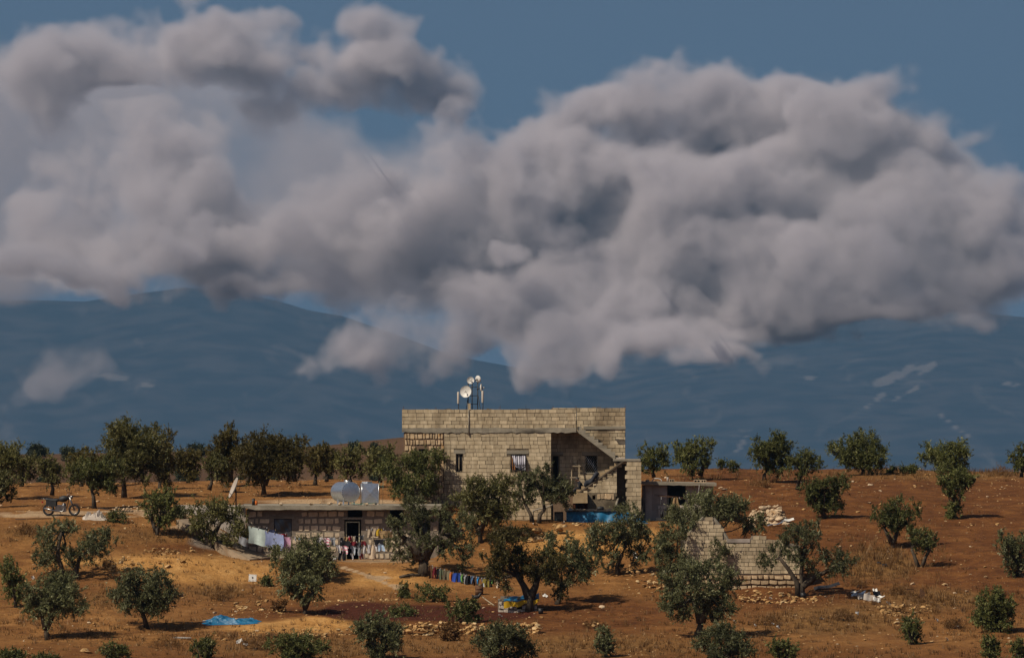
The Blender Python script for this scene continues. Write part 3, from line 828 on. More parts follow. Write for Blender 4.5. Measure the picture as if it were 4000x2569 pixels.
    for i in range(n):
        xa = X(2452 - (8 if i % 2 else 0) - R.uniform(0, 4), yF); xm_ = X(2478 + (8 if i % 2 else -8), yF); xb = X(2505, yF)
        for a, b in ((xa, xm_), (xm_, xb)):
            put('block', R.choice(BOX), cw, ((a + b) / 2, yF + .1 + R.uniform(-.012, .012), z0 + (i + .5) * h), (b - a - .015, .24, h - .018), (0, R.uniform(-.012, .012), R.uniform(-.02, .02)))
    # low plastered store at the foot of the stair, the cavity's darkness below put into a brown wall colour
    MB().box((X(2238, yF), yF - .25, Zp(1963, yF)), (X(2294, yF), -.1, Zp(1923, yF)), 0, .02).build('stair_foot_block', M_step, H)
    MB().box((X(2238, yF), yF - .2, Zp(2050, yF)), (X(2247, yF), -.1, Zp(1963, yF))).box((X(2247, yF), yF + .1, Zp(2050, yF)), (X(2296, yF), yF + .25, Zp(1963, yF))).build('store_wall', ramp_mat('cavity_dark_brown', (.055, .018, .009), (.085, .03, .015), 5), H)
    MB().box((X(2160, -.6), -1.0, Zp(2050)), (X(2240, -.6), -.1, Zp(1921))).build('porch_plinth', M_stone_mortar, H)
    # drain stain post and rooftop downpipe
    MB().tube([(X(2252), -.05, zt - .1), (X(2252), -.05, zs - .1)], .018, 6).build('drain_pipe', M_iron, H)
    MB().box((X(1827), -.05, Zp(1600)), (X(1838), .12, Zp(1575))).build('parapet_post', M_block, H)
    MB().tube([(X(1830), -.045, Zp(1600)), (X(1831), -.05, Zp(1700))], .03, 6).build('downpipe', M_slab, H)
    MB().tube([(X(2415, yF), yF + .25, Zp(1945, yF)), (X(2405, yF), yF - .1, Zp(1978, yF))], .06, 7).build('waste_pipe', M_slab, H)
    block_mass(mass, H)
    return H
def stripe_mat(name, c1, c2, scale, axis='X', rough=.9):
    m, t, b = new_mat(name, rough, .1)
    tc = t.nodes.new('ShaderNodeTexCoord')
    w = t.nodes.new('ShaderNodeTexWave'); w.wave_type = 'BANDS'; w.bands_direction = axis; w.inputs['Scale'].default_value = scale / 6.28; w.inputs['Distortion'].default_value = .6
    t.links.new(tc.outputs['Object'], w.inputs['Vector'])
    r = t.nodes.new('ShaderNodeValToRGB'); r.color_ramp.elements[0].position = .28; r.color_ramp.elements[1].position = .42
    r.color_ramp.elements[0].color = (*c2, 1); r.color_ramp.elements[1].color = (*c1, 1)
    t.links.new(w.outputs['Fac'], r.inputs[0]); t.links.new(r.outputs[0], b.inputs['Base Color'])
    return m
M_dslab = ramp_mat('dark_concrete_recess_shade', (.075, .06, .042), (.13, .105, .075), 3, bump=.4)  # dark concrete of the beam, also painted shade for the stair recess
M_step = ramp_mat('tan_render', (.27, .19, .105), (.37, .27, .16), 3, bump=.4, c3=(.24, .16, .09), c3scale=1.5)
make_house()

# ---------------------------------------------------------------- the low stone house dug into the slope
def make_low_house():
    y = -7.0
    x_ = lambda u: X(u, y); z_ = lambda v: Zp(v, y)
    H = thing('stone_house', 'low stone house with flat concrete roof slab, dug into the slope', 'house')
    xl, xr = x_(962), x_(1712)
    zt = z_(1989); zb = z_(2200)
    w1 = (x_(1070), x_(1140), z_(2094), z_(2025)); d = (x_(1345), x_(1411), z_(2190), z_(2028)); tr = (x_(1358), x_(1415), z_(2019), z_(1990.5)); w2 = (x_(1522), x_(1575), z_(2062), z_(1990.5))
    d3 = (x_(1630), x_(1680), z_(2190), z_(2040))
    holes = [w1, d, tr, w2, d3]
    wall = core(H, 'front_wall', xl, xr, zb, zt, y + .02, y + .35, holes, M_mortar2)
    pad = [(h[0] - .12, h[1] + .12, h[2] - .02, h[3] + .12) for h in holes]
    stones(wall, xl + .05, xr, z_(2185), z_(1993), y + .03, 7, .40, STN2, pad, .17, gap=.115)
    # roof slab: overhangs the wall; its left end tapers
    ya, yb_ = y - .6, -.9
    zs0, zs1 = Zp(1990, ya), Zp(1973.5, ya)
    m = MB()
    xa, xb = X(938, ya), X(1722, ya); n = 40
    vs = []
    for i in range(n + 1):
        t = i / n; x = xa + (xb - xa) * t
        lift = max(0, 1 - t * 14) * .12
        vs += [(x, ya + R.uniform(-.015, .015), zs1 + R.uniform(-.012, .012)), (x, ya + R.uniform(-.015, .015), zs0 + lift + R.uniform(-.015, .01)), (x, yb_, zs0 + lift), (x, yb_, zs1 + .02)]
    fs = [(q + k, q + 4 + k, q + 4 + (k + 1) % 4, q + (k + 1) % 4) for q in range(0, n * 4, 4) for k in range(4)] + [(0, 1, 2, 3), (n * 4 + 3, n * 4 + 2, n * 4 + 1, n * 4)]
    m.add(vs, fs); m.build('roof_slab', M_slab, H)
    MB().box((xl, y + .35, zb), (xl + .3, -1.4, zt)).box((xr - .3, y + .35, zb), (xr, -1.4, zt)).box((xl, -1.7, zb), (xr, -1.4, zt)).box((x_(1250), y + .35, zb), (x_(1262), -1.7, zt)).box((x_(1480), y + .35, zb), (x_(1492), -1.7, zt)).build('inner_walls', M_mortar2, H)
    f = MB().box((w1[0], y + .12, w1[2]), (w1[1], y + .14, w1[3])).build('window', M_iron, H)
    MB().sheet(lambda a, b: (w1[0] + .03 + a * (w1[1] - w1[0] - .06), y + .06 + .02 * math.sin(a * 7 + b * 5) + .02 * math.sin(a * 17 - b * 9), w1[3] - .03 - b * (w1[3] - w1[2] - .05)), 12, 10).build('plastic_sheet', ramp_mat('dark_plastic', (.03, .027, .026), (.06, .055, .055), 3, rough=.3, spec=.6, bump=.4, bscale=4), f)
    fm = MB()
    xa2, xb2 = x_(1350), x_(1405)
    for a in (xa2, xb2 - .05): fm.box((a, y + .1, d[2]), (a + .05, y + .18, z_(2036)))
    fm.box((xa2 + .05, y + .1, z_(2036) - .05), (xb2 - .05, y + .18, z_(2036)))
    df = fm.build('door_frame', ramp_mat('pale_green_paint', (.34, .33, .22), (.44, .42, .30), 6), H)
    MB().box((xa2 + .06, y + .2, d[2]), (xa2 + .11, y + .85, z_(2040))).build('door_leaf', M_dark, df)
    MB().box((x_(1338), y - .01, z_(2028)), (x_(1418), y + .3, z_(2019.5))).build('lintel', M_slab, H)
    MB().box((x_(1055), y - .008, z_(2024)), (x_(1150), y + .3, z_(2014))).build('lintel', M_slab, H)
    # plastered retaining walls beside the ramp
    yr = -2.2
    ra = thing('retaining_wall', 'grey plastered retaining wall between the road and the low stone house', 'wall')
    MB().prism([(X(690, yr), Zp(2060, yr)), (X(690, yr), Zp(1971, yr)), (X(960, yr), Zp(1972, yr)), (X(960, yr), Zp(2190, yr))], yr, yr + .3).build('plaster_face', M_plaster, ra)
    for (ua, ub) in ((745, 772), (866, 880), (892, 935)):
        MB().box((X(ua, yr), yr - .05, Zp(2010, yr)), (X(ub, yr), yr - .003, Zp(1973, yr))).build('pale_patch', M_plaster2, ra)
    # concrete ramp from the road down to the yard
    rp = MB()
    pts = [(700, 2030, -5.2), (760, 2062, -6.0), (820, 2096, -6.8), (880, 2132, -7.6), (940, 2164, -8.5), (985, 2185, -9.5)]
    vs = []
    for (u, v, yy) in pts:
        p = at(u, v, yy); vs += [(p.x - .1, p.y - .9, p.z + .03), (p.x - .1, p.y - .9, p.z - .5), (p.x + .9, p.y + 1.6, p.z - .3), (p.x + .9, p.y + 1.6, p.z + .10)]
    n = len(pts) - 1
    rp.add(vs, [(q + k, q + 4 + k, q + 4 + (k + 1) % 4, q + (k + 1) % 4) for q in range(0, n * 4, 4) for k in range(4)] + [(0, 1, 2, 3), (n * 4 + 3, n * 4 + 2, n * 4 + 1, n * 4)])
    o = rp.build('ramp', ramp_mat('dusty_concrete', (.20, .145, .095), (.31, .235, .16), 1.6, bump=.6, bscale=9, c3=(.22, .11, .04), c3scale=1.1)); o['kind'] = 'structure'; o['label'] = 'grey concrete ramp down to the yard'; o['category'] = 'ramp'
make_low_house()

# ---------------------------------------------------------------- plastered shed beside the pier
def make_shed():
    y = .5
    x_ = lambda u, yy=y: X(u, yy); z_ = lambda v, yy=y: Zp(v, yy)
    H = thing('plaster_shed', 'small grey plastered shed with flat slab roof and dark doorway', 'shed')
    dr = (x_(2605), x_(2680), z_(1972), z_(1893))
    core(H, 'front_wall', x_(2512), x_(2785), z_(2060), z_(1895), y, y + .2, [dr], M_plaster)
    MB().box((x_(2521), y - .14, z_(2060)), (x_(2546), y - .003, z_(1895))).build('pillar', M_plaster2, H)
    MB().box((x_(2570), y - .06, z_(2060)), (x_(2672), y - .004, z_(1973))).build('lower_panel', M_plaster2, H)
    MB().box((x_(2512), y + .2, z_(2060)), (x_(2516), 4, z_(1895))).box((x_(2780), y + .2, z_(2060)), (x_(2785), 4, z_(1895))).box((x_(2516), 3.8, z_(2060)), (x_(2780), 4, z_(1895))).build('inner_walls', M_plaster, H)
    ya = y - .55
    m = MB(); n = 14; vs = []
    for i in range(n + 1):
        t = i / n; x = x_(2506, ya) + (x_(2799, ya) - x_(2506, ya)) * t; dz = -.07 * t
        vs += [(x, ya, z_(1880, ya) + dz + R.uniform(-.01, .01)), (x, ya, z_(1892, ya) + dz + R.uniform(-.012, .012)), (x, 4.2, z_(1892, ya) + dz), (x, 4.2, z_(1880, ya) + dz)]
    m.add(vs, [(q + k, q + 4 + k, q + 4 + (k + 1) % 4, q + (k + 1) % 4) for q in range(0, n * 4, 4) for k in range(4)] + [(0, 1, 2, 3), (n * 4 + 3, n * 4 + 2, n * 4 + 1, n * 4)])
    m.build('roof_slab', M_slab, H)
    MB().box((dr[0], y + .3, dr[2]), (dr[0] + .04, y + .34, dr[3])).box((dr[1] - .04, y + .3, dr[2]), (dr[1], y + .34, dr[3])).build('door_frame', M_wood, H)
    zr = z_(1880, ya)
    # loose things on its roof
    def on_roof(u): return X(u, .3), .3, zr - .07 * (u - 2506) / 293
    p = on_roof(2608); tag(MB().lathe((p[0], p[1], p[2] - .01), (0, 0, 1), [(0, .04), (0, .055), (.26, .055), (.26, .035), (.02, .035)], 10).build('pipe_stub', M_plaster), 'short grey pipe standing on the shed roof', 'pipe')
    for (u, wdt, lab) in ((2624, .26, 'hollow concrete block lying on the shed roof beside the pipe'), (2723, .34, 'hollow concrete block under a strip on the shed roof'), (2748, .28, 'pale hollow block with two holes at the end of the shed roof')):
        p = on_roof(u); t = thing('hollow_block', lab, 'block', (p[0], p[1], p[2]))
        b = MB(); w, h = wdt / 2, .15; th = .03
        for a in ((-w, -w + th), (-th / 2, th / 2), (w - th, w)): b.box((a[0], -.1, th), (a[1], .1, h - th))
        b.box((-w, -.1, 0), (w, .1, th)).box((-w, -.1, h - th), (w, .1, h)); b.build('shell', M_rockpale, t)
        MB().box((-w + th, .06, th), (w - th, .09, h - th)).build('back', M_dark, t)
    p = on_roof(2566); hp = [(-.24, 0, 0), (-.22, 0, .10), (-.12, 0, .17), (.06, 0, .17), (.18, 0, .14), (.24, 0, .07), (.26, 0, 0)]
    t = MB().tube(hp, .022, 6).build('white_hoop', M_white, None, p); tag(t, 'bent white tube hoop standing on the shed roof', 'tube')
    p = on_roof(2530); tag(put_rock(p, .22, ROCKP), 'pale stone lying on the shed roof next to the pier', 'stone')
def put_rock(p, s, meshes=None, name='stone'):
    o = link(name, R.choice(meshes or ROCK), None, (p[0], p[1], p[2] + s * .22)); o.scale = (s * R.uniform(.9, 1.2), s, s * R.uniform(.7, 1)); o.rotation_euler = (0, 0, R.uniform(0, 6)); return o
make_shed()

# ---------------------------------------------------------------- the ruined gable wall
def make_ruin():
    y = -19.0
    x_ = lambda u: X(u, y); z_ = lambda v: Zp(v, y)
    H = thing('ruined_wall', 'roofless ruin with a broken block gable on a stone footing', 'ruin')
    bud = Budget(300); mass = []
    pk = [(2660, 2150), (2690, 2085), (2715, 2050), (2733, 2030), (2752, 2018), (2784, 2018), (2800, 2035), (2815, 2060), (2828, 2082), (2842, 2102)]
    def top_v(u):
        if u < 2660: return 2260
        if u < 2842:
            return float(np.interp(u, [p[0] for p in pk], [p[1] for p in pk]))
        return 2104 if u < 2931 else (2088 if u < 2984 else (2100 + (u - 2984) * .12 if u < 3060 else 2110 + (u - 3060) * .9))
    inv = lambda x: 2000 + x / (y + 400) * FPX
    def inside(x, z):
        return z < z_(top_v(inv(x)) + 4)
    g = []
    us = list(range(2664, 3140, 8))
    poly = [(x_(2664), z_(2300))] + [(x_(u), z_(top_v(u) + 3)) for u in us] + [(x_(3132), z_(2300))]
    wall = thing_core = MB().prism(poly, y + .05, y + .2).build('wall_core', M_mortar2, H)
    blocks(wall, bud, x_(2664), x_(3132), z_(2240), z_(2018), y, (), ch=.187, bl=.36, depth=.2, inside=inside, mass=mass)
    MB().box((x_(2660), y - .02, z_(2320)), (x_(3140), y + .049, z_(2243))).build('footing', M_stone_mortar, H)
    stones(wall, x_(2664), x_(3140), z_(2304), z_(2243), y - .06, 3, .36, STN, (), .26, gap=.09)
    # sloping cement copings of the gable and a concrete band on the right-hand wall
    for (a, b) in (((2787, 2022), (2842, 2104)), ((2690, 2086), (2748, 2020))):
        pa, pb = Vector((x_(a[0]), y + .08, z_(a[1]))), Vector((x_(b[0]), y + .08, z_(b[1])))
        MB().tube([pa, (pa + pb) / 2 + Vector((.03, 0, .04)), pb], [.07, .075, .07], 5, False).build('coping', M_slab, H)
    MB().box((x_(2838), y - .03, z_(2118)), (x_(2930), y + .2, z_(2104)), 0, .008).build('band', M_plaster, H)
    # return walls that make the ruin a room
    MB().box((x_(2664), y + .2, z_(2300)), (x_(2676), y + 3.2, z_(2110))).box((x_(3110), y + .2, z_(2300)), (x_(3125), y + 3.2, z_(2130))).box((x_(2676), y + 3.0, z_(2300)), (x_(3110), y + 3.2, z_(2125))).build('return_walls', M_mortar2, H)
    block_mass(mass, H)
make_ruin()
# ---------------------------------------------------------------- olive trees
def leaf_mat(name, c1, c2, c3):
    m = bpy.data.materials.new(name); m.use_nodes = True; t = m.node_tree
    for n in list(t.nodes): t.nodes.remove(n)
    a = t.nodes.new('ShaderNodeAttribute'); a.attribute_name = 'tone'
    r = t.nodes.new('ShaderNodeValToRGB'); r.color_ramp.elements.new(.8)
    for e, (p, c) in zip(r.color_ramp.elements, ((0., c1), (.72, c2), (1., c3))): e.position = p; e.color = (*c, 1)
    t.links.new(a.outputs['Fac'], r.inputs[0])
    oi = t.nodes.new('ShaderNodeObjectInfo'); mr = t.nodes.new('ShaderNodeMapRange'); mr.inputs[3].default_value = .8; mr.inputs[4].default_value = 1.25; t.links.new(oi.outputs['Random'], mr.inputs[0])
    vm = t.nodes.new('ShaderNodeVectorMath'); vm.operation = 'SCALE'; t.links.new(r.outputs[0], vm.inputs[0]); t.links.new(mr.outputs[0], vm.inputs['Scale'])
    d = t.nodes.new('ShaderNodeBsdfPrincipled'); d.inputs['Roughness'].default_value = .55; d.inputs['Specular IOR Level'].default_value = .25
    tr = t.nodes.new('ShaderNodeBsdfTranslucent'); mx = t.nodes.new('ShaderNodeMixShader'); mx.inputs[0].default_value = .34
    o = t.nodes.new('ShaderNodeOutputMaterial')
    t.links.new(vm.outputs[0], d.inputs['Base Color']); t.links.new(vm.outputs[0], tr.inputs['Color'])
    t.links.new(d.outputs[0], mx.inputs[1]); t.links.new(tr.outputs[0], mx.inputs[2]); t.links.new(mx.outputs[0], o.inputs['Surface'])
    return m
M_leaf = {'olive': leaf_mat('olive_leaves', (.052, .050, .014), (.145, .136, .040), (.30, .275, .13)),
          'grey': leaf_mat('grey_olive_leaves', (.050, .052, .020), (.142, .144, .058), (.31, .31, .18)),
          'brown': leaf_mat('bronze_olive_leaves', (.042, .034, .008), (.110, .089, .022), (.21, .17, .06)),
          'green': leaf_mat('fresh_green_leaves', (.044, .049, .013), (.125, .131, .035), (.26, .25, .105)),
          'dark': leaf_mat('far_dark_leaves', (.022, .026, .012), (.045, .052, .024), (.07, .08, .04)),
          'dry': leaf_mat('dry_twigs', (.10, .045, .014), (.20, .105, .035), (.30, .18, .075))}
def leaves_mesh(name, blobs, seed, mat, per_m2=1500, ll=.125, lw=.036, fuzz=.05, up=.25):
    """blobs: (centre, radii); leaf-sized rhombs set along short twigs that spray out of the blob volumes"""
    r = np.random.default_rng(seed)
    P, Dr, Tn = [], [], []
    for c, rad in blobs:
        c = np.array(c); rad = np.array(rad)
        n = max(30, int(per_m2 * math.pi * rad[0] * rad[2]))
        nc = max(5, n // 18)
        d = r.normal(size=(nc, 3)); d /= np.linalg.norm(d, axis=1)[:, None]
        q = r.uniform(.05, 1.0, nc) ** .5
        ctr = c + d * rad * (q * (.86 + .2 * r.normal(size=nc)))[:, None]
        tw = d * .75 + r.normal(size=(nc, 3)) * .45 + np.array([0, 0, up]) + np.array([0, 0, 1.0]) * np.where(d[:, 2] < -.2, -.55, .25)[:, None]
        tw /= np.linalg.norm(tw, axis=1)[:, None]
        ln = r.uniform(.18, .48, nc) * min(1.0, .5 + rad[0]) * np.where(r.random(nc) < .16, 1.6, 1.0)
        k = r.integers(0, nc, n)
        f = r.uniform(-.25, 1.0, n)
        p = ctr[k] + tw[k] * (ln[k] * f)[:, None] + r.normal(size=(n, 3)) * fuzz * np.minimum(1, .4 + rad)
        P.append(p); Dr.append(tw[k] * .9 + r.normal(size=(n, 3)) * .5)
        Tn.append(np.clip(.42 + .15 * r.normal(size=n) + .24 * r.normal(size=nc)[k], 0, 1))
    P = np.concatenate(P); D = np.concatenate(Dr); Tn = np.concatenate(Tn)
    D /= np.linalg.norm(D, axis=1)[:, None]
    S_ = np.cross(D, r.normal(size=D.shape)); S_ /= np.linalg.norm(S_, axis=1)[:, None] + 1e-9
    n = len(P); L_ = (ll * r.uniform(.6, 1.3, n))[:, None]; W = (lw * r.uniform(.7, 1.3, n))[:, None]
    V = np.empty((n, 4, 3), np.float32)
    V[:, 0] = P - D * L_ * .5; V[:, 1] = P + S_ * W * .5; V[:, 2] = P + D * L_ * .5; V[:, 3] = P - S_ * W * .5
    me = quick_mesh(name, V.reshape(-1, 3), np.arange(4 * n).reshape(n, 4)); me.materials.append(mat)
    a = me.attributes.new('tone', 'FLOAT', 'POINT'); a.data.foreach_set('value', np.repeat(Tn, 4).astype(np.float32))
    return me
K_ = 4000.0 / 2398.0
def auto_blobs(u0, u1, v0, v1, n, seed):
    r = random.Random(seed); out = []
    cu, cv, hu, hv = (u0 + u1) / 2, (v0 + v1) / 2, (u1 - u0) / 2, (v1 - v0) / 2
    for i in range(n):
        a = 2 * math.pi * (i + r.uniform(-.25, .25)) / n; q = .62 if i % 3 else .35
        ru = hu * r.uniform(.34, .5); rv = hv * r.uniform(.34, .5)
        out.append((cu + math.cos(a) * q * hu, cv + math.sin(a) * q * hv, ru, rv))
    return out
TREE_N = [0]
def olive(label, base, box, kind='olive', n=7, trunks=None, y=None, thick=1.0, blobs=None, dens=1500, name='olive_tree', cat='tree', group=None, seed=None, leaf=(.135, .042), nolimb=False, extra=()):
    """base, box, trunks and blobs in pixels of the 2398 px wide picture"""
    TREE_N[0] += 1; seed = seed or TREE_N[0] * 13
    r = random.Random(seed)
    if y is None: b = hit(base[0] * K_, base[1] * K_); y = b.y
    else:
        b = at(base[0] * K_, base[1] * K_, y); b.z = gz(b.x, y)
    m = (y + 400) / FPX * K_
    root = thing(name, label, cat, b, 0, group)
    bl = list(blobs or auto_blobs(*box, n, seed)) + list(extra)
    P3 = []
    split = []
    for (u, v, ru, rv) in bl:          # every bough breaks up into smaller tufts with gaps between them
        split.append((u, v, ru * .58, rv * .58))
        for k in range(6):
            a = r.uniform(0, 6.28); q = r.uniform(.55, 1.08); s = r.uniform(.24, .52)
            split.append((u + math.cos(a) * ru * q, v + math.sin(a) * rv * q, ru * s, rv * s))
    mains = len(bl)
    for (u, v, ru, rv) in split:
        p = at(u * K_, v * K_, y) - b
        rx, rz = ru * m, rv * m
        spread = (box[1] - box[0]) / 2 * m * .55
        p.y = r.uniform(-spread, spread)
        P3.append((p, (rx, max(rx, rz) * .95, rz)))
    # trunk(s) and limbs
    tb = MB()
    if trunks is None:
        cu, cv = (box[0] + box[1]) / 2, (box[2] + box[3]) / 2
        f = (base[0] * .65 + cu * .35, base[1] * .5 + (cv + box[3]) / 2 * .5)
        trunks = [[base, ((base[0] + f[0]) / 2 + r.uniform(-3, 3), (base[1] + f[1]) / 2), f]]
    ends = []
    for tr in trunks:
        pts = [at(u * K_, v * K_, y) - b for (u, v) in tr]
        for k, p in enumerate(pts): p.y = (0 if k == 0 else r.uniform(-.1, .1) * k)
        pts[0].z -= .15
        h = box[3] - box[2] + (base[1] - box[3])
        r0 = (.07 + .019 * h * m) * thick
        rad = [r0 * (1.25 if k == 0 else 1 - .38 * k / (len(pts) - 1)) for k in range(len(pts))]
        tb.tube(pts, rad, 8); ends.append((pts[-1], rad[-1]))
    for i, (p, rd) in enumerate(P3):
        if nolimb or i % 7: continue
        e, er = min(ends, key=lambda q: (q[0] - p).length)
        mid = e.lerp(p, .5) + Vector((r.uniform(-.1, .1), r.uniform(-.1, .1), -.08 + r.uniform(-.05, .05))) * (e - p).length
        tb.tube([e, mid, p], [er * .7, er * .45, er * .16], 6)
        for _ in range(4):
            d = Vector((r.gauss(0, 1), r.gauss(0, 1), r.gauss(.2, 1))).normalized()
            q = p + Vector((d.x * rd[0], d.y * rd[1], d.z * rd[2])) * .8
            s = e.lerp(p, r.uniform(.55, 1)) if r.random() > .5 else mid.lerp(p, r.uniform(.3, 1))
            tb.tube([s, s.lerp(q, .55) + Vector((0, 0, -.03)), q], [er * .22, er * .12, .006], 4)
    if tb.v: tb.build('trunk', M_bark, root)
    cr = link('crown', leaves_mesh('crown', P3, seed, M_leaf[kind], dens * 1.0, *leaf), root)
    return root

T = olive
# left, on and behind the road
T('large olive at the left end of the road, crown cut off by the frame', (8,1150), (-60,62,1030,1115), 'olive', 8, y=10)
T('low-hanging olive bough beside the road in front of the large end tree', (-12,1190), (-50,52,1100,1180), 'olive', 6, y=3)
T('round olive just behind the parked motorcycle', (122,1152), (80,157,1065,1132), 'olive', 7, y=12)
T('tallest broad olive in the grove behind the road', (291,1158), (226,398,986,1130), 'olive', 11, trunks=[[(291,1158),(290,1130),(287,1105)]], y=9, dens=1600)
T('tall dark olive standing tight behind the broadest grove tree', (372,1152), (345,412,996,1140), 'brown', 8, y=16)
T('shaggy olive with one stout trunk beside the white sack', (221,1190), (156,292,1067,1152), 'green', 8, trunks=[[(221,1190),(219,1165),(214,1145)]], y=1.5)
T('small olive with forked trunk above the ramp', (369,1252), (326,426,1146,1228), 'green', 8, trunks=[[(369,1252),(366,1236)],[(366,1238),(355,1218)],[(366,1238),(378,1214)]])
T('olive with a dark curved trunk in front of the low house corner', (505,1286), (447,585,1168,1272), 'olive', 8, blobs=[(490,1190,36,26),(465,1212,22,22),(515,1200,30,24),(480,1240,28,22),(548,1212,32,24),(565,1240,26,28),(545,1255,26,18),(500,1255,18,16)], trunks=[[(505,1286),(498,1268),(500,1245)],[(500,1246),(515,1225),(532,1212)]])
T('tall ragged olive rising behind the satellite dish', (532,1122), (486,577,998,1128), 'brown', 9, y=20, trunks=[[(525,1122),(522,1100),(528,1080)],[(540,1122),(541,1100),(540,1085)]])
T('rounded yellowish olive just left of the tall ragged tree', (490,1140), (472,546,1056,1122), 'olive', 7, y=13)
T('wide olive with a forked trunk on the bare orange ground', (618,1150), (552,716,1016,1128), 'brown', 11, y=9, trunks=[[(618,1150),(617,1135),(620,1126)],[(618,1128),(613,1112),(610,1098)],[(620,1128),(632,1112),(640,1095)]], dens=1500)
T('olive with a single leaning trunk next to the wide forked olive', (738,1128), (708,782,1036,1112), 'brown', 8, y=18)
T('bushy olive behind the water tanks', (822,1126), (780,863,1042,1122), 'olive', 8, y=17)
T('small olive behind the wide forked olive', (690,1120), (660,720,1030,1095), 'olive', 6, y=22)
T('olive growing against the stone end of the block house', (973,1180), (886,1046,1050,1160), 'green', 10, trunks=[[(973,1180),(975,1160),(972,1135)],[(974,1150),(990,1128),(1005,1115)]], y=-1.2, dens=1500, blobs=[(915,1110,28,34),(945,1085,36,28),(985,1075,34,24),(1015,1075,26,20),(1030,1062,14,14),(925,1140,26,18),(960,1125,34,26),(1000,1120,30,30),(1000,1145,18,14)])
for (lab, base, box, kd, yy) in (
    ('olive filling the gap behind the parked motorcycle tree', (190,1135), (150,245,1048,1120), 'brown', 24),
    ('dark olive at the back of the grove between the broadest tree and the satellite dish', (440,1128), (400,480,1045,1122), 'brown', 27),
    ('olive hidden behind the rounded yellowish olive', (580,1122), (550,620,1030,1112), 'olive', 26),
    ('back-row olive between the two leaning trunks', (765,1120), (730,800,1045,1115), 'brown', 28),
    ('olive beyond the tanks close to the house corner', (890,1122), (855,930,1040,1118), 'olive', 20),
    ('back-row olive behind the end of the road', (50,1135), (20,95,1058,1126), 'olive', 25),
    ('low olive in the back row by the tallest grove tree', (255,1130), (215,300,1060,1124), 'olive', 26)):
    T(lab, base, box, kd, 8, y=yy)
# yard and terrace
T('open crowned olive with a crooked Y trunk below the house wall', (1126,1270), (1070,1215,1110,1232), 'olive', 9, trunks=[[(1126,1270),(1124,1250),(1122,1235)],[(1123,1238),(1108,1215),(1100,1195)],[(1123,1240),(1138,1215),(1150,1195)]])
T('olive whose dark stem leans toward the terrace, beside its S-bent neighbour', (1248,1222), (1196,1262,1108,1186), 'grey', 6, trunks=[[(1248,1222),(1243,1205),(1230,1180)]])
T('olive with an S-bent stem in front of the porch', (1262,1224), (1240,1346,1084,1188), 'grey', 8, trunks=[[(1262,1224),(1264,1205),(1275,1192),(1272,1170)]], blobs=[(1268,1105,22,18),(1290,1135,30,24),(1320,1140,24,22),(1328,1165,18,18),(1270,1140,24,24),(1300,1165,26,18),(1250,1125,14,20)])
T('very old olive with a thick gnarled trunk at the end of the washing line', (995,1345), (905,1112,1170,1335), 'grey', 11, thick=2.2, trunks=[[(995,1345),(992,1318),(985,1296)],[(988,1300),(970,1280),(950,1262)],[(988,1298),(1010,1275),(1035,1255)],[(990,1300),(1000,1265),(990,1235)]], blobs=[(965,1195,40,28),(930,1230,26,26),(930,1275,26,28),(950,1305,20,20),(1000,1220,34,28),(1050,1210,28,26),(1085,1240,26,28),(1085,1290,26,34),(1040,1280,22,20),(985,1260,24,24)], dens=1300)
T('leaning shaggy olive on the bank below the washing', (745,1358), (640,790,1256,1372), 'grey', 9, trunks=[[(735,1368),(752,1350),(765,1335),(745,1315)]], dens=1700)
T('slim young olive standing below the leaning shaggy olive', (714,1436), (655,767,1342,1412), 'grey', 8, trunks=[[(714,1436),(715,1415)],[(715,1418),(707,1395)],[(715,1416),(733,1385)]])
T('straggly twin-stemmed olive on the bank near the road', (165,1356), (75,275,1200,1345), 'grey', 9, trunks=[[(150,1352),(143,1325),(135,1300),(138,1268),(145,1240)],[(175,1357),(180,1330),(188,1300),(210,1290)]], blobs=[(160,1228,22,16),(125,1240,26,18),(105,1265,22,24),(215,1265,34,22),(245,1265,28,20),(185,1300,34,24),(120,1305,30,22),(230,1295,30,20),(150,1290,24,18),(95,1300,18,26)])
T('dark olive with drooping sides on the stony flat beside the blue sheet', (346,1470), (250,422,1332,1442), 'grey', 10, trunks=[[(346,1470),(338,1445),(330,1425),(325,1400)]])
T('drooping olive with an angular forked trunk on the bare flat', (112,1497), (45,202,1348,1448), 'grey', 10, trunks=[[(112,1497),(108,1475),(107,1462)],[(108,1465),(98,1440),(92,1415)],[(108,1463),(125,1440),(145,1415)]])
T('dense olive at the edge of the bare flat, partly outside the frame', (38,1422), (-5,70,1310,1412), 'green', 7)
T('big bronze-leaved olive shading the chicken coop', (1240,1430), (1132,1330,1232,1400), 'brown', 11, thick=1.3, trunks=[[(1240,1430),(1241,1402),(1238,1385)],[(1239,1392),(1226,1370),(1210,1345)],[(1240,1394),(1255,1370),(1262,1340)]], blobs=[(1175,1265,34,30),(1210,1250,28,20),(1160,1310,30,34),(1210,1300,40,34),(1260,1310,40,34),(1290,1330,34,30),(1175,1350,34,24),(1310,1365,30,26),(1250,1350,30,20)], dens=1800)
T('grey-green olive leaning out behind the bronze tree', (1305,1408), (1262,1402,1255,1385), 'grey', 8, y=-24, blobs=[(1290,1280,26,24),(1330,1275,24,20),(1345,1310,34,30),(1375,1320,24,26),(1340,1350,36,24),(1305,1320,28,28)])
T('curved-trunk olive on the sandy bank below the tarpaulin', (1450,1345), (1366,1532,1182,1335), 'grey', 10, trunks=[[(1450,1345),(1445,1325),(1455,1300),(1465,1280),(1460,1250)]], blobs=[(1465,1195,26,18),(1425,1240,32,24),(1475,1225,34,28),(1400,1260,30,26),(1445,1260,34,24),(1500,1250,26,28),(1420,1295,24,18),(1480,1290,30,24),(1432,1322,22,10)])
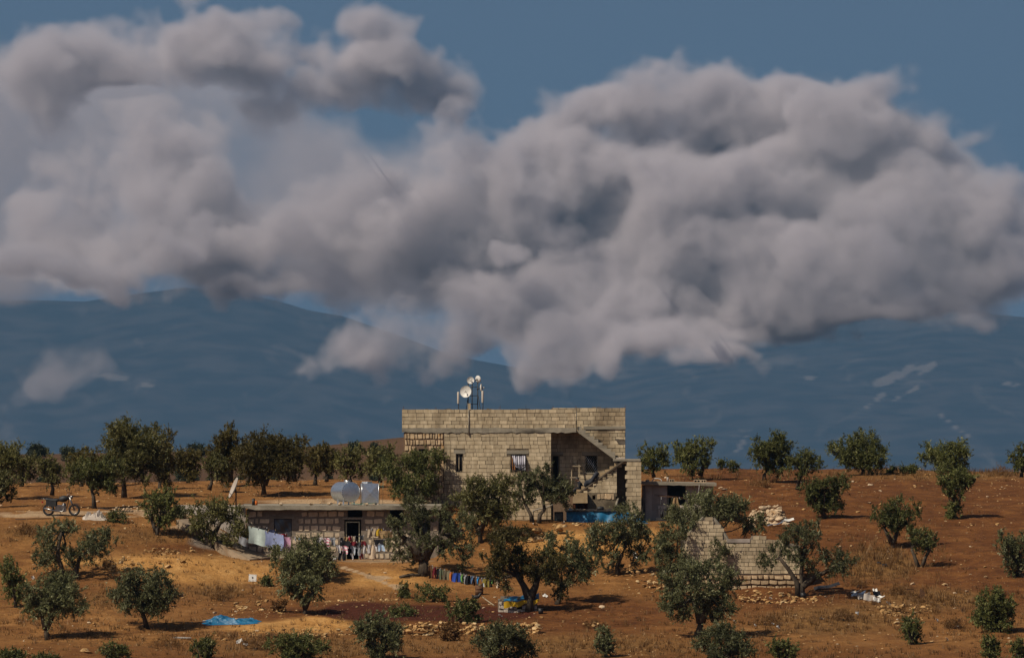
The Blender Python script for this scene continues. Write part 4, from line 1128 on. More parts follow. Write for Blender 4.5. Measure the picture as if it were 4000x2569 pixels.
T('spreading olive in front of the broken gable', (1585,1372), (1510,1702,1208,1345), 'grey', 11, blobs=[(1590,1225,40,22),(1550,1255,32,26),(1600,1260,40,26),(1650,1265,36,22),(1680,1285,22,24),(1540,1300,34,28),(1595,1305,40,28),(1650,1305,30,22),(1570,1335,34,18)])
T('heavy dark olive on the open slope in front of the ruin', (1632,1490), (1545,1740,1310,1462), 'grey', 12, thick=1.25, trunks=[[(1632,1490),(1640,1465),(1643,1440)],[(1641,1450),(1630,1420),(1618,1400)],[(1642,1448),(1655,1420),(1660,1395)]], dens=2000, blobs=[(1610,1335,44,26),(1660,1325,40,22),(1700,1360,30,24),(1580,1370,34,32),(1630,1375,44,32),(1690,1390,34,26),(1600,1415,38,26),(1655,1420,36,22),(1690,1430,28,24),(1570,1420,22,22)])
T('wide grey-green olive behind the broken gable and below the shed', (1680,1262), (1560,1782,1150,1262), 'grey', 11, y=-9, dens=1800, blobs=[(1600,1205,40,24),(1650,1185,36,24),(1690,1175,34,22),(1720,1200,40,28),(1755,1225,28,26),(1680,1215,40,24),(1625,1225,34,20),(1650,1160,18,10)])
T('open olive with splayed stems in front of the stone footing', (1878,1396), (1782,2000,1216,1385), 'grey', 11, trunks=[[(1878,1396),(1878,1370),(1877,1340),(1880,1300)],[(1870,1394),(1866,1362),(1845,1330),(1825,1305)],[(1880,1365),(1910,1350),(1940,1335),(1975,1328)]], blobs=[(1890,1230,26,16),(1860,1255,36,26),(1905,1262,32,28),(1830,1285,30,20),(1870,1300,30,22),(1935,1295,26,22),(1975,1315,30,24),(1950,1335,26,18),(1800,1310,20,20),(1905,1330,22,16)], dens=1300)
# right-hand hillside
T('stubby rounded olive on the red slope above the stone heap', (1928,1214), (1880,1982,1115,1200), 'green', 9, thick=1.2, dens=2000)
T('olive with two thin stems spread in a V on the red slope', (2091,1282), (2040,2152,1168,1250), 'green', 9, trunks=[[(2091,1282),(2090,1262)],[(2090,1266),(2070,1235)],[(2091,1266),(2103,1240)]], dens=1400)
T('small V-stemmed olive with a sparse flat crown below the other V tree', (2155,1326), (2115,2206,1234,1288), 'green', 7, trunks=[[(2152,1326),(2143,1305),(2135,1285)],[(2158,1326),(2167,1305),(2178,1285)]], dens=1400)
T('narrow column-shaped olive leafy to the ground', (2235,1214), (2200,2272,1095,1212), 'green', 9, blobs=[(2232,1110,30,18),(2250,1125,26,18),(2220,1130,24,22),(2235,1160,26,24),(2232,1190,18,22),(2262,1120,22,14),(2234,1206,18,10)], dens=2000)
T('olive leaning into the picture at the edge of the red slope', (2396,1350), (2334,2410,1230,1362), 'grey', 8, dens=1300)
T('dense dark olive bush at the foot of the red slope', (2330,1478), (2280,2382,1370,1490), 'green', 9, dens=2000)
CR = 'olives along the crest of the red slope'
T('paired round olives on the crest just beside the stair pier', (1531,1110), (1490,1572,1040,1108), 'green', 8, y=26, group=CR)
T('spreading olive on the crest above the shed', (1640,1108), (1566,1673,1026,1106), 'green', 9, y=24, trunks=[[(1640,1108),(1648,1090),(1655,1080)],[(1622,1108),(1622,1085)]], group=CR)
T('tall double-crowned olive on the crest', (1790,1118), (1748,1862,1016,1112), 'green', 9, y=22, group=CR)
T('low arching olive just below the crest with one thin stem', (1870,1140), (1838,1936,1056,1112), 'green', 7, y=13, trunks=[[(1867,1140),(1872,1122),(1880,1105)]], group=CR)
T('large domed olive on the crest, ragged on its right side', (2020,1108), (1943,2086,1014,1106), 'green', 10, y=32, group=CR)
T('dome-shaped olive on the crest behind the column-shaped tree', (2228,1106), (2150,2292,1030,1106), 'green', 9, y=33, group=CR)
T('olive at the end of the crest, cut by the frame', (2392,1110), (2362,2430,1040,1112), 'green', 7, y=30, group=CR)
BLAB = iter(['low green bush on the crest beside the double-crowned olive', 'tiny green bush on the crest above the shed roof end', 'wide low bush on the crest beside the dome-shaped olive', 'rounded bush on the crest touching the dome-shaped olive', 'dark bush on the crest tight against the stair pier', 'small bush on the crest next to the large domed olive'])
for (u, v, w, h) in ((1718,1090,34,24),(1690,1085,14,14),(2115,1100,46,20),(2140,1098,24,22),(1500,1100,20,30),(2085,1105,18,14)):
    T(next(BLAB), (u, v + 8), (u - w / 2, u + w / 2, v - h / 2, v + h / 2), 'green', 4, y=34, name='bush', cat='bush', group='bushes on the crest', nolimb=True)
# foreground bushes along the lower edge
for (lab, base, box, kd) in (
    ('grey-green olive sapling in front of the dry stone wall end', (897,1545), (830,962,1430,1542), 'grey'),
    ('dense green bush below the pale sand mound', (700,1550), (630,768,1480,1548), 'green'),
    ('small pointed green bush at the lower edge below the drooping olive', (270,1545), (235,306,1504,1545), 'green'),
    ('low round bush at the lower edge between stones', (478,1545), (445,512,1488,1545), 'green'),
    ('bushy olive shoots in front of the dry stone wall', (1180,1552), (1100,1262,1454,1548), 'grey'),
    ('single upright grey shoot cluster on the open slope', (1417,1537), (1390,1446,1470,1535), 'grey'),
    ('wide low olive regrowth below the heavy dark olive', (1695,1555), (1618,1772,1464,1550), 'grey'),
    ('low round bush beside the wide olive regrowth', (1838,1555), (1790,1884,1494,1552), 'green'),
    ('narrow dark little olive on the stony slope', (2135,1508), (2110,2162,1440,1506), 'green'),
    ('bush at the lower edge under the dense dark olive bush', (2320,1548), (2294,2348,1488,1548), 'green'),
    ('leafy bush in the lower corner of the red slope', (2390,1552), (2362,2420,1496,1550), 'green'),
    ('leafy low bush in the lower corner by the bare flat', (30,1555), (-10,75,1520,1552), 'green'),
    ('spreading low bush beside the corner bush on the flat', (110,1556), (70,150,1530,1556), 'green')):
    T(lab, base, box, kd, 7, name='olive_shrub', cat='bush', dens=1900)
# garden plants by the tilled patch
for (lab, base, box, kd) in (
    ('tall leafy garden plant beside the cut log', (945,1400), (934,962,1366,1402), 'green'),
    ('row of leafy garden plants below the old olive', (1015,1408), (968,1058,1366,1410), 'green'),
    ('low leafy plant in the tilled red soil', (940,1442), (905,978,1418,1444), 'green'),
    ('broad clump of leafy plants above the dry stone wall', (1085,1458), (1040,1132,1404,1460), 'green'),
    ('dry brown bush in front of the dry stone wall', (1048,1500), (1028,1084,1456,1502), 'dry'),
    ('brown dead bush on the bank below the blue sheet', (652,1432), (632,676,1408,1434), 'dry'),
    ('small green weed clump on the sandy bank beside the white panel', (622,1372), (606,642,1350,1376), 'green'),
    ('dark weeds heaped beside the white sack', (265,1222), (240,300,1198,1226), 'green'),
    ('weedy scrub by the rubble above the ramp', (420,1212), (395,445,1190,1215), 'grey')):
    T(lab, base, box, kd, 6, name='plant', cat='plant', nolimb=True, dens=1700, leaf=(.11, .05))
for (lab, base, box) in (
    ('low dry scrub on the sandy bank above the crumpled blue sheet', (515,1405), (488,545,1384,1407)),
    ('dry scrub patch between the sand mound and the lower edge bushes', (600,1520), (560,645,1492,1522)),
    ('straw-brown scrub at the lower edge below the blue sheet', (390,1512), (352,430,1490,1514)),
    ('brown scrub clump below the rubble band of the ruin', (1790,1462), (1750,1835,1440,1464)),
    ('brown scrub clump beside the scrap pile rubble', (1975,1452), (1935,2015,1428,1454)),
    ('dark dry scrub on the slope under the tan grass', (2010,1372), (1970,2050,1354,1374)),
    ('dry scrub just above the scrap pile', (2105,1390), (2075,2135,1374,1392)),
    ('brown scrub under the dense dark olive bush', (2235,1470), (2205,2268,1448,1472)),
    ('dry scrub along the crest beside the dome-shaped olive', (2345,1112), (2310,2390,1094,1114)),
    ('brown scrub along the crest next to the large domed olive', (1965,1124), (1930,2000,1108,1126)),
    ('thorny dry bush on the red slope below the crest olives', (1790,1140), (1760,1815,1124,1142)),
    ('dry scrub on the bank below the motorcycle', (60,1248), (20,100,1226,1250)),
    ('dry scrub beside the twin-stemmed olive', (250,1330), (220,285,1312,1332)),
    ('brown scrub in the stony ground right of the coop', (1390,1470), (1360,1425,1452,1472))):
    T(lab, base, box, 'dry', 5, name='scrub', cat='scrub', nolimb=True, dens=900, leaf=(.16, .018))
# far trees on the brown hill: too small to show more than their outline
FG = 'far trees on the brown hill'
FLAB = ['far tree on the hill skyline above the motorcycle', 'small far bush beside the skyline tree above the motorcycle', 'rounded far tree on the hill above the shaggy olive', 'spreading far tree on the hill next to the tall ragged olive', 'upright far tree beside the tall dark grove olive', 'dark far bush low on the hill behind the grove', 'dark round far bush at the foot of the hill by the motorcycle', 'dark far bush below the rounded yellowish olive', 'far tree on the brown hill nearest the house wall', 'far tree on the brown hill above the water tanks', 'tiny far tree on the skyline above the wide forked olive', 'far bush at the hill foot behind the wide forked olive', 'tiny far bush beside the dark bush behind the grove', 'far bush at the hill foot behind the leaning olive', 'far bush at the hill foot behind the satellite dish', 'far tree low on the hill beside the house corner', 'small far tree on the skyline by the end of the road', 'slim far tree halfway up the hill behind the grove', 'far bush at the hill foot behind the square tank', 'tiny far tree on the skyline beside the tall ragged olive']
for i, (u, v, w, h) in enumerate(((90,1060,44,34),(74,1062,20,22),(160,1066,32,34),(462,1058,40,36),(432,1090,26,36),(430,1120,34,30),(100,1138,26,24),(500,1135,26,20),(878,1052,22,30),(830,1052,30,22),(700,1035,16,14),(640,1130,30,20),(455,1128,22,16),(770,1130,22,16),(560,1128,22,20),(900,1070,24,24),(30,1070,24,22),(420,1100,22,28),(880,1120,30,22),(470,1040,16,14))):
    yy = 480. if v < 1075 else 300.
    p = at(u * K_, v * K_, yy); m = (yy + 400) / FPX * K_
    zg = gz(p.x, yy)
    # stand on the hill: find the distance at which the ground meets this pixel
    for yq in np.arange(140, 700, 4.0):
        q = at(u * K_, (v + h / 2) * K_, yq)
        if gz(q.x, yq) >= q.z: yy = yq; break
    m = (yy + 400) / FPX * K_
    b = at(u * K_, (v + h / 2) * K_, yy); b.z = gz(b.x, yy)
    root = thing('far_tree', FLAB[i], 'tree', b, 0, FG)
    bl = []
    for k in range(5):
        a = k * 1.26; bl.append((Vector((math.cos(a) * w * .26 * m, math.sin(a) * w * .26 * m, h * (.55 + .16 * math.sin(a * 2)) * m)), (w * .27 * m, w * .27 * m, h * .28 * m)))
    s = max(1.0, w * m / 3.2)
    MB().tube([(0, 0, -.3), (.1 * s, 0, h * .25 * m), (0, 0, h * .5 * m)], [.16 * s, .12 * s, .06 * s], 5).build('trunk', M_bark, root)
    link('crown', leaves_mesh('crown', bl, 900 + i, M_leaf['dark'], 420 / s ** 2 * 1.6, .26 * s, .12 * s, .16 * s), root)
# ---------------------------------------------------------------- rooftop mast and dishes
def P(u, v, y): return at(u, v, y)
def make_mast():
    y = 1.2; t = thing('antenna_mast', 'black lattice antenna mast standing on the parapet of the block house', 'mast', P(1848, 1612, y))
    o = t.location
    def q(u, v, yy=y): return P(u, v, yy) - o
    for (u, v) in ((1829, 1495), (1844, 1490), (1866, 1478)):
        MB().tube([q(u, 1660, y + (.35 if u == 1844 else 0)), q(u, v, y + (.35 if u == 1844 else 0))], .026, 6).build('pole', M_iron, t)
    for v in (1511, 1545, 1578):
        MB().tube([q(1829, v), q(1866, v)], .016, 5).build('rung', M_iron, t)
        MB().tube([q(1829, v), q(1844, v, y + .35)], .014, 5).build('rung', M_iron, t)
    for a, b in (((1829, 1546), (1813, 1660)), ((1868, 1546), (1886, 1660))):
        MB().tube([q(*a), q(*b)], .018, 5).build('brace', M_iron, t)
def dish(label, u, v, y, rad, face, back=False, name='dish_antenna', depth=.28, arm=True, mat=None):
    c = P(u, v, y); t = thing(name, label, 'antenna', c)
    f = Vector(face).normalized()
    prof = [(-depth * rad * (1 - (k / 7) ** 2), rad * k / 7) for k in range(0, 8)] + [(.03 * rad, rad * 1.02), (-.05 * rad, rad * 1.03)] + [(-depth * rad * (1 - (k / 7) ** 2) - .03, rad * k / 7) for k in range(6, -1, -1)]
    MB().lathe((0, 0, 0), f, prof, 22).build('reflector', mat or M_white, t)
    if arm:
        fp = f * rad * .45
        MB().tube([f * (-depth * rad), fp], .014, 5).build('feed_arm', M_plaster, t)
        MB().lathe(fp, f, [(-.05, .0), (-.05, .045), (.03, .045), (.03, 0)], 8).build('feed_horn', M_white, t)
    MB().tube([f * (-depth * rad - .02), f * (-depth * rad - .2) + Vector((0, .0, -.04))], .03, 6).build('mount', M_iron, t)
    return t
make_mast()
dish('large white dish facing out low on the mast', 1819, 1529, 1.0, .30, (-.35, -1, .12))
dish('small white dish facing out near the top of the mast', 1838, 1485, 1.2, .185, (.1, -1, .2))
dish('small white dish on the tallest mast pole turned away', 1868, 1480, 1.05, .18, (.75, .9, .15))
dish('white dish seen edge-on halfway up the mast', 1882, 1515, 1.1, .22, (1, -.12, .1))
def panel_antenna(label, u, v0, v1, y, foot):
    c = P(u, v1, y); t = thing('panel_antenna', label, 'antenna', c)
    h = P(u, v0, y).z - c.z
    m = MB(); n = 8; vs = []
    for z in (0, .03, h - .03, h):
        s = .75 if z in (0, h) else 1
        for k in range(n):
            a = 2 * math.pi * k / n; vs.append((math.cos(a) * .055 * s, math.sin(a) * .04 * s, z))
    m.add(vs, [(i * n + k, i * n + (k + 1) % n, (i + 1) * n + (k + 1) % n, (i + 1) * n + k) for i in range(3) for k in range(n)] + [tuple(range(n))[::-1], tuple(3 * n + k for k in range(n))], True)
    m.build('radome', M_plaster2, t)
    MB().tube([(0.02, .06, h * .8), (0.02, .06, P(u, foot, y).z - c.z)], .022, 6).build('pole', M_iron, t)
    MB().box((-.02, .02, h * .2), (.04, .08, h * .24)).box((-.02, .02, h * .75), (.04, .08, h * .79)).build('clamp', M_iron, t)
panel_antenna('upright panel antenna on its own pole beside the mast', 1790, 1530, 1577, .9, 1655)
panel_antenna('upright panel antenna fixed to the mast brace under the edge-on dish', 1885, 1526, 1573, .9, 1655)
tag(MB().box((-.3, -.2, 0), (.3, .2, .05)).tube([(.1, 0, .05), (.1, 0, .26)], .008, 5).build('rebar_hatch', M_iron, None, P(2047, 1600, 2.) ), 'flat dark hatch with a bare steel rod on the house roof', 'hatch')

# ---------------------------------------------------------------- things on the low roof
yr = -5.4; ZR = Zp(1973.5, -7.75)
def roof_pt(u, y=yr): return Vector((X(u, y), y, ZR + .012))
def make_tanks():
    b = roof_pt(1370, -5.9); t = thing('water_tank', 'round galvanised water tank lying on its side on the low roof', 'tank', b)
    ax = Vector((.42, -.91, 0)).normalized(); rad = .51; zc = rad + .14; L = 1.4
    c = Vector((0, 0, zc)) - ax * .45; e = c + ax * .45
    MB().lathe(e, -ax, [(0, rad), (L, rad)], 30).build('shell', M_galv, t)
    cap = MB().lathe(e, ax, [(0, rad + .012), (.02, rad + .012), (.03, rad - .01), (.05, rad * .72), (.062, rad * .4), (.066, .0)], 30, False).build('end_cap', M_galv, t)
    for k in range(26):
        a = 2 * math.pi * k / 26; s = ax.cross(Vector((0, 0, 1))).normalized(); up = Vector((0, 0, 1))
        q = e + (s * math.cos(a) + up * math.sin(a)) * (rad - .01) + ax * .03
        MB().lathe(q, ax, [(0, .022), (.012, .02), (.018, 0)], 5).build('crimp', M_chrome, cap)
    MB().lathe(e - ax * L, -ax, [(0, rad), (.03, rad * .7), (.04, 0)], 30).build('end_cap', M_galv, t)
    MB().lathe(c + Vector((.0, 0, rad - .03)), (0, 0, 1), [(0, .16), (.10, .16), (.10, .18), (.12, .18), (.12, 0)], 16).build('filler_neck', M_galv, t)
    for s in (-.25, -.95):
        q = e + ax * s; w = ax.cross(Vector((0, 0, 1))).normalized()
        m = MB()
        for k in (-1, 1):
            a = q + w * .3 * k
            m.box((a.x - .04, a.y - .04, 0), (a.x + .04, a.y + .04, zc - .35))
        m.build('cradle', M_galv, t)
    b = roof_pt(1443, -5.3); t = thing('box_tank', 'square galvanised water tank with cross-creased faces on the low roof', 'tank', b)
    w, h0, h1 = .43, .10, 1.08
    m = MB()
    # faces dished to a centre crease
    C8 = [(-w, -w, h0), (w, -w, h0), (w, w, h0), (-w, w, h0), (-w, -w, h1), (w, -w, h1), (w, w, h1), (-w, w, h1)]
    vs = [Vector(c) for c in C8]; fs = []
    for q in ((0, 1, 5, 4), (1, 2, 6, 5), (2, 3, 7, 6), (3, 0, 4, 7), (4, 5, 6, 7), (0, 3, 2, 1)):
        cc = sum((vs[i] for i in q), Vector()) / 4; nn = (cc - Vector((0, 0, (h0 + h1) / 2))).normalized()
        k = len(vs); vs.append(cc + nn * .03); fs += [(q[i], q[(i + 1) % 4], k) for i in range(4)]
    m.add(vs, fs); m.build('shell', M_galv, t); t.rotation_euler.z = .12
    MB().lathe((-.12, 0, h1 + .02), (0, 0, 1), [(0, .26), (.08, .26), (.08, .24), (.09, 0)], 4, False).build('lid', M_galv, t)
    for a in ((-.38, -.38), (.38, -.38), (-.38, .38), (.38, .38)): MB().box((a[0] - .04, a[1] - .04, 0), (a[0] + .04, a[1] + .04, h0 - .002)).build('foot', M_plaster2, t)
    for a in (-w, w): MB().tube([(a, -w, h0), (a, -w, h1)], .018, 4).build('corner_strip', M_galv, t)
    g = ramp_mat('green_wire', (.10, .22, .16), (.14, .30, .21), 4)
    t = thing('wire_frame', 'thin green wire frame standing beside the square tank', 'frame', roof_pt(1482, -5.2))
    for x in (0, .17): MB().tube([(x, 0, 0), (x + .02, 0, 1.2)], .008, 4).build('rod', g, t)
    MB().tube([(0, 0, .9), (.19, 0, 1.0)], .008, 4).build('rod', g, t)
    tag(MB().tube([roof_pt(1372, -5.9) + Vector((0, 0, .08)), roof_pt(1400, -6) + Vector((0, 0, .04)), roof_pt(1425, -6) + Vector((0, 0, .06)), roof_pt(1470, -5.9) + Vector((0, 0, .10))], .013, 5).build('hose', g), 'thin green hose lying in front of the tanks', 'hose')
make_tanks()
def make_sat_dish():
    b = roof_pt(922, -3.2); b.z = Zp(1966, -3.2); t = thing('satellite_dish', 'grey satellite dish seen from the side on a short post', 'satellite dish', b)
    MB().tube([(0, 0, -.2), (0, 0, .62)], .035, 7).build('post', M_iron, t)
    MB().tube([(-.12, .1, 0), (0, 0, .32)], .016, 5).build('stay', M_iron, t)
    f = Vector((-.93, -.18, .38)).normalized(); c = Vector((-.16, 0, .82)); rad = .56
    prof = [(-.20 * rad * (1 - (k / 7) ** 2), rad * k / 7) for k in range(8)] + [(.0, rad * 1.02), (-.05, rad * 1.0)] + [(-.20 * rad * (1 - (k / 7) ** 2) - .03, rad * k / 7) for k in range(6, -1, -1)]
    MB().lathe(c, f, prof, 24).build('reflector', M_plaster, t)
    MB().tube([c - f * .14, Vector((0, 0, .55))], .05, 6).build('mount', M_rust, t)
    MB().tube([c + Vector((0, -.1, -rad * .9)), c + f * .5], .012, 5).build('feed_arm', M_iron, t)
make_sat_dish()
for (u, s, lab, mt) in ((1098, .27, 'round pale stone on the low roof edge between the pots and the tanks', ROCKP), (1216, .28, 'flat pale stone at the low roof edge', ROCKP), (1327, .24, 'pale stone on the low roof in front of the round tank', ROCKP), (1433, .24, 'pale block stone on the low roof in front of the square tank', ROCKP), (1290, .34, 'angular pale stone on the low roof beside the round tank', ROCKP), (1460, .16, 'small stone on the low roof by the corner of the square tank', ROCKP)):
    tag(put_rock(roof_pt(u, -7.2), s, mt), lab, 'stone')
def pot(u, rad, h, mat, label, y=-7.3):
    t = thing('can', label, 'can', roof_pt(u, y)); MB().lathe((0, 0, 0), (0, 0, 1), [(0, 0), (0, rad), (h, rad * 1.02), (h, rad * .9), (.03, rad * .88)], 12).build('body', mat, t)
    MB().torus((0, 0, h), (0, 0, 1), rad * 1.0, .008, 14, 4).build('rim', mat, t)
pot(990, .075, .33, M_iron, 'tall black can on the low roof edge')
pot(1001, .065, .22, ramp_mat('orange_plastic', (.42, .10, .02), (.52, .15, .03), 5), 'orange can next to the tall black can')
for (u, n, hh, lab) in ((1088, 2, .55, 'pair of bare steel rods sticking up from the roof slab'), (1259, 4, .42, 'bundle of steel rods near the middle of the roof slab')):
    t = thing('steel_rods', lab, 'rods', roof_pt(u, -3.0))
    for k in range(n): MB().tube([(k * .06, 0, 0), (k * .06 + R.uniform(-.02, .02), 0, hh * R.uniform(.85, 1.1))], .009, 4).build('rod', M_rust, t)
def rumple(name, label, c, L, W, H, mat, seed, rz=0.0, cat='tarpaulin', peaks=6):
    """crumpled sheet lying on the ground; skirts reach down to the soil"""
    r = random.Random(seed); pk = [(r.uniform(.12, .88), r.uniform(.2, .8), r.uniform(.35, 1), r.uniform(.08, .2)) for _ in range(peaks)]
    ca, sa = math.cos(rz), math.sin(rz)
    def fn(a, b):
        e = min(1, min(a, 1 - a) * 7, min(b, 1 - b) * 5)
        h = sum(k * math.exp(-((a - x) ** 2 + ((b - y) * W / L) ** 2) / s ** 2) for x, y, k, s in pk) * .6
        h += .20 * abs(math.sin(a * 19 + b * 7 + seed)) + .16 * abs(math.sin(a * 9 - b * 16)) + .14 * abs(math.sin(a * 37 + 5 * math.sin(b * 8))) + .05 * math.sin(a * 61 + b * 43)
        x, y = (a - .5) * L + .12 * math.sin(b * 9 + seed), (b - .5) * W * (1 + .25 * math.sin(a * 8 + seed))
        X_, Y_ = c.x + x * ca - y * sa, c.y + x * sa + y * ca
        return (X_ - c.x, Y_ - c.y, gz(X_, Y_) - c.z + .01 + H * h * e)
    o = MB().sheet(fn, 64, 26, False).build(name, mat, None, c); return tag(o, label, cat)
p = roof_pt(1508, -3.0); p.z = gz(p.x, p.y)
rumple('tarpaulin', 'small crumpled blue tarpaulin behind the square tank', p, 1.15, .9, .45, M_tarp, 3)
tag(put_rock(Vector((p.x + .1, p.y - .35, p.z + .08)), .22, ROCKP), 'stone holding down the small blue tarpaulin', 'stone')

# ---------------------------------------------------------------- washing
def cloth_mat(name, c, k=.75, stripes=None):
    if stripes: return stripe_mat(name, c, stripes[0], stripes[1], stripes[2])
    return ramp_mat(name, tuple(x * k for x in c), c, 3, rough=.95, bump=.2, bscale=12)
CL = {k: cloth_mat(k + '_cloth', c) for k, c in dict(black=(.012, .012, .015), charcoal=(.045, .046, .052), grey=(.22, .23, .25), white=(.46, .44, .45), mint=(.44, .52, .49), lilac=(.27, .32, .52), pink=(.52, .29, .42), red=(.32, .018, .028), maroon=(.12, .012, .018), blue=(.03, .075, .36), skyblue=(.03, .24, .55), denim=(.06, .11, .20), khaki=(.17, .145, .09), olive=(.13, .15, .09), tan=(.30, .20, .10), beige=(.34, .27, .20), yellow=(.50, .32, .03), mustard=(.24, .19, .04), orange=(.42, .13, .03), green=(.12, .26, .07), brown=(.09, .045, .022), paleblue=(.34, .44, .58), navy=(.02, .025, .06)).items()}
CL['zigzag'] = cloth_mat('zigzag_cloth', (.62, .55, .42), stripes=((.22, .07, .02), 55, 'Z'))
CL['print'] = cloth_mat('print_cloth', (.62, .58, .60), stripes=((.50, .16, .22), 24, 'DIAGONAL'))
CL['bwstripe'] = cloth_mat('barred_cloth', (.50, .52, .55), stripes=((.05, .09, .14), 60, 'Z'))
SHAPE = {
 'towel': [(0, 1, [(0, 1), (0, 1)])],
 'shirt': [(0, .32, [(.02, .98), (.0, 1)]), (.32, 1, [(.2, .8), (.2, .8)])],
 'trousers': [(0, .32, [(.12, .88), (.08, .92)]), (.32, 1, [(.08, .49), (.02, .36)]), (.32, 1, [(.51, .92), (.64, .98)])],
 'shorts': [(0, .5, [(.1, .9), (.04, .96)]), (.5, 1, [(.04, .48), (.0, .44)]), (.5, 1, [(.52, .96), (.56, 1.)])],
 'dress': [(0, 1, [(.3, .7), (0, 1)])],
 'sock': [(0, 1, [(.2, .8), (.3, .7)])]}
CLOTH_N = [0]
def garment(label, kind, u0, u1, v0, v1, y, col, cat=None, sag=0.0, group=None):
    """hangs from its pegs at v0; sag drops the right-hand top corner"""
    CLOTH_N[0] += 1; r = random.Random(CLOTH_N[0])
    a, b = P(u0, v0, y), P(u1, v0, y); z1 = P(u0, v1, y).z; c = (a + b) / 2
    o = thing({'towel': 'towel', 'shirt': 'shirt', 'trousers': 'trousers', 'shorts': 'shorts', 'dress': 'dress', 'sock': 'sock'}[kind], label, cat or kind, c, 0, group)
    W, H = (b.x - a.x) * 1.14, (a.z - z1) * r.uniform(.98, 1.08); ph = r.uniform(0, 6); fr = r.uniform(5, 9)
    m = MB()
    for (t0, t1, ((l0, r0), (l1, r1))) in SHAPE[kind]:
        def fn(p, q, t0=t0, t1=t1, l0=l0, r0=r0, l1=l1, r1=r1):
            t = t0 + (t1 - t0) * q; l = l0 + (l1 - l0) * q; rr = r0 + (r1 - r0) * q; s = l + (rr - l) * p
            fold = .06 * math.sin(fr * s * max(1, W) + ph) * (.35 + t) + .015 * math.sin(17 * s + 3 * t + ph)
            return ((s - .5) * W + .02 * math.sin(5 * t + ph), fold + .05 * t * math.sin(ph), -t * H - sag * s + .015 * math.sin(8 * s + ph) * (t > .9))
        m.sheet(fn, 8, 10)
    m.build('fabric', CL[col], o)
    n = 3 if W > .6 else 2
    for k in range(n):
        s = .12 + .76 * k / (n - 1); MB().box(((s - .5) * W - .012, -.022, -.05 - sag * s), ((s - .5) * W + .012, .022, .03 - sag * s)).build('peg', CL['white'] if r.random() > .4 else CL['tan'], o)
    return o
def line(name, label, pts, rad=.007):
    return tag(MB().tube(pts, rad, 4).build(name, M_iron), label, 'clothes line')
yl = -10.6
tp = [(965, 2048), (1105, 2094), (1300, 2108), (1420, 2104), (1560, 2098)]
line('clothes_line', 'front washing line sagging across the yard of the low house', [P(u, v, yl) for u, v in tp])
def post(u, v, y, label, h=None, r=.045):
    a = P(u, v, y); z = gz(a.x, a.y); t = MB().tube([(0, 0, z - a.z - .2), (.02, 0, (z - a.z) / 2), (0, 0, .05)], [r * 1.2, r, r * .85], 7).build('post', M_wood, None, a); return tag(t, label, 'post')
post(1456, 2062, -9.2, 'crooked wooden post in the middle of the washing', r=.04)
post(1560, 2098, yl, 'wooden post behind the old olive at the end of the front washing line')
LG = 'washing on the lines'
garment('pale grey-green towel at the start of the front line', 'towel', 976, 1040, 2053, 2118, yl - .02, 'mint', sag=.24, group=LG)
garment('lilac blue sheet hanging beside the grey-green towel', 'towel', 1040, 1103, 2073, 2130, yl - .05, 'lilac', sag=.20, group=LG)
garment('pink towel next to the lilac sheet', 'towel', 1099, 1134, 2094, 2150, yl - .02, 'pink', sag=.05, group=LG)
garment('mottled grey cloth hanging low beside the olive trunk', 'towel', 935, 968, 2090, 2122, yl + .8, 'grey', sag=.2, group=LG)
line('clothes_line', 'rear washing line in front of the low house wall', [P(u, v, yl + 1.2) for u, v in ((965, 2046), (1080, 2076), (1250, 2096), (1420, 2092), (1575, 2078))])
for (k, u0, u1, v0, v1, col, lab) in (('shirt', 1008, 1045, 2060, 2120, 'black', 'black shirt behind the lilac sheet'), ('trousers', 1048, 1078, 2068, 2145, 'navy', 'navy trousers behind the lilac sheet'), ('towel', 1086, 1118, 2084, 2100, 'red', 'short red cloth on the rear line'), ('trousers', 1086, 1100, 2095, 2155, 'maroon', 'maroon leggings between the lilac sheet and the pink towel'), ('sock', 1150, 1160, 2096, 2112, 'white', 'white sock on the rear line beside the red cloth'), ('sock', 1165, 1180, 2098, 2108, 'skyblue', 'blue sock on the rear line'), ('shirt', 1225, 1262, 2098, 2130, 'white', 'white vest half hidden by the leaning olive'), ('shirt', 1262, 1290, 2100, 2138, 'print', 'pink and white printed shirt beside the white vest'), ('shirt', 1290, 1312, 2098, 2130, 'grey', 'grey vest next to the printed shirt')):
    garment(lab, k, u0, u1, v0, v1, yl + 1.15, col, group=LG)
for (k, u0, u1, v0, v1, col, lab) in (('dress', 1326, 1346, 2098, 2128, 'black', 'black hooded top with white dots beside the doorway'), ('towel', 1346, 1362, 2096, 2110, 'tan', 'tan strip of cloth in front of the doorway'), ('towel', 1362, 1374, 2094, 2108, 'red', 'bright red cloth in front of the doorway'), ('towel', 1374, 1388, 2094, 2114, 'beige', 'beige cloth in front of the doorway'), ('shirt', 1402, 1422, 2090, 2108, 'charcoal', 'charcoal vest beside the doorway frame')):
    garment(lab, k, u0, u1, v0, v1, yl + .9, col, group=LG)
line('clothes_line', 'lower washing line in front of the doorway', [P(u, v, yl - .5) for u, v in ((1318, 2128), (1400, 2118), (1456, 2120), (1515, 2108), (1560, 2108))])
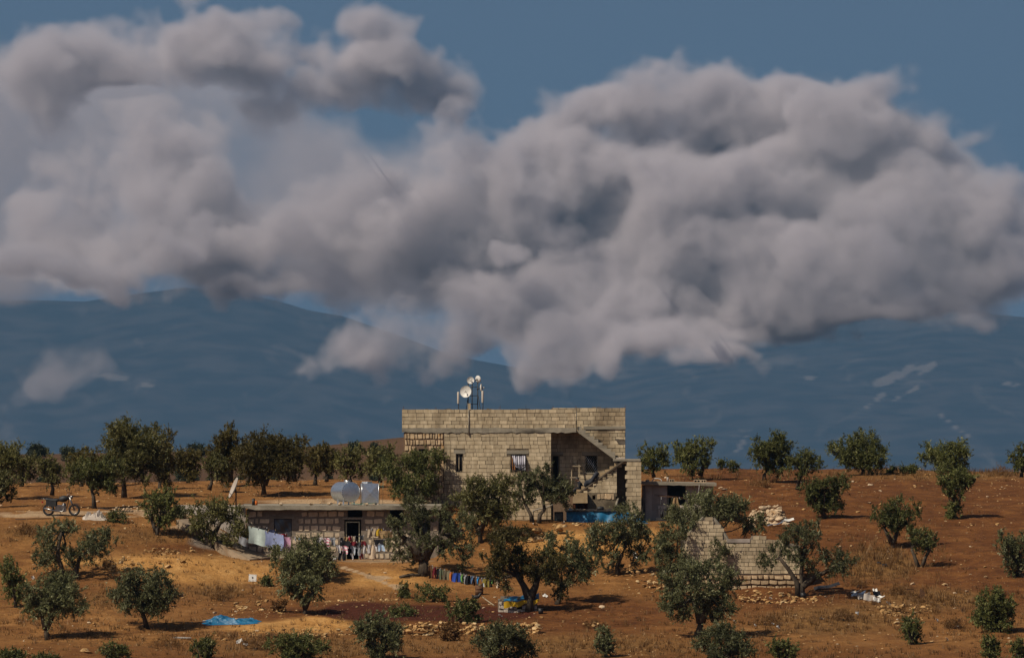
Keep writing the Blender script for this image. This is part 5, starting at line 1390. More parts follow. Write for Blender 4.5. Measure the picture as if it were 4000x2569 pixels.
for (k, u0, u1, v0, v1, col, lab) in (('towel', 1330, 1366, 2112, 2130, 'black', 'black cloth on the lower line by the bucket'), ('shirt', 1332, 1362, 2130, 2160, 'print', 'red and white print shirt under the black cloth'), ('shirt', 1316, 1332, 2128, 2158, 'white', 'narrow white vest above the bucket'), ('trousers', 1322, 1350, 2150, 2186, 'black', 'black trousers reaching to the ground by the bucket'), ('towel', 1368, 1394, 2114, 2128, 'maroon', 'maroon cloth on the lower line'), ('shirt', 1370, 1390, 2130, 2164, 'bwstripe', 'dark barred top below the maroon cloth'), ('towel', 1394, 1412, 2116, 2134, 'charcoal', 'charcoal cloth on the lower line'), ('shirt', 1394, 1414, 2130, 2166, 'grey', 'grey top under the charcoal cloth'), ('towel', 1412, 1430, 2112, 2128, 'maroon', 'wine-red cloth beside the crooked post'), ('shirt', 1414, 1434, 2126, 2160, 'white', 'white top with short sleeves beside the crooked post'), ('trousers', 1404, 1420, 2160, 2182, 'maroon', 'maroon trouser legs showing below the white tops'), ('shirt', 1432, 1450, 2126, 2158, 'white', 'second white top hanging against the crooked post'), ('dress', 1438, 1470, 2128, 2182, 'zigzag', 'brown and cream zigzag cloth hanging almost to the ground'), ('shirt', 1462, 1484, 2122, 2152, 'white', 'pale top behind the zigzag cloth'), ('towel', 1464, 1502, 2106, 2124, 'black', 'black cloth at the far end of the lower line'), ('shorts', 1478, 1502, 2124, 2150, 'paleblue', 'pale blue pants at the end of the lower line'), ('sock', 1370, 1382, 2162, 2184, 'white', 'white cloth hanging low near the ground')):
    garment(lab, k, u0, u1, v0, v1, yl - .55, col, group=LG)
line('clothes_line', 'short line slung from the crooked post to the old olive', [P(u, v, -9.2) for u, v in ((1430, 2066), (1456, 2062), (1500, 2072), (1580, 2080))])
for (k, u0, u1, v0, v1, col, lab) in (('shirt', 1430, 1452, 2066, 2098, 'beige', 'pale thin top beside the crooked post'), ('towel', 1452, 1476, 2062, 2094, 'beige', 'beige towel on the short line'), ('dress', 1466, 1500, 2064, 2090, 'yellow', 'yellow cloth on the short line'), ('towel', 1482, 1530, 2072, 2102, 'tan', 'brown towel at the end of the short line')):
    garment(lab, k, u0, u1, v0, v1, -9.25, col, group=LG)
def bucket(u, v, y, s, mat, label):
    p = P(u, v, y); p.z = gz(p.x, p.y); t = thing('bucket', label, 'bucket', p)
    MB().lathe((0, 0, 0), (0, 0, 1), [(0, 0), (0, .11 * s), (.26 * s, .14 * s), (.26 * s, .12 * s), (.03, .1 * s)], 14).build('body', mat, t)
    MB().torus((0, 0, .26 * s), (0, 0, 1), .14 * s, .010, 16, 4).build('rim', mat, t)
    MB().tube([(-.14 * s, 0, .25 * s), (-.09 * s, -.12 * s, .21 * s), (.09 * s, -.12 * s, .21 * s), (.14 * s, 0, .25 * s)], .006, 4).build('handle', M_iron, t)
bucket(1308, 2182, -11.4, .95, M_white, 'white bucket on the yard under the washing')
bucket(3137, 2350, -23, 1.0, M_iron, 'black bucket at the end of the rubble below the ruin')
# second washing line, from the old olive down the slope
la, lb = P(1668, 2195, -16.2), P(1975, 2268, -19.0)
def lp(u):
    t = (u - 1668) / (1975 - 1668); s = la.lerp(lb, t); return s.y, 2195 + (2268 - 2195) * t ** .62
line('clothes_line', 'washing line running down from the old olive trunk', [P(u, lp(u)[1], lp(u)[0]) for u in range(1668, 1976, 22)])
post(1975, 2262, -19.0, 'post at the lower end of the washing line by the coop')
for (k, u0, u1, h, col, lab) in (('shirt', 1672, 1690, 62, 'brown', 'dark shirt hanging nearest the old olive trunk'), ('trousers', 1690, 1706, 52, 'maroon', 'dark red trousers on the sloping line'), ('trousers', 1704, 1722, 70, 'black', 'black trousers on the sloping line beside the grey-green ones'), ('trousers', 1716, 1738, 72, 'olive', 'grey-green trousers on the sloping line'), ('trousers', 1730, 1758, 74, 'khaki', 'khaki trousers on the sloping line'), ('towel', 1734, 1741, 30, 'beige', 'small cream cloth pegged over the khaki trousers'), ('towel', 1757, 1772, 42, 'orange', 'orange cloth next to the khaki trousers'), ('trousers', 1766, 1802, 72, 'blue', 'bright blue trousers with white side seam'), ('shirt', 1798, 1812, 52, 'black', 'black top behind the green bag'), ('shorts', 1800, 1814, 34, 'green', 'light green shorts on the sloping line'), ('shirt', 1812, 1824, 44, 'grey', 'grey vest beside the light green shorts'), ('dress', 1818, 1846, 54, 'black', 'black dress on the sloping line'), ('shorts', 1838, 1852, 30, 'denim', 'blue denim shorts beside the black dress'), ('towel', 1850, 1862, 48, 'brown', 'brown cloth between the denim shorts and the blue cloth'), ('towel', 1862, 1871, 26, 'skyblue', 'small bright blue cloth on the sloping line'), ('shirt', 1880, 1895, 44, 'bwstripe', 'black and white barred shirt above the brown drum'), ('shirt', 1888, 1916, 52, 'mustard', 'mustard yellow shirt above the brown drum'), ('trousers', 1912, 1924, 58, 'black', 'black trousers near the coop'), ('towel', 1918, 1930, 18, 'green', 'lime green cloth near the end of the sloping line'), ('shirt', 1932, 1950, 40, 'zigzag', 'brown and white top near the end of the sloping line')):
    yy, v0 = lp((u0 + u1) / 2); garment(lab, k, u0, u1, v0 + 2, v0 + h, yy, col, group=LG)

# ---------------------------------------------------------------- motorcycle on the road
def make_motorcycle():
    b = hit(262, 2012); base = Vector((X(238, -4.6), -4.6, 0)); base.z = gz(base.x, base.y)
    t = thing('motorcycle', 'black and chrome motorcycle parked on the pale road', 'motorcycle', base)
    xr_, xf, rw = -.60, .66, .29
    def wheel(x):
        w = MB().torus((x, 0, rw), (0, 1, 0), rw - .045, .045, 26, 8).build('wheel', M_black, t)
        MB().torus((x, 0, rw), (0, 1, 0), rw - .095, .016, 24, 5).build('rim', M_chrome, w)
        MB().lathe((x, -.06, rw), (0, 1, 0), [(0, 0), (0, .045), (.12, .045), (.12, 0)], 10).build('hub', M_chrome, w)
        s = MB()
        for k in range(12):
            a = k * math.pi / 6; s.tube([(x, 0, rw), (x + math.cos(a) * (rw - .1), 0, rw + math.sin(a) * (rw - .1))], .004, 3)
        s.build('spokes', M_chrome, w)
    wheel(xr_); wheel(xf)
    MB().tube([(.42, 0, .86), (.30, 0, .40), (.05, 0, .24), (-.25, 0, .26)], .022, 6).tube([(.42, 0, .84), (.0, 0, .72), (-.35, 0, .66), (-.72, 0, .70)], .020, 6).tube([(-.30, .07, .66), (-.25, .07, .28), (xr_, .07, rw)], .018, 6).tube([(-.30, -.07, .66), (-.25, -.07, .28), (xr_, -.07, rw)], .018, 6).build('frame', M_iron, t)
    MB().tube([(.43, .07, .92), (xf, .07, rw)], [.026, .02], 7).tube([(.43, -.07, .92), (xf, -.07, rw)], [.026, .02], 7).build('fork', M_chrome, t)
    MB().sheet(lambda a, b: (xf + math.cos(2.5 - a * 2.3) * (rw + .04), (b - .5) * .13, rw + math.sin(2.5 - a * 2.3) * (rw + .04)), 12, 4).build('front_fender', M_black, t)
    MB().sheet(lambda a, b: (xr_ + math.cos(2.75 - a * 2.0) * (rw + .06), (b - .5) * .16, rw + math.sin(2.75 - a * 2.0) * (rw + .06)), 12, 4).build('rear_fender', M_black, t)
    # fuel tank: rounded teardrop
    def tank(a, b):
        x = -.08 + .50 * a; s = math.sin(math.pi * min(1, a * .9 + .1)) ** .6; th = 2 * math.pi * b
        return (x, math.cos(th) * .17 * s, .80 + .05 * a + math.sin(th) * .16 * s)
    MB().sheet(tank, 12, 12).build('fuel_tank', M_black, t)
    def seat(a, b):
        x = -.78 + .74 * a; th = 2 * math.pi * b; s = min(1, a * 8, (1 - a) * 8) ** .5
        return (x, math.cos(th) * .15 * s, .77 + .05 * (1 - a) ** 2 - .03 * math.sin(a * 3) + math.sin(th) * .085 * s)
    MB().sheet(seat, 12, 10).build('seat', M_black, t)
    MB().box((-.26, -.13, .20), (.27, .13, .50), 0, .02).lathe((.12, 0, .42), (.35, 0, 1), [(0, .09), (.05, .10), (.06, .085), (.1, .1), (.12, .085), (.16, .1), (.2, .06), (.2, 0)], 10).build('engine', M_chrome, t)
    MB().tube([(.2, -.13, .40), (.12, -.15, .22), (-.2, -.15, .24), (-.35, -.16, .27), (-.80, -.17, .38)], [.022, .022, .03, .045, .045], 8).build('exhaust', M_chrome, t)
    MB().tube([(.40, -.36, 1.02), (.36, -.25, 1.06), (.42, -.08, .97), (.42, .08, .97), (.36, .25, 1.06), (.40, .36, 1.02)], .014, 6).build('handlebar', M_chrome, t)
    for s in (-1, 1):
        m = MB().tube([(.37, .25 * s, 1.06), (.36, .3 * s, 1.22)], .006, 4).lathe((.36, .3 * s, 1.25), (1, 0, 0), [(0, 0), (0, .055), (.02, .05), (.02, 0)], 10).build('mirror', M_black, t)
    MB().lathe((.46, 0, .90), (1, 0, .05), [(0, .03), (.02, .08), (.12, .09), (.13, .08), (.14, 0)], 14).build('headlight', M_chrome, t)
    MB().tube([(-.5, .12, .76), (-.95, .12, .84), (-.95, -.12, .84), (-.5, -.12, .76)], .010, 5).tube([(-.75, .12, .80), (-.75, -.12, .80)], .01, 5).build('rack', M_chrome, t)
    MB().box((-.93, -.05, .62), (-.86, .05, .70), 0, .008).build('tail_light', CL['red'], t)
    MB().box((-.70, -.15, .46), (-.2, -.11, .74), 0, .012).box((-.70, .11, .46), (-.2, .15, .74), 0, .012).build('side_cover', M_black, t)
    MB().tube([(-.1, .1, .28), (-.02, .28, -.02)], .012, 5).build('kickstand', M_iron, t)
    t.rotation_euler = (math.radians(4), 0, math.radians(-8)); t.scale = (1.06, 1.06, 1.06)
make_motorcycle()
p = hit(372, 2030)
rumple('sack', 'crumpled white sack lying beside the road', p, 1.1, .5, .45, M_plaster2, 9, .1, 'sack', 4)
def ground_tube(name, label, uv, rad, mat, cat, lift=.0, n=6):
    pts = [hit(u, v) + Vector((0, 0, rad + lift)) for u, v in uv]
    return tag(MB().tube(pts, rad, n).build(name, mat), label, cat)
ground_tube('water_pipe', 'thin black water pipe running over the ground from the motorcycle', [(300, 1984), (350, 1979), (400, 1987), (450, 1996), (520, 1999)], .025, M_black, 'pipe')
ground_tube('water_pipe', 'thin black pipe lying along the road edge below the motorcycle', [(60, 2028), (130, 2026), (200, 2026)], .02, M_black, 'pipe')
ground_tube('log', 'cut log lying on the slope by the garden plants', [(1562, 2258), (1600, 2250), (1640, 2250)], .07, M_bark, 'log', n=8)
ground_tube('plank', 'long weathered pole lying in front of the coop', [(1870, 2322), (1900, 2345), (1930, 2366)], .035, M_wood, 'pole')

# ---------------------------------------------------------------- tarpaulin lean-to and clutter on the terrace
def make_leanto():
    y = -3.0; t = thing('tarpaulin_shelter', 'low shelter under the stairs fronted with a bright blue tarpaulin', 'shelter')
    xa, xb = X(2212, y), X(2462, y); zt, zb = Zp(1996, y), Zp(2042, y)
    def fn(a, b):
        x = xa + (xb - xa) * a
        return (x, y - .03 - .10 * b + .05 * math.sin(a * 31 + 2 * b) * (.2 + b) + .04 * math.sin(a * 13 - b * 4), zt + (zb - zt) * b - .02 * math.sin(a * 9) * (1 - b))
    MB().sheet(fn, 60, 10).build('tarpaulin', M_tarp, t)
    xc, xd = X(2450, y), X(2548, y)
    def fn2(a, b):
        x = xc + (X(2462, y) - xc) * a + b * a * (xd - X(2462, y))
        return (x, y - .06 - .35 * b + .06 * math.sin(a * 18 + b * 3), zt - .05 * a + (zb - .08 - zt) * b)
    MB().sheet(fn2, 16, 12).build('tarpaulin', M_tarp, t)
    m = MB(); n = 30; vs = []
    for i in range(n + 1):
        x = xa - .05 + (xb + .05 - xa) * i / n; z = zt + .03 + R.uniform(-.02, .03)
        vs += [(x, y - .10, z), (x, y - .10, z - .05), (x, y + 1.7, z + .02), (x, y + 1.7, z + .07)]
    m.add(vs, [(q + k, q + 4 + k, q + 4 + (k + 1) % 4, q + (k + 1) % 4) for q in range(0, n * 4, 4) for k in range(4)])
    m.build('roof_sheet', M_iron, t)
    for u in (2216, 2300, 2380, 2456): MB().tube([(X(u, y + .1), y + .1, zb - .3), (X(u, y + .1), y + .1, zt)], .04, 6).build('post', M_wood, t)
    for (u, s, lab) in ((2268, .16, 'pinkish stone weighing down the shelter roof'), (2283, .17, 'cream stone weighing down the shelter roof beside the pinkish one'), (2430, .14, 'small stone near the pier end of the shelter roof'), (2495, .22, 'pale stone by the pier above the tarpaulin')):
        tag(put_rock((X(u, y + .3), y + .3, zt + .05), s, ROCKP), lab, 'stone')
    tag(MB().lathe((0, 0, 0), (1, .2, 0), [(-.18, 0), (-.16, .08), (0, .13), (.15, .11), (.2, 0)], 9).build('bundle', M_black, None, (X(2345, y + .4), y + .4, zt + .14)), 'black rolled bundle on the shelter roof', 'bundle')
make_leanto()
def make_clutter():
    y = -2.6; zg = gz(X(2120, y), y)
    t = thing('sheet_awning', 'sloping grey sheet on thin posts beside the scrap cabinet', 'awning')
    a, b, c = P(2080, 1996, y), P(2110, 1988, y), P(2158, 1972, y)
    m = MB(); m.sheet(lambda p, q: (a.x + (c.x - a.x) * p, y + q * 1.0, a.z + (c.z - a.z) * p + .02 * math.sin(p * 7) + .03 * q), 10, 4); m.sheet(lambda p, q: (a.x + (c.x - a.x) * p, y + q * 1.0, a.z - .05 + (c.z - a.z) * p + .02 * math.sin(p * 7) + .03 * q), 10, 4)
    m.build('sheet', M_galv, t)
    for u, v in ((2084, 1998), (2137, 1984), (2160, 1976)): MB().tube([(X(u, y), y + .05, zg - .1), (X(u, y), y + .05, Zp(v, y))], .02, 5).build('post', M_wood, t)
    MB().tube([P(2110, 2029, y) , P(2162, 2028, y)], .018, 5).build('rail', M_wood, t)
    t = thing('scrap_cabinet', 'black open metal cabinet with a glass front on the terrace', 'cabinet', Vector((X(2182, y), y, gz(X(2182, y), y))))
    MB().box((-.22, -.2, .02), (.24, .3, .06)).box((-.22, -.2, .44), (.24, .3, .5)).box((-.22, -.2, .06), (-.18, .3, .44)).box((.20, -.2, .06), (.24, .3, .44)).box((-.18, .26, .06), (.20, .3, .44)).build('shell', M_iron, t)
    MB().box((-.17, -.185, .08), (.19, -.175, .42)).build('glass_front', ramp_mat('dark_glass', (.02, .03, .03), (.04, .055, .055), 3, rough=.12, spec=.6), t)
    for x in (-.2, .2): MB().tube([(x, -.15, -.3), (x, -.15, .02)], .02, 5).build('leg', M_iron, t)
    t = thing('scrap_sheet', 'battered white metal panel propped beside the black cabinet', 'panel', Vector((X(2224, y), y, gz(X(2224, y), y))))
    MB().prism([(-.14, .10), (.10, .0), (.16, .06), (.16, .62), (.04, .74), (-.04, .62), (-.02, .34), (-.14, .26)], -.03, .03).build('sheet', M_white, t)
    MB().lathe((.05, -.035, .30), (0, 1, 0), [(0, 0), (0, .035), (.01, .035)], 10).build('hole', M_dark, t)
    # ladder leaning on the porch wall
    y2 = .55; base = Vector((X(2248, y2), y2, .07)); t = thing('ladder', 'short wooden ladder leaning against the porch wall', 'ladder', base)
    L0, L1 = -.21, .21; zt = Zp(1790, 1.0) - base.z
    for x in (L0, L1): MB().tube([(x, 0, 0), (x * .9, .48, zt)], .035, 5, False).build('rail', M_wood, t)
    for f in (.12, .45, .78):
        MB().box((L0 - .08, .48 * f - .05, zt * f - .03), (L1 + .08, .48 * f - .01, zt * f + .03)).build('rung', M_wood, t)
make_clutter()
def make_rack():
    y = -.35
    t = thing('drying_rack', 'thin metal drying rack on poles in front of the shed doorway', 'rack')
    a, b = P(2556, 1934, y), P(2708, 1951, y)
    for d in (0, .25): MB().tube([a + Vector((0, d, d * .2)), b + Vector((0, d, d * .2))], .013, 5).build('bar', M_rust, t)
    for u in (2582, 2610, 2678):
        p = P(u, 1937 + (u - 2556) * .11, y); MB().tube([p, (p.x - .03, p.y, gz(p.x, p.y) - .1)], .012, 5).build('pole', M_iron, t)
    for u, v in ((2583, 1948), (2704, 1960)): p = P(u, v - 9, y - .02); MB().box((p.x - .012, p.y - .01, p.z - .14), (p.x + .012, p.y + .01, p.z)).build('strip', CL['white'], t)
    g = garment('long brown robe hanging on the drying rack', 'dress', 2624, 2656, 1943, 1992, y - .05, 'tan', 'robe')
    c = Vector((X(2592, -.9), -.9, 0)); c.z = gz(c.x, c.y); t = thing('pump_engine', 'black pump engine on a low skid in front of the shed', 'engine', c)
    MB().box((-.38, -.2, .02), (.3, .25, .16), 0, .02).build('skid', M_iron, t)
    MB().box((-.05, -.12, .16), (.22, .16, .52), 0, .03).lathe((.08, 0, .52), (0, 0, 1), [(0, .08), (.1, .09), (.12, .04), (.2, .04), (.2, 0)], 10).build('block', M_iron, t)
    MB().lathe((-.05, -.02, .34), (-1, 0, 0), [(0, .1), (.04, .17), (.08, .17), (.1, 0)], 14).build('flywheel', M_iron, t)
    MB().box((-.34, -.1, .60), (.28, -.02, .64)).box((-.18, -.1, .64), (-.12, -.04, .72)).box((.1, -.1, .64), (.26, -.04, .74)).build('bracket', M_iron, t)
    tag(MB().tube([P(2732, 1893, -.1), P(2728, 1920, -.1), P(2722, 1960, -.1), P(2716, 1990, -.1)], .008, 4).build('cable', M_white), 'white cable hanging down from the shed roof', 'cable')
make_rack()

# ---------------------------------------------------------------- chicken coop, drum, rooster
def make_coop():
    y = -27.0; base = hit(2030, 2392); y = base.y + .4
    t = thing('chicken_coop', 'low whitewashed stone coop roofed with a blue and yellow tarpaulin', 'coop', Vector((0, 0, 0)))
    x_ = lambda u: X(u, y); z_ = lambda v: Zp(v, y)
    hole = (x_(2020), x_(2040), z_(2378), z_(2355))
    wl = core(t, 'wall', x_(1945), x_(2098), z_(2410), z_(2345), y + .03, y + .25, [hole], M_mortar2)
    stones(wl, x_(1945), x_(2098), z_(2396), z_(2346), y, 3, .3, [stone_mesh('stone', 300 + k, M_plaster2, 1, True) for k in range(4)], [hole], .2)
    MB().box((x_(1945), y + .25, z_(2410)), (x_(1955), y + 1.6, z_(2340))).box((x_(2088), y + .25, z_(2410)), (x_(2098), y + 1.6, z_(2335))).box((x_(1955), y + 1.4, z_(2410)), (x_(2088), y + 1.6, z_(2330))).build('inner_walls', M_mortar2, t)
    def roof(a, b):
        return (x_(1968) + (x_(2106) - x_(1968)) * a, y - .15 + 1.75 * b, z_(2352) + .34 * b * (.6 + .4 * a) + .12 * a + .04 * math.sin(a * 14 + b * 5) + .03 * math.sin(b * 11))
    MB().sheet(roof, 24, 12).build('blue_tarpaulin', M_tarp, t)
    ym = ramp_mat('yellow_tarpaulin', (.38, .22, .01), (.50, .31, .015), 3, rough=.5, bump=.4, bscale=6)
    def hem(a, b):
        p = roof(a, 0); return (p[0], p[1] - .05 - .03 * math.sin(a * 20), p[2] + .03 - b * (.30 - .14 * a + .05 * math.sin(a * 17)))
    MB().sheet(hem, 28, 5).build('yellow_hem', ym, t)
    for u, b, s, lab in ((2027, .2, .22, 'pale stone on the coop roof beside the tree trunk'), (2054, .25, .18, 'second pale stone on the coop roof, half behind the trunk'), (2088, .2, .26, 'tan stone at the far edge of the coop roof')):
        q = roof((u - 1968) / 138, b); tag(put_rock(q, s, ROCKP), lab, 'stone')
    c = hit(1872, 2322); d = thing('drum', 'brown metal drum standing below the sloping washing line', 'drum', c)
    MB().lathe((0, 0, 0), (0, 0, 1), [(0, 0), (0, .2), (.14, .2), (.15, .21), (.16, .2), (.30, .2), (.31, .21), (.32, .2), (.48, .2), (.48, .19), (.46, .18), (.46, 0)], 18).build('body', M_rust, d)
    MB().sheet(lambda a, b: ((a - .5) * .34, (b - .5) * .3, .49 + .05 * math.sin(a * 9) * math.cos(b * 7)), 8, 8).build('cover', CL['olive'], d)
    c = hit(2065, 2396) ; bucket(2112, 2392, c.y, 1.0, M_iron, 'dark bucket lying by the coop wall')
make_coop()
def skin_body(name, verts, edges, radii, mats, parent=None, loc=None, sub=2, root=0, assign=None):
    me = bpy.data.meshes.new(name); me.from_pydata(verts, edges, [])
    o = bpy.data.objects.new(name, me); COL.objects.link(o)
    sk = o.modifiers.new('skin', 'SKIN'); sk.use_smooth_shade = True
    for i, r_ in enumerate(radii):
        v = me.skin_vertices[0].data[i]; v.radius = (r_, r_) if not hasattr(r_, '__len__') else r_; v.use_root = (i == root)
    su = o.modifiers.new('sub', 'SUBSURF'); su.levels = sub; su.render_levels = sub
    dg = bpy.context.evaluated_depsgraph_get(); ev = o.evaluated_get(dg)
    m2 = bpy.data.meshes.new_from_object(ev); m2.name = name
    bpy.data.objects.remove(o); bpy.data.meshes.remove(me)
    m2.materials.clear()
    for m in mats: m2.materials.append(m)
    for p in m2.polygons:
        p.use_smooth = True
        if assign: p.material_index = assign(p.center)
    return link(name, m2, parent, loc)
def make_rooster():
    c = hit(1860, 2352); t = thing('rooster', 'black rooster with raised tail walking on the slope', 'rooster', c)
    V = [(0, 0, .26), (-.10, 0, .27), (.10, 0, .28), (-.17, 0, .32), (-.20, 0, .37), (-.235, 0, .38), (.17, 0, .36), (.22, 0, .45), (.27, 0, .46)]
    skin_body('body', V, [(0, 1), (0, 2), (1, 3), (3, 4), (4, 5), (2, 6), (6, 7), (7, 8)], [.10, .085, .085, .05, .034, .012, .07, .06, .03], [M_black], t)
    MB().prism([(-.23, .40), (-.215, .44), (-.205, .415), (-.19, .445), (-.18, .405)], -.008, .008).build('comb', CL['red'], t)
    for s in (-.035, .035): MB().tube([(0, s, .2), (-.01, s, .1), (0, s, 0)], .008, 4).tube([(0, s, .004), (-.05, s, .002)], .006, 4).build('leg', CL['tan'], t)
make_rooster()
# ---------------------------------------------------------------- person on the stair foot
def make_person():
    skin = ramp_mat('skin', (.22, .12, .07), (.27, .15, .09), 8); cl = cloth_mat('dark_clothes', (.016, .017, .022))
    y = -.75; seat = Vector((X(2276, y), y, Zp(1923, -1.1)))
    t = thing('person', 'person in dark clothes sitting bent forward at the foot of the stairs', 'person', seat)
    # faces left (-x); z up from the seat
    V = [(.0, 0, .13), (-.06, 0, .30), (-.14, 0, .46), (-.20, 0, .55), (-.25, 0, .62), (-.30, 0, .70), (-.31, 0, .76),      # pelvis, waist, chest, neck base, neck, head, crown
         (-.14, -.19, .47), (-.20, -.24, .24), (-.38, -.12, .20), (-.45, -.08, .21),                                        # near arm
         (-.14, .19, .47), (-.20, .24, .24), (-.38, .12, .20), (-.45, .08, .21),
         (-.04, -.10, .11), (-.44, -.13, .16), (-.38, -.12, -.24), (-.48, -.12, -.29),                                      # near leg: hip, knee, ankle, toe
         (-.04, .10, .11), (-.44, .13, .16), (-.38, .12, -.24), (-.48, .12, -.29), (-.285, 0, .655)]
    E = [(0, 1), (1, 2), (2, 3), (3, 4), (4, 23), (23, 5), (5, 6), (2, 7), (7, 8), (8, 9), (9, 10), (2, 11), (11, 12), (12, 13), (13, 14), (0, 15), (15, 16), (16, 17), (17, 18), (0, 19), (19, 20), (20, 21), (21, 22)]
    Rr = [.15, .13, .15, .085, .058, .095, .06, .075, .055, .04, .034, .075, .055, .04, .034, .10, .075, .05, .04, .10, .075, .05, .04, .075]
    skin_body('body', V, E, Rr, [cl, skin], t, assign=lambda c: 1 if ((c.z > .58 and c.x < -.2) or (c.x < -.40 and .12 < c.z < .30 and abs(c.y) < .125 and abs(c.y) > .02 and c.z > .185)) else 0)
    MB().lathe((-.285, 0, .70), (.25, 0, 1), [(-.03, .098), (.02, .105), (.06, .095), (.09, .06), (.105, 0)], 14).build('hair', M_black, t)
    MB().prism([(-.385, .70), (-.41, .672), (-.385, .668)], -.012, .012).build('nose', skin, t)
    for s in (-1, 1):
        MB().lathe((-.375, .035 * s, .708), (-1, 0, 0), [(0, .011), (.008, .008), (.01, 0)], 6).build('eye', M_black, t)
        MB().lathe((-.285, .095 * s, .69), (0, s, 0), [(0, .028), (.012, .024), (.014, 0)], 8).build('ear', skin, t)
        for k in range(4):
            MB().tube([(-.44, .08 * s + (k - 1.5) * .018, .205), (-.485, .075 * s + (k - 1.5) * .018, .19), (-.505, .072 * s + (k - 1.5) * .016, .165 + .005 * (k == 1))], [.0095, .009, .007], 5).build('finger', skin, t)
        MB().tube([(-.43, .04 * s, .215), (-.46, .025 * s, .215), (-.485, .03 * s, .20)], [.011, .010, .008], 5).build('thumb', skin, t)
    MB().box((-.53, -.05, .185), (-.49, .05, .30), 0, .003).build('held_phone', M_black, t)
    # dark blanket thrown over the steps behind
    q0, q1 = Vector((X(2280, -.85), -.85, Zp(1902, -1.1))), Vector((X(2340, -.85), -.85, Zp(1848, -1.1)))
    def fn(a, b):
        p = q0.lerp(q1, a); th = 2 * math.pi * b; e = min(1, a * 6 + .15, (1 - a) * 5 + .12) ** .6
        lump = 1 + .16 * math.sin(a * 9 + 1) + .1 * math.sin(th * 3 + a * 7)
        return (p.x + .05 * math.sin(th * 2) * e, p.y + math.cos(th) * .30 * e * lump, p.z + .02 + .05 * math.sin(a * 10) + math.sin(th) * .15 * e * lump)
    tag(MB().sheet(fn, 22, 14).build('blanket', cloth_mat('dark_blanket', (.035, .037, .045))), 'dark grey blanket thrown over the lower steps beside the sitting person', 'blanket')
make_person()

# ---------------------------------------------------------------- foreground clutter
p = hit(905, 2432); tag_t = rumple('tarpaulin', 'crumpled blue sheet lying on the flat, held down with stones', p, 2.6, 1.2, .26, M_tarp, 21, .02)
for (u, v, s, lab) in ((838, 2408, .26, 'tan stone lying on the end of the crumpled blue sheet'), (865, 2424, .16, 'small stone at the edge of the crumpled blue sheet'), (922, 2402, .18, 'small pale stone on top of the crumpled blue sheet'), (922, 2434, .24, 'flat stone at the lower edge of the crumpled blue sheet')):
    q = hit(u, v); q.z += .14; tag(put_rock(q, s, ROCKP), lab, 'stone')
c = hit(986, 2270); t = thing('cover_plate', 'square white panel with a dark hole lying on the sandy bank', 'panel', c); t.rotation_euler = (math.radians(-14), math.radians(3), 0)
MB().box((-.19, -.02, 0), (.19, .03, .36), 0, .006).build('plate', M_white, t)
MB().lathe((.0, -.026, .19), (0, 1, 0), [(0, 0), (0, .045), (.004, .045)], 12).build('hole', M_dark, t)
for x in (-.15, .15):
    for z in (.05, .31): MB().lathe((x, -.026, z), (0, 1, 0), [(0, 0), (0, .014), (.004, .014)], 6).build('bolt_hole', M_dark, t)
c = hit(712, 2492); t = tag(MB().box((-.42, -.12, .02), (.42, .1, .07), 0, .015).build('board', M_white, None, c), 'long pale board lying flat on the bare ground', 'board')
def sheet_scrap(u, v, L, W, tilt, rz, mat, label, cat='scrap metal'):
    c = hit(u, v); o = MB().sheet(lambda a, b: ((a - .5) * L, (b - .5) * W, .03 * math.sin(a * 8) + .02 * math.sin(b * 9)), 8, 4).build('metal_sheet', mat, None, c + Vector((0, 0, .14)))
    o.rotation_euler = (tilt, R.uniform(-.3, .3), rz); return tag(o, label, cat)
for i, (u, v, L, W, tl, rz, mt, lab) in enumerate(((3352, 2330, .8, .3, .5, -.5, M_galv, 'bent strip of scrap metal at the end of the scrap pile'), (3375, 2338, .7, .35, .7, .3, M_plaster, 'curled grey sheet in the middle of the scrap pile'), (3395, 2345, .55, .4, .9, .1, M_plaster, 'pale flat sheet lying on the scrap pile'), (3425, 2330, .5, .3, 1.1, .8, M_iron, 'dark sheet standing up in the scrap pile'), (3442, 2340, .5, .12, .6, -.9, M_white, 'white slat sloping down from the scrap pile'), (3340, 2322, .5, .2, .4, -.7, M_white, 'white strip lying across the scrap pile end'), (3418, 2315, .22, .18, .8, .3, M_white, 'small white scrap on top of the dark sheet'), (3425, 2352, .35, .25, .9, .2, M_white, 'crumpled white scrap under the dark sheet'), (3075, 2040, .7, .25, .4, .1, M_white, 'white board lying by the stone heap'), (3030, 2056, .9, .12, .2, .25, M_galv, 'long thin metal strip lying below the stone heap'), (3230, 2300, 1.3, .5, .25, .05, M_iron, 'dark flat sheet lying under the low branch'), (3083, 2285, .2, .3, 1.0, .5, M_white, 'white scrap leaning against the stone footing'), (2480, 2180, .16, .42, 1.1, .5, M_white, 'white tube-like scrap lying beside the curved-trunk olive'), (3445, 2212, .5, .2, .3, 0, M_iron, 'thin dark slab of metal on the red slope'))):
    sheet_scrap(u, v, L, W, tl, rz, mt, lab)
c = hit(3556, 2325); t = thing('broken_stool', 'small broken dark stool standing in the dry grass', 'stool', c)
MB().box((-.17, -.1, .3), (.17, .1, .34), .1, .01).build('top', M_rust, t)
for x, h in ((-.15, 0), (.15, .15)):
    for yy in (-.08, .08): MB().tube([(x, yy, h - .05), (x, yy, .3)], .014, 5).build('leg', M_rust, t)
c = hit(3600, 2334); tag(MB().prism([(-.12, -.1), (.16, -.1), (.16, .28), (.04, .42), (-.08, .46)], -.03, .03).build('rusty_plate', M_rust, None, c), 'pointed rusty plate stuck upright in the dry grass', 'plate')
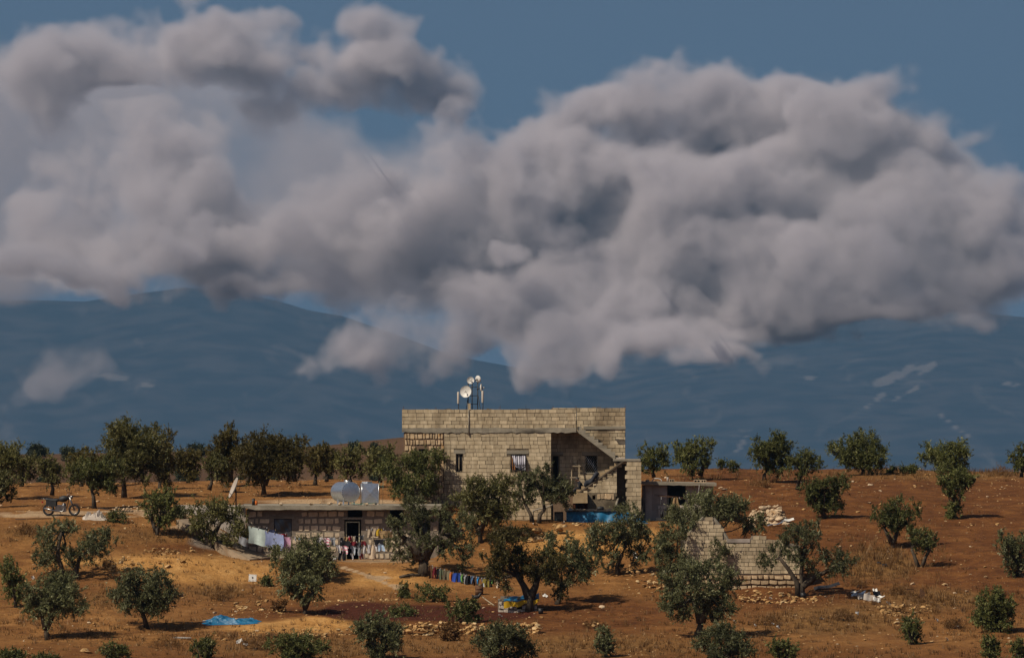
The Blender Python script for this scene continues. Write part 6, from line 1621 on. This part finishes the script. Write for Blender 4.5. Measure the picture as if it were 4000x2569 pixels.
bits = [(3210, 2420), (3020, 2440), (3040, 2452), (2870, 2430), (3660, 2425), (3735, 2455), (130, 2262), (710, 2330), (960, 2520), (940, 2505), (930, 2512), (2000, 2368), (1955, 2408), (1960, 2365), (3350, 2400), (2950, 2445), (3700, 2500), (3470, 2360), (2090, 2050), (2200, 2045), (3010, 2340), (2130, 2330)]
for i, (u, v) in enumerate(bits):
    c = hit(u, v); s = R.uniform(.12, .26)
    o = MB().sheet(lambda a, b: ((a - .5) * s, (b - .5) * s, .05 * math.sin(a * 7 + i) * math.cos(b * 6)), 4, 4).build('litter', M_white, None, c + Vector((0, 0, .07)))
    o.rotation_euler = (R.uniform(.3, 1.0), R.uniform(-.4, .4), R.uniform(0, 3)); tag(o, 'scrap of white plastic litter on the ground', 'litter', 'white litter on the slope')
# ---------------------------------------------------------------- rocks: heap, dry stone walls, loose stones
def heap(name, label, cat, polys, n, smin, smax, meshes, seed, rise, y_spread=.8):
    """stones piled on the ground within a pixel outline: (u, v_bottom, v_top) profile"""
    r = random.Random(seed); t = thing(name, label, cat)
    us = [p[0] for p in polys]; vb = [p[1] for p in polys]; vt = [p[2] for p in polys]
    for k in range(n):
        u = r.uniform(us[0], us[-1]); b, tp = np.interp(u, us, vb), np.interp(u, us, vt)
        if cat == 'rubble' and k % 3 == 0:      # strays that rolled off, half sunk in the soil
            g = hit(u + r.gauss(0, 55), b + r.gauss(4, 16)); s = smin * r.uniform(.4, 1.1)
            put('stone', r.choice(meshes), t, (g.x, g.y, g.z + s * .05), (s * r.uniform(.9, 1.5), s, s * .7), (r.uniform(-.4, .4), r.uniform(-.4, .4), r.uniform(0, 6))); continue
        f = r.random() ** rise
        v = b + (tp - b) * f
        g = hit(u, b); yy = g.y + .15 + y_spread * f + r.uniform(-.1, .1)
        p = at(u, v, yy); s = (smin * .55 + (smax - smin * .55) * r.random() ** 1.7) * (1.15 - .25 * f)
        put('stone', r.choice(meshes), t, (p.x, yy, p.z), (s * r.uniform(.9, 1.4), s * r.uniform(.9, 1.2), s * r.uniform(.75, 1.05)), (r.uniform(-.4, .4), r.uniform(-.4, .4), r.uniform(0, 6)))
    return t
heap('stone_heap', 'tall heap of pale round stones on the red slope behind the ruin', 'stone heap', [(2925, 2052, 2020), (2945, 2056, 1985), (2980, 2058, 1972), (3010, 2056, 1978), (3035, 2054, 1972), (3060, 2050, 1995), (3078, 2048, 2030)], 150, .20, .44, ROCKP, 5, .85, 1.5)
# earth core keeps the heap closed
c = hit(3000, 2052)
heap('dry_stone_wall', 'low dry stone wall of tan rubble below the garden', 'stone wall', [(1555, 2478, 2448), (1600, 2482, 2436), (1680, 2482, 2424), (1760, 2480, 2428), (1850, 2476, 2432), (1940, 2472, 2436), (2020, 2470, 2436), (2080, 2474, 2430), (2130, 2478, 2446)], 260, .16, .38, ROCK, 6, 1.0, .5)
heap('rubble_bank', 'band of tan rubble along the foot of the ruin', 'rubble', [(2880, 2352, 2310), (2960, 2355, 2300), (3050, 2356, 2316), (3120, 2352, 2322), (3190, 2345, 2328)], 130, .13, .32, ROCK, 8, 1.3, .6)
heap('rubble_bank', 'spill of rubble at the corner of the ruin beside the curved-trunk olive', 'rubble', [(2440, 2240, 2200), (2500, 2290, 2205), (2560, 2310, 2235), (2600, 2320, 2270)], 80, .14, .34, ROCK, 9, 1.2, .7)
heap('boulder_group', 'big tan boulders on the sandy bank below the terrace', 'boulders', [(2030, 2105, 2070), (2080, 2120, 2060), (2150, 2110, 2062), (2190, 2098, 2058)], 26, .35, .62, ROCK, 10, 1.6, .5)
heap('stone_row', 'row of tan stones along the terrace edge in front of the tarpaulin', 'stones', [(2150, 2062, 2048), (2240, 2052, 2040), (2320, 2052, 2042), (2390, 2050, 2044)], 26, .2, .4, ROCK, 11, 1.6, .3)
heap('stone_row', 'row of orange stones along the dug edge above the sandy bank', 'stones', [(560, 2150, 2140), (620, 2168, 2140), (680, 2168, 2146), (780, 2150, 2136)], 44, .16, .36, ROCK, 12, 1.5, .4)
heap('rubble_bank', 'scatter of rubble on the bank between the two drooping olives', 'rubble', [(390, 2222, 2195), (440, 2230, 2180), (520, 2225, 2170), (560, 2260, 2210), (600, 2280, 2220)], 80, .12, .34, ROCK, 13, 1.3, 1.0)
heap('rubble_bank', 'small rubble spill above the crumpled blue sheet', 'rubble', [(920, 2385, 2350), (1000, 2380, 2340), (1060, 2385, 2345), (1110, 2400, 2360)], 70, .12, .28, ROCK, 14, 1.4, .8)
heap('rubble_bank', 'rubble along the foot of the pale sand mound', 'rubble', [(950, 2478, 2462), (1100, 2490, 2455), (1250, 2490, 2450), (1400, 2480, 2440)], 90, .12, .30, ROCK, 15, 1.6, .5)
heap('rubble_bank', 'tan rubble patch in the dry grass below the scrap pile', 'rubble', [(3430, 2400, 2370), (3500, 2405, 2350), (3600, 2400, 2350), (3640, 2380, 2360)], 70, .14, .38, ROCK, 16, 1.4, .8)
heap('rubble_bank', 'heap of broken stone beside the road above the ramp', 'rubble', [(440, 1998, 1985), (500, 2000, 1968), (560, 1998, 1980)], 60, .12, .26, ROCKP, 17, 1.2, .8)
heap('rubble_bank', 'line of small stones along the upper edge of the tilled patch', 'stones', [(1270, 2352, 2344), (1400, 2345, 2334), (1560, 2345, 2334)], 50, .10, .22, ROCK, 18, 1.8, .3)
heap('stone_row', 'two big tan stones standing alone on the open slope', 'stones', [(2300, 2462, 2440), (2330, 2462, 2430)], 4, .3, .45, ROCK, 19, 1.5, .2)
heap('rubble_bank', 'loose stones behind the washing in the yard', 'rubble', [(960, 2180, 2160), (1010, 2178, 2140), (1060, 2176, 2160)], 30, .14, .3, ROCKP, 20, 1.4, .8)
heap('rubble_bank', 'rubble against the foot of the stone end of the block house', 'rubble', [(1580, 1962, 1945), (1640, 1962, 1950), (1700, 1960, 1948)], 40, .12, .26, ROCKP, 22, 1.6, .4)
def loose_stones():
    r = random.Random(77); picked = []
    spots = [(u, v, s) for (u, v, s) in ((715,2195,.3),(655,2215,.36),(625,2200,.3),(1085,2255,.22),(3690,2285,.34),(3565,2282,.3),(3850,2255,.26),(3775,2310,.26),(3895,2048,.24),(3350,2000,.22),(3395,1965,.26),(3440,1970,.26),(3590,1985,.24),(3620,1855,.26),(3400,1895,.3),(3575,1900,.28),(3330,1882,.26),(3018,1930,.26),(3140,1990,.2),(2700,1905,.3),(2860,1925,.28),(2830,1915,.32),(2350,2370,.26),(2355,2374,.22),(1765,2372,.22),(1440,2240,.18),(1505,2238,.18),(1285,2210,.2),(845,2420,.28),(330,2545,.5),(345,2550,.34),(865,2175,.22),(820,2168,.2),(350,2434,.26),(370,2438,.26),(3500,2435,.42),(3740,2450,.3),(880,2500,.3),(640,1995,.24),(1890,2240,.22))]
    while len(spots) < 300:
        u, v = r.uniform(0, 4000), r.uniform(1850, 2560)
        if 940 < u < 2600 and v < 2200: continue
        spots.append((u, v, .09 + .13 * r.random() ** 2))
    for (u, v, s) in spots:
        p = hit(u, v); mm = ROCKP if r.random() < .3 else ROCK
        put('stone', r.choice(mm), GROUND, (p.x, p.y, p.z + s * .12), (s * r.uniform(.9, 1.5), s, s * r.uniform(.6, .9)), (r.uniform(-.3, .3), r.uniform(-.3, .3), r.uniform(0, 6)))
    # the smaller rest: real stones joined into one sheet of rubble
    g = np.random.default_rng(5); base = []
    for me in ROCK[:5]:
        V = np.array([v.co[:] for v in me.vertices]); F = [tuple(p.vertices) for p in me.polygons]; base.append((V, [f for f in F if len(f) == 3]))
    VV, FF, off = [], [], 0
    n = 11000
    for k in range(n):
        x = g.uniform(-34, 34); y = g.uniform(-50, 40)
        u = 2000 + x / (y + 400) * FPX
        if 930 < u < 1730 and -12 < y < 0: continue
        dn = .12 + .88 * (float(noise2(x, y, 3.0, 9)) + .5 * float(noise2(x, y, 1.1, 10)) > .1)
        if g.random() > dn: continue
        s = .03 + .11 * g.random() ** 2.6
        V, F = base[k % 5]; a = g.uniform(0, 6.28); c_, s_ = math.cos(a), math.sin(a)
        W = V * np.array([s * g.uniform(.9, 1.6), s, s * g.uniform(.6, 1)]); W = np.stack([W[:, 0] * c_ - W[:, 1] * s_, W[:, 0] * s_ + W[:, 1] * c_, W[:, 2]], 1)
        VV.append(W + np.array([x, y, gz(x, y) + s * .12])); FF.append(np.array(F) + off); off += len(V)
    me = quick_mesh('pebbles', np.concatenate(VV), np.concatenate(FF)); me.materials.append(M_pebble)
    o = link('pebbles', me); tag(o, 'small tan stones strewn over the whole slope', 'stones', kind='stuff')
M_pebble = ramp_mat('pebble', (.30, .165, .06), (.52, .36, .19), 1.7, rough=.9)
loose_stones()
# ---------------------------------------------------------------- dry grass and weeds
def grass():
    g = np.random.default_rng(8)
    PX, H, TN = [], [], []
    areas = [(2000,2450,2200,130,5200,.20),(600,2250,700,120,2600,.18),(3300,2150,800,200,3000,.18),(1700,2400,400,60,900,.18),(500,2480,600,70,2600,.24),(3430,2195,190,75,2600,.42),(3650,2345,300,45,2400,.34),(3250,2425,330,55,2200,.30),(1250,2530,560,45,2600,.30),(450,2345,200,45,1200,.26),(850,2315,160,45,900,.26),(3700,1848,520,26,1900,.34),(2300,2525,560,45,2300,.26),(3000,2550,900,30,2200,.24),(200,2090,220,50,900,.24),(600,2085,260,40,900,.2),(2750,2480,300,60,1200,.24),(150,2420,250,60,900,.22),(1000,2490,260,30,900,.28),(2650,2350,200,60,900,.24),(3850,2450,260,70,1500,.26),(700,1905,800,18,1200,.22),(2900,1870,500,24,900,.28),(1480,2330,250,30,500,.2),(3300,2000,600,120,900,.16),(640,2160,120,20,300,.2)]
    for (u, v, ru, rv, n, h) in areas:
        k = 0
        nt = n // 9
        uu = g.normal(u, ru * .55, nt); vv = g.normal(v, rv * .55, nt)
        for a, b in zip(uu, vv):
            if b > 2600 or a < -60 or a > 4060: continue
            p = hit(a, b); s = h * g.uniform(.5, 1.25); tone = g.uniform(0, 1)
            for _ in range(9):
                PX.append((p.x + g.normal(0, .09), p.y + g.normal(0, .09), p.z - .02)); H.append(s * g.uniform(.5, 1.1)); TN.append(np.clip(tone + g.normal(0, .18), 0, 1))
    P0 = np.array(PX); H = np.array(H); n = len(P0)
    th = g.uniform(0, 6.28, n); lean = g.normal(0, .35, (n, 2)) * H[:, None]; w = .012 + .010 * g.random(n)
    V = np.empty((n, 3, 3), np.float32)
    V[:, 0] = P0 + np.stack([np.cos(th) * w, np.sin(th) * w, 0 * w], 1); V[:, 1] = P0 - np.stack([np.cos(th) * w, np.sin(th) * w, 0 * w], 1)
    V[:, 2] = P0 + np.stack([lean[:, 0], lean[:, 1], H], 1)
    me = quick_mesh('dry_grass', V.reshape(-1, 3), np.arange(3 * n).reshape(n, 3)); me.materials.append(M_leaf['dry'])
    a = me.attributes.new('tone', 'FLOAT', 'POINT'); a.data.foreach_set('value', np.repeat(TN, 3).astype(np.float32))
    o = link('dry_grass', me); tag(o, 'tufts of dry straw-coloured grass on the slope', 'grass', kind='stuff')
grass()
# ---------------------------------------------------------------- clouds: a fog volume of real depth
rng = np.random.default_rng(11)
def lattice_noise(shape, cells, seed):
    """smooth value noise on a 3-D grid, separable interpolation of a random lattice"""
    r = np.random.default_rng(seed)
    L = r.uniform(-1, 1, [c + 3 for c in cells]).astype(np.float32)
    out = L
    for ax in range(3):
        n, c = shape[ax], cells[ax]
        t = np.linspace(0, c, n, endpoint=False)
        i = t.astype(int); f = (t - i).astype(np.float32)
        w = [(1 - f) ** 3 / 6, (3 * f ** 3 - 6 * f ** 2 + 4) / 6, (-3 * f ** 3 + 3 * f ** 2 + 3 * f + 1) / 6, f ** 3 / 6]
        out = np.moveaxis(out, ax, 0)
        out = sum(w[k].reshape((-1,) + (1,) * 2) * out[i + k] for k in range(4))
        out = np.moveaxis(out, 0, ax)
    return out
def cloud_density():
    K = .55
    x0, x1, y0, y1, z0, z1 = -2450.0 * K, 2450.0 * K, 22400.0 * K, 24900.0 * K, -60.0 * K, 2000.0 * K
    nx, ny, nz = 620, 108, 280
    X = np.linspace(x0, x1, nx, dtype=np.float32)[:, None, None]
    Y = np.linspace(y0, y1, ny, dtype=np.float32)[None, :, None]
    Z = np.linspace(z0, z1, nz, dtype=np.float32)[None, None, :]
    ext = (x1 - x0, y1 - y0, z1 - z0)
    def fbm(base, octs, seed, gain=0.55, billow=False):
        f = 0; a = 1.0; tot = 0
        for o in range(octs):
            cells = [max(1, int(round(e / (base * K) * 2 ** o))) for e in ext]
            nse = lattice_noise((nx, ny, nz), cells, seed + o)
            if billow:
                nse = 1 - np.abs(nse) * 3.0
            f = f + a * nse; tot += a; a *= gain
        f = f - f.mean()
        return f / f.std()
    # (u, v, radius u, radius v, depth, weight): masses read off the photograph at 2398 px width
    B = [
     (120,200,330,70,.55,.92),(480,150,230,75,.5,.95),(30,250,160,110,.6,.95),(640,120,70,60,.6,.7),(520,30,60,50,.6,.6),
     (420,340,340,100,.45,1.0),(610,270,140,65,.5,.9),(150,470,260,120,.55,.9),(480,480,300,120,.4,1.0),(250,400,200,70,.4,.95),
     (890,100,80,80,.6,.75),(890,205,190,42,.6,.8),(1160,70,46,30,.5,.62),(1280,115,60,34,.5,.6),(1450,145,70,30,.5,.58),(1400,215,60,22,.5,.55),(980,150,80,40,.5,.6),
     (790,440,120,85,.2,1.15),(720,520,130,70,.2,1.1),(1090,300,110,65,.25,1.1),(1180,390,240,100,.3,1.05),
     (1340,400,120,70,.18,1.1),(1400,300,190,70,.5,.95),(1650,265,190,105,.45,1.15),(1840,265,150,85,.5,1.1),
     (2020,265,105,75,.3,1.2),(2120,350,120,80,.35,1.2),(2190,450,160,95,.4,1.2),(2350,570,150,110,.4,1.2),(1520,470,330,110,.35,1.1),
     (1900,460,320,130,.45,1.2),(2300,280,150,34,.7,.58),(1000,540,330,110,.45,1.05),(1700,600,420,95,.35,1.15),
     (2120,520,200,120,.25,1.25),(2260,620,200,80,.25,1.25),(2380,640,140,80,.3,1.25),(1960,620,260,80,.25,1.2),
     (600,555,400,62,.4,1.05),(150,570,300,72,.45,1.05),(480,565,60,35,.12,1.1),(1250,590,80,40,.12,1.1),
     (1000,640,330,62,.3,1.05),(1420,680,330,62,.3,1.05),(1800,670,280,50,.3,1.1),(80,650,280,45,.3,1.0),(330,612,190,38,.3,1.0),(640,640,180,34,.35,1.0),(2150,680,330,40,.3,1.2),
     (850,660,140,45,.35,1.0),
     (860,790,170,46,.12,1.05),(1060,780,200,72,.1,1.15),(1230,820,150,52,.1,1.1),(1450,780,210,50,.12,1.1),(1150,730,330,48,.2,1.15),(1550,735,230,36,.22,1.1),(1640,790,110,28,.12,.9),(980,845,90,22,.1,.8),
     (690,825,70,22,.1,.8),(1310,900,30,30,.1,.52),(1790,825,45,14,.1,.6),(1715,850,40,18,.1,.55),
     (150,890,30,42,.1,.64),(120,945,34,30,.1,.64),(75,975,40,18,.1,.6),(410,938,38,18,.1,.6),(190,975,56,16,.1,.6),(540,945,40,14,.1,.58),
    ]
    gaps = [(278,213,110,30,.5),(40,425,130,32,.35),(830,310,120,50,.9),(1000,90,26,60,.3)]
    k = 4000.0 / 2398.0
    F = np.full((nx, ny, nz), -1.0, np.float32)
    # ragged outlines: the masses are looked up at positions shaken by turbulence
    WX = X + (60 * K * fbm(230, 4, 500, .62)).astype(np.float32)
    WZ = Z + (42 * K * fbm(210, 4, 700, .62)).astype(np.float32)
    xs, ys, zs = X.ravel(), Y.ravel(), Z.ravel()
    for (u, v, ru, rv, d, w) in B:
        yy = y0 + 420 * K + d * (y1 - y0 - 840 * K)
        c = at(u * k, v * k, yy)
        m = (yy + 400) / FPX * k
        rx, rz = ru * m * 1.22, rv * m * 1.22
        ry = min(900.0 * K, max(140.0 * K, 0.8 * rx, rz) if w > .6 else rz, .85 * (yy - y0), .85 * (y1 - yy))
        lo = [max(0, np.searchsorted(a, p - 1.4 * q - 260 * K)) for a, p, q in ((xs, c.x, rx), (ys, yy, ry), (zs, c.z, rz))]
        hi = [np.searchsorted(a, p + 1.4 * q + 260 * K) for a, p, q in ((xs, c.x, rx), (ys, yy, ry), (zs, c.z, rz))]
        sl = tuple(slice(p, q) for p, q in zip(lo, hi))
        e = 1 - ((WX[sl] - c.x) / rx) ** 2 - ((Y[:, sl[1]] - yy) / ry) ** 2 - ((WZ[sl] - c.z) / rz) ** 2
        e = w * e - (1 - w) * .75; f0 = F[sl]
        F[sl] = .5 * (f0 + e + np.sqrt((f0 - e) ** 2 + .05)) - .02      # soft union: no creases where masses meet
    for (u, v, ru, rv, w) in gaps:
        yy = .5 * (y0 + y1)
        c = at(u * k, v * k, yy); m = (yy + 400) / FPX * k
        e = 1 - ((X - c.x) / (ru * m)) ** 2 - ((Z - c.z) / (rv * m)) ** 2
        F -= w * np.clip(e, 0, 1)
    n1 = fbm(480, 6, 40, .64)
    n2 = fbm(280, 5, 90, .62, True)
    # above the frame the masses are smooth and unbroken
    ov = np.clip((-10 - (1284.5 + FPX * PITCH - (Z - 4.0) / (Y + 400) * FPX) / k) / 70, 0, 1).astype(np.float32)
    D = np.clip(F, -1, .62) + ov * .22 * fbm(480, 2, 40) + (1 - ov) * (.26 * n1 + .22 * n2)
    D = np.clip((D + .0) / .85, 0, 1)
    hf = fbm(120, 4, 130, .65, True)
    ero = np.clip(.5 + .32 * hf, 0, 1) * .62
    ero = ero * (1 - .92 * ov)
    D = np.clip((D - ero * (1 - D)) / (1 - ero * (1 - D) + 1e-6), 0, 1)      # tear the thin edges
    D = D ** 1.5
    D = D * D * ov * .22 + D * (1 - ov)          # thin, soft-edged cloud above the frame
    # drop shreds too small to stand alone (their shadows would rule thin lines through the soft cloud)
    S8 = D
    for ax, w in ((0, 9), (1, 4), (2, 9)):
        cs = np.cumsum(S8, axis=ax, dtype=np.float32)
        S8 = (np.roll(cs, -w, ax) - np.roll(cs, w, ax)) / (2 * w)
        ix = [slice(None)] * 3
        ix[ax] = slice(0, w); S8[tuple(ix)] = 0
        ix[ax] = slice(-w, None); S8[tuple(ix)] = 0
    D = D * np.clip((S8 - .004) / .03, 0, 1)
    thin = ((2000 + X / (Y + 400) * FPX) / k < 580) & ((1284.5 + FPX * PITCH - (Z - 4.0) / (Y + 400) * FPX) / k > 765)
    D = np.where(thin, .16 * D, D)          # stray shreds of mist on the left-hand slope
    # a thin grey veil behind the heaped clouds, so that their gaps do not open on clear sky
    yv = y0 + .84 * (y1 - y0); m = (yv + 400) / FPX
    uw = (2000 + xs / m) / k; vw = (1284.5 + FPX * PITCH - (zs - 4.0) / m) / k
    top = np.interp(uw, [0, 300, 500, 620, 700, 760, 900, 1000, 1250, 1400, 1650, 1900, 2050, 2250, 2398], [80, 90, 60, 110, 170, 240, 280, 260, 270, 260, 170, 200, 230, 350, 430])
    bot = np.interp(uw, [0, 350, 430, 520, 820, 1740, 2398], [705, 668, 655, 665, 725, 730, 725])
    wob = 34 * n1[:, int(.84 * ny), :]
    ev = np.clip((vw[None, :] - top[:, None] + wob) / 90, 0, 1) * np.clip((bot[:, None] - vw[None, :] + wob * .5) / 60, 0, 1)
    gy = np.exp(-((ys - yv) / (170 * K)) ** 2)
    ev2 = np.clip((vw[None, :] - top[:, None] + wob - 20) / 150, 0, 1) * np.clip((bot[:, None] + 40 - vw[None, :] + wob * .5) / 110, 0, 1)
    gf = np.exp(-((ys - (y0 + .16 * (y1 - y0))) / (120 * K)) ** 2)
    D = np.maximum(D, (.05 * ev2[:, None, :] * gf[None, :, None]).astype(np.float32) * np.clip(.7 + .5 * n1, 0, 1.8))
    D = np.maximum(D, (.26 * ev[:, None, :] * gy[None, :, None]).astype(np.float32) * np.clip(.8 + .35 * n1, .2, 1.6))
    edge = np.ones_like(D)
    for ax, n in ((0, nx), (1, ny), (2, nz)):
        t = np.minimum(np.arange(n), np.arange(n)[::-1]) / (10.0 if ax != 0 else 30.0)
        t = np.clip(t, 0, 1).astype(np.float32)
        t[0] = t[-1] = 0
        edge = edge * t.reshape([-1 if a == ax else 1 for a in range(3)])
    D *= edge
    return D, (x0, x1, y0, y1, z0, z1), (nx, ny, nz)
def make_clouds():
    D, (x0, x1, y0, y1, z0, z1), (nx, ny, nz) = cloud_density()
    me = bpy.data.meshes.new('clouds')
    me.vertices.add(nx * ny * nz)
    at_ = me.attributes.new('dens', 'FLOAT', 'POINT')
    at_.data.foreach_set('value', D.ravel())
    ob = bpy.data.objects.new('clouds', me)
    COL.objects.link(ob)
    ob['kind'] = 'stuff'; ob['label'] = 'grey and cream cloud banks hanging over the blue mountains'; ob['category'] = 'clouds'
    ng = bpy.data.node_groups.new('cloud_fog', 'GeometryNodeTree')
    ng.interface.new_socket('Geometry', in_out='INPUT', socket_type='NodeSocketGeometry')
    ng.interface.new_socket('Geometry', in_out='OUTPUT', socket_type='NodeSocketGeometry')
    N, Lk = ng.nodes, ng.links
    gi, go = N.new('NodeGroupInput'), N.new('NodeGroupOutput')
    vc = N.new('GeometryNodeVolumeCube')
    vc.inputs['Min'].default_value = (x0, y0, z0); vc.inputs['Max'].default_value = (x1, y1, z1)
    vc.inputs['Resolution X'].default_value = nx; vc.inputs['Resolution Y'].default_value = ny; vc.inputs['Resolution Z'].default_value = nz
    pos = N.new('GeometryNodeInputPosition')
    sep = N.new('ShaderNodeSeparateXYZ'); Lk.new(pos.outputs[0], sep.inputs[0])
    idx = None
    for a, (lo, hi, n, stride) in enumerate(((x0, x1, nx, ny * nz), (y0, y1, ny, nz), (z0, z1, nz, 1))):
        m1 = N.new('ShaderNodeMapRange'); m1.clamp = True
        m1.inputs[1].default_value = lo; m1.inputs[2].default_value = hi; m1.inputs[3].default_value = 0; m1.inputs[4].default_value = n - 1
        Lk.new(sep.outputs[a], m1.inputs[0])
        r = N.new('ShaderNodeMath'); r.operation = 'ROUND'; Lk.new(m1.outputs[0], r.inputs[0])
        m = N.new('ShaderNodeMath'); m.operation = 'MULTIPLY'; m.inputs[1].default_value = stride; Lk.new(r.outputs[0], m.inputs[0])
        # integer addition keeps the index exact
        f2i = N.new('FunctionNodeFloatToInt'); Lk.new(m.outputs[0], f2i.inputs[0])
        if idx is None:
            idx = f2i
        else:
            ad = N.new('FunctionNodeIntegerMath'); ad.operation = 'ADD'
            Lk.new(idx.outputs[0], ad.inputs[0]); Lk.new(f2i.outputs[0], ad.inputs[1]); idx = ad
    na = N.new('GeometryNodeInputNamedAttribute'); na.data_type = 'FLOAT'; na.inputs['Name'].default_value = 'dens'
    si = N.new('GeometryNodeSampleIndex'); si.data_type = 'FLOAT'; si.domain = 'POINT'
    Lk.new(gi.outputs[0], si.inputs['Geometry']); Lk.new(na.outputs[0], si.inputs['Value']); Lk.new(idx.outputs[0], si.inputs['Index'])
    Lk.new(si.outputs[0], vc.inputs['Density'])
    sm = N.new('GeometryNodeSetMaterial')
    Lk.new(vc.outputs[0], sm.inputs[0]); Lk.new(sm.outputs[0], go.inputs[0])
    mt = bpy.data.materials.new('cloud_vapour'); mt.use_nodes = True
    t = mt.node_tree
    for n in list(t.nodes):
        t.nodes.remove(n)
    pv = t.nodes.new('ShaderNodeVolumePrincipled'); out = t.nodes.new('ShaderNodeOutputMaterial')
    pv.inputs['Color'].default_value = (.88, .825, .86, 1)
    pv.inputs['Density'].default_value = 0.042
    pv.inputs['Anisotropy'].default_value = 0.15
    t.links.new(pv.outputs[0], out.inputs['Volume'])
    sm.inputs['Material'].default_value = mt
    md = ob.modifiers.new('fog', 'NODES'); md.node_group = ng
    mt.cycles.volume_step_rate = 1.0
    return ob
make_clouds()
C.volume_step_rate = 1.5
C.volume_max_steps = 512
make_haze()
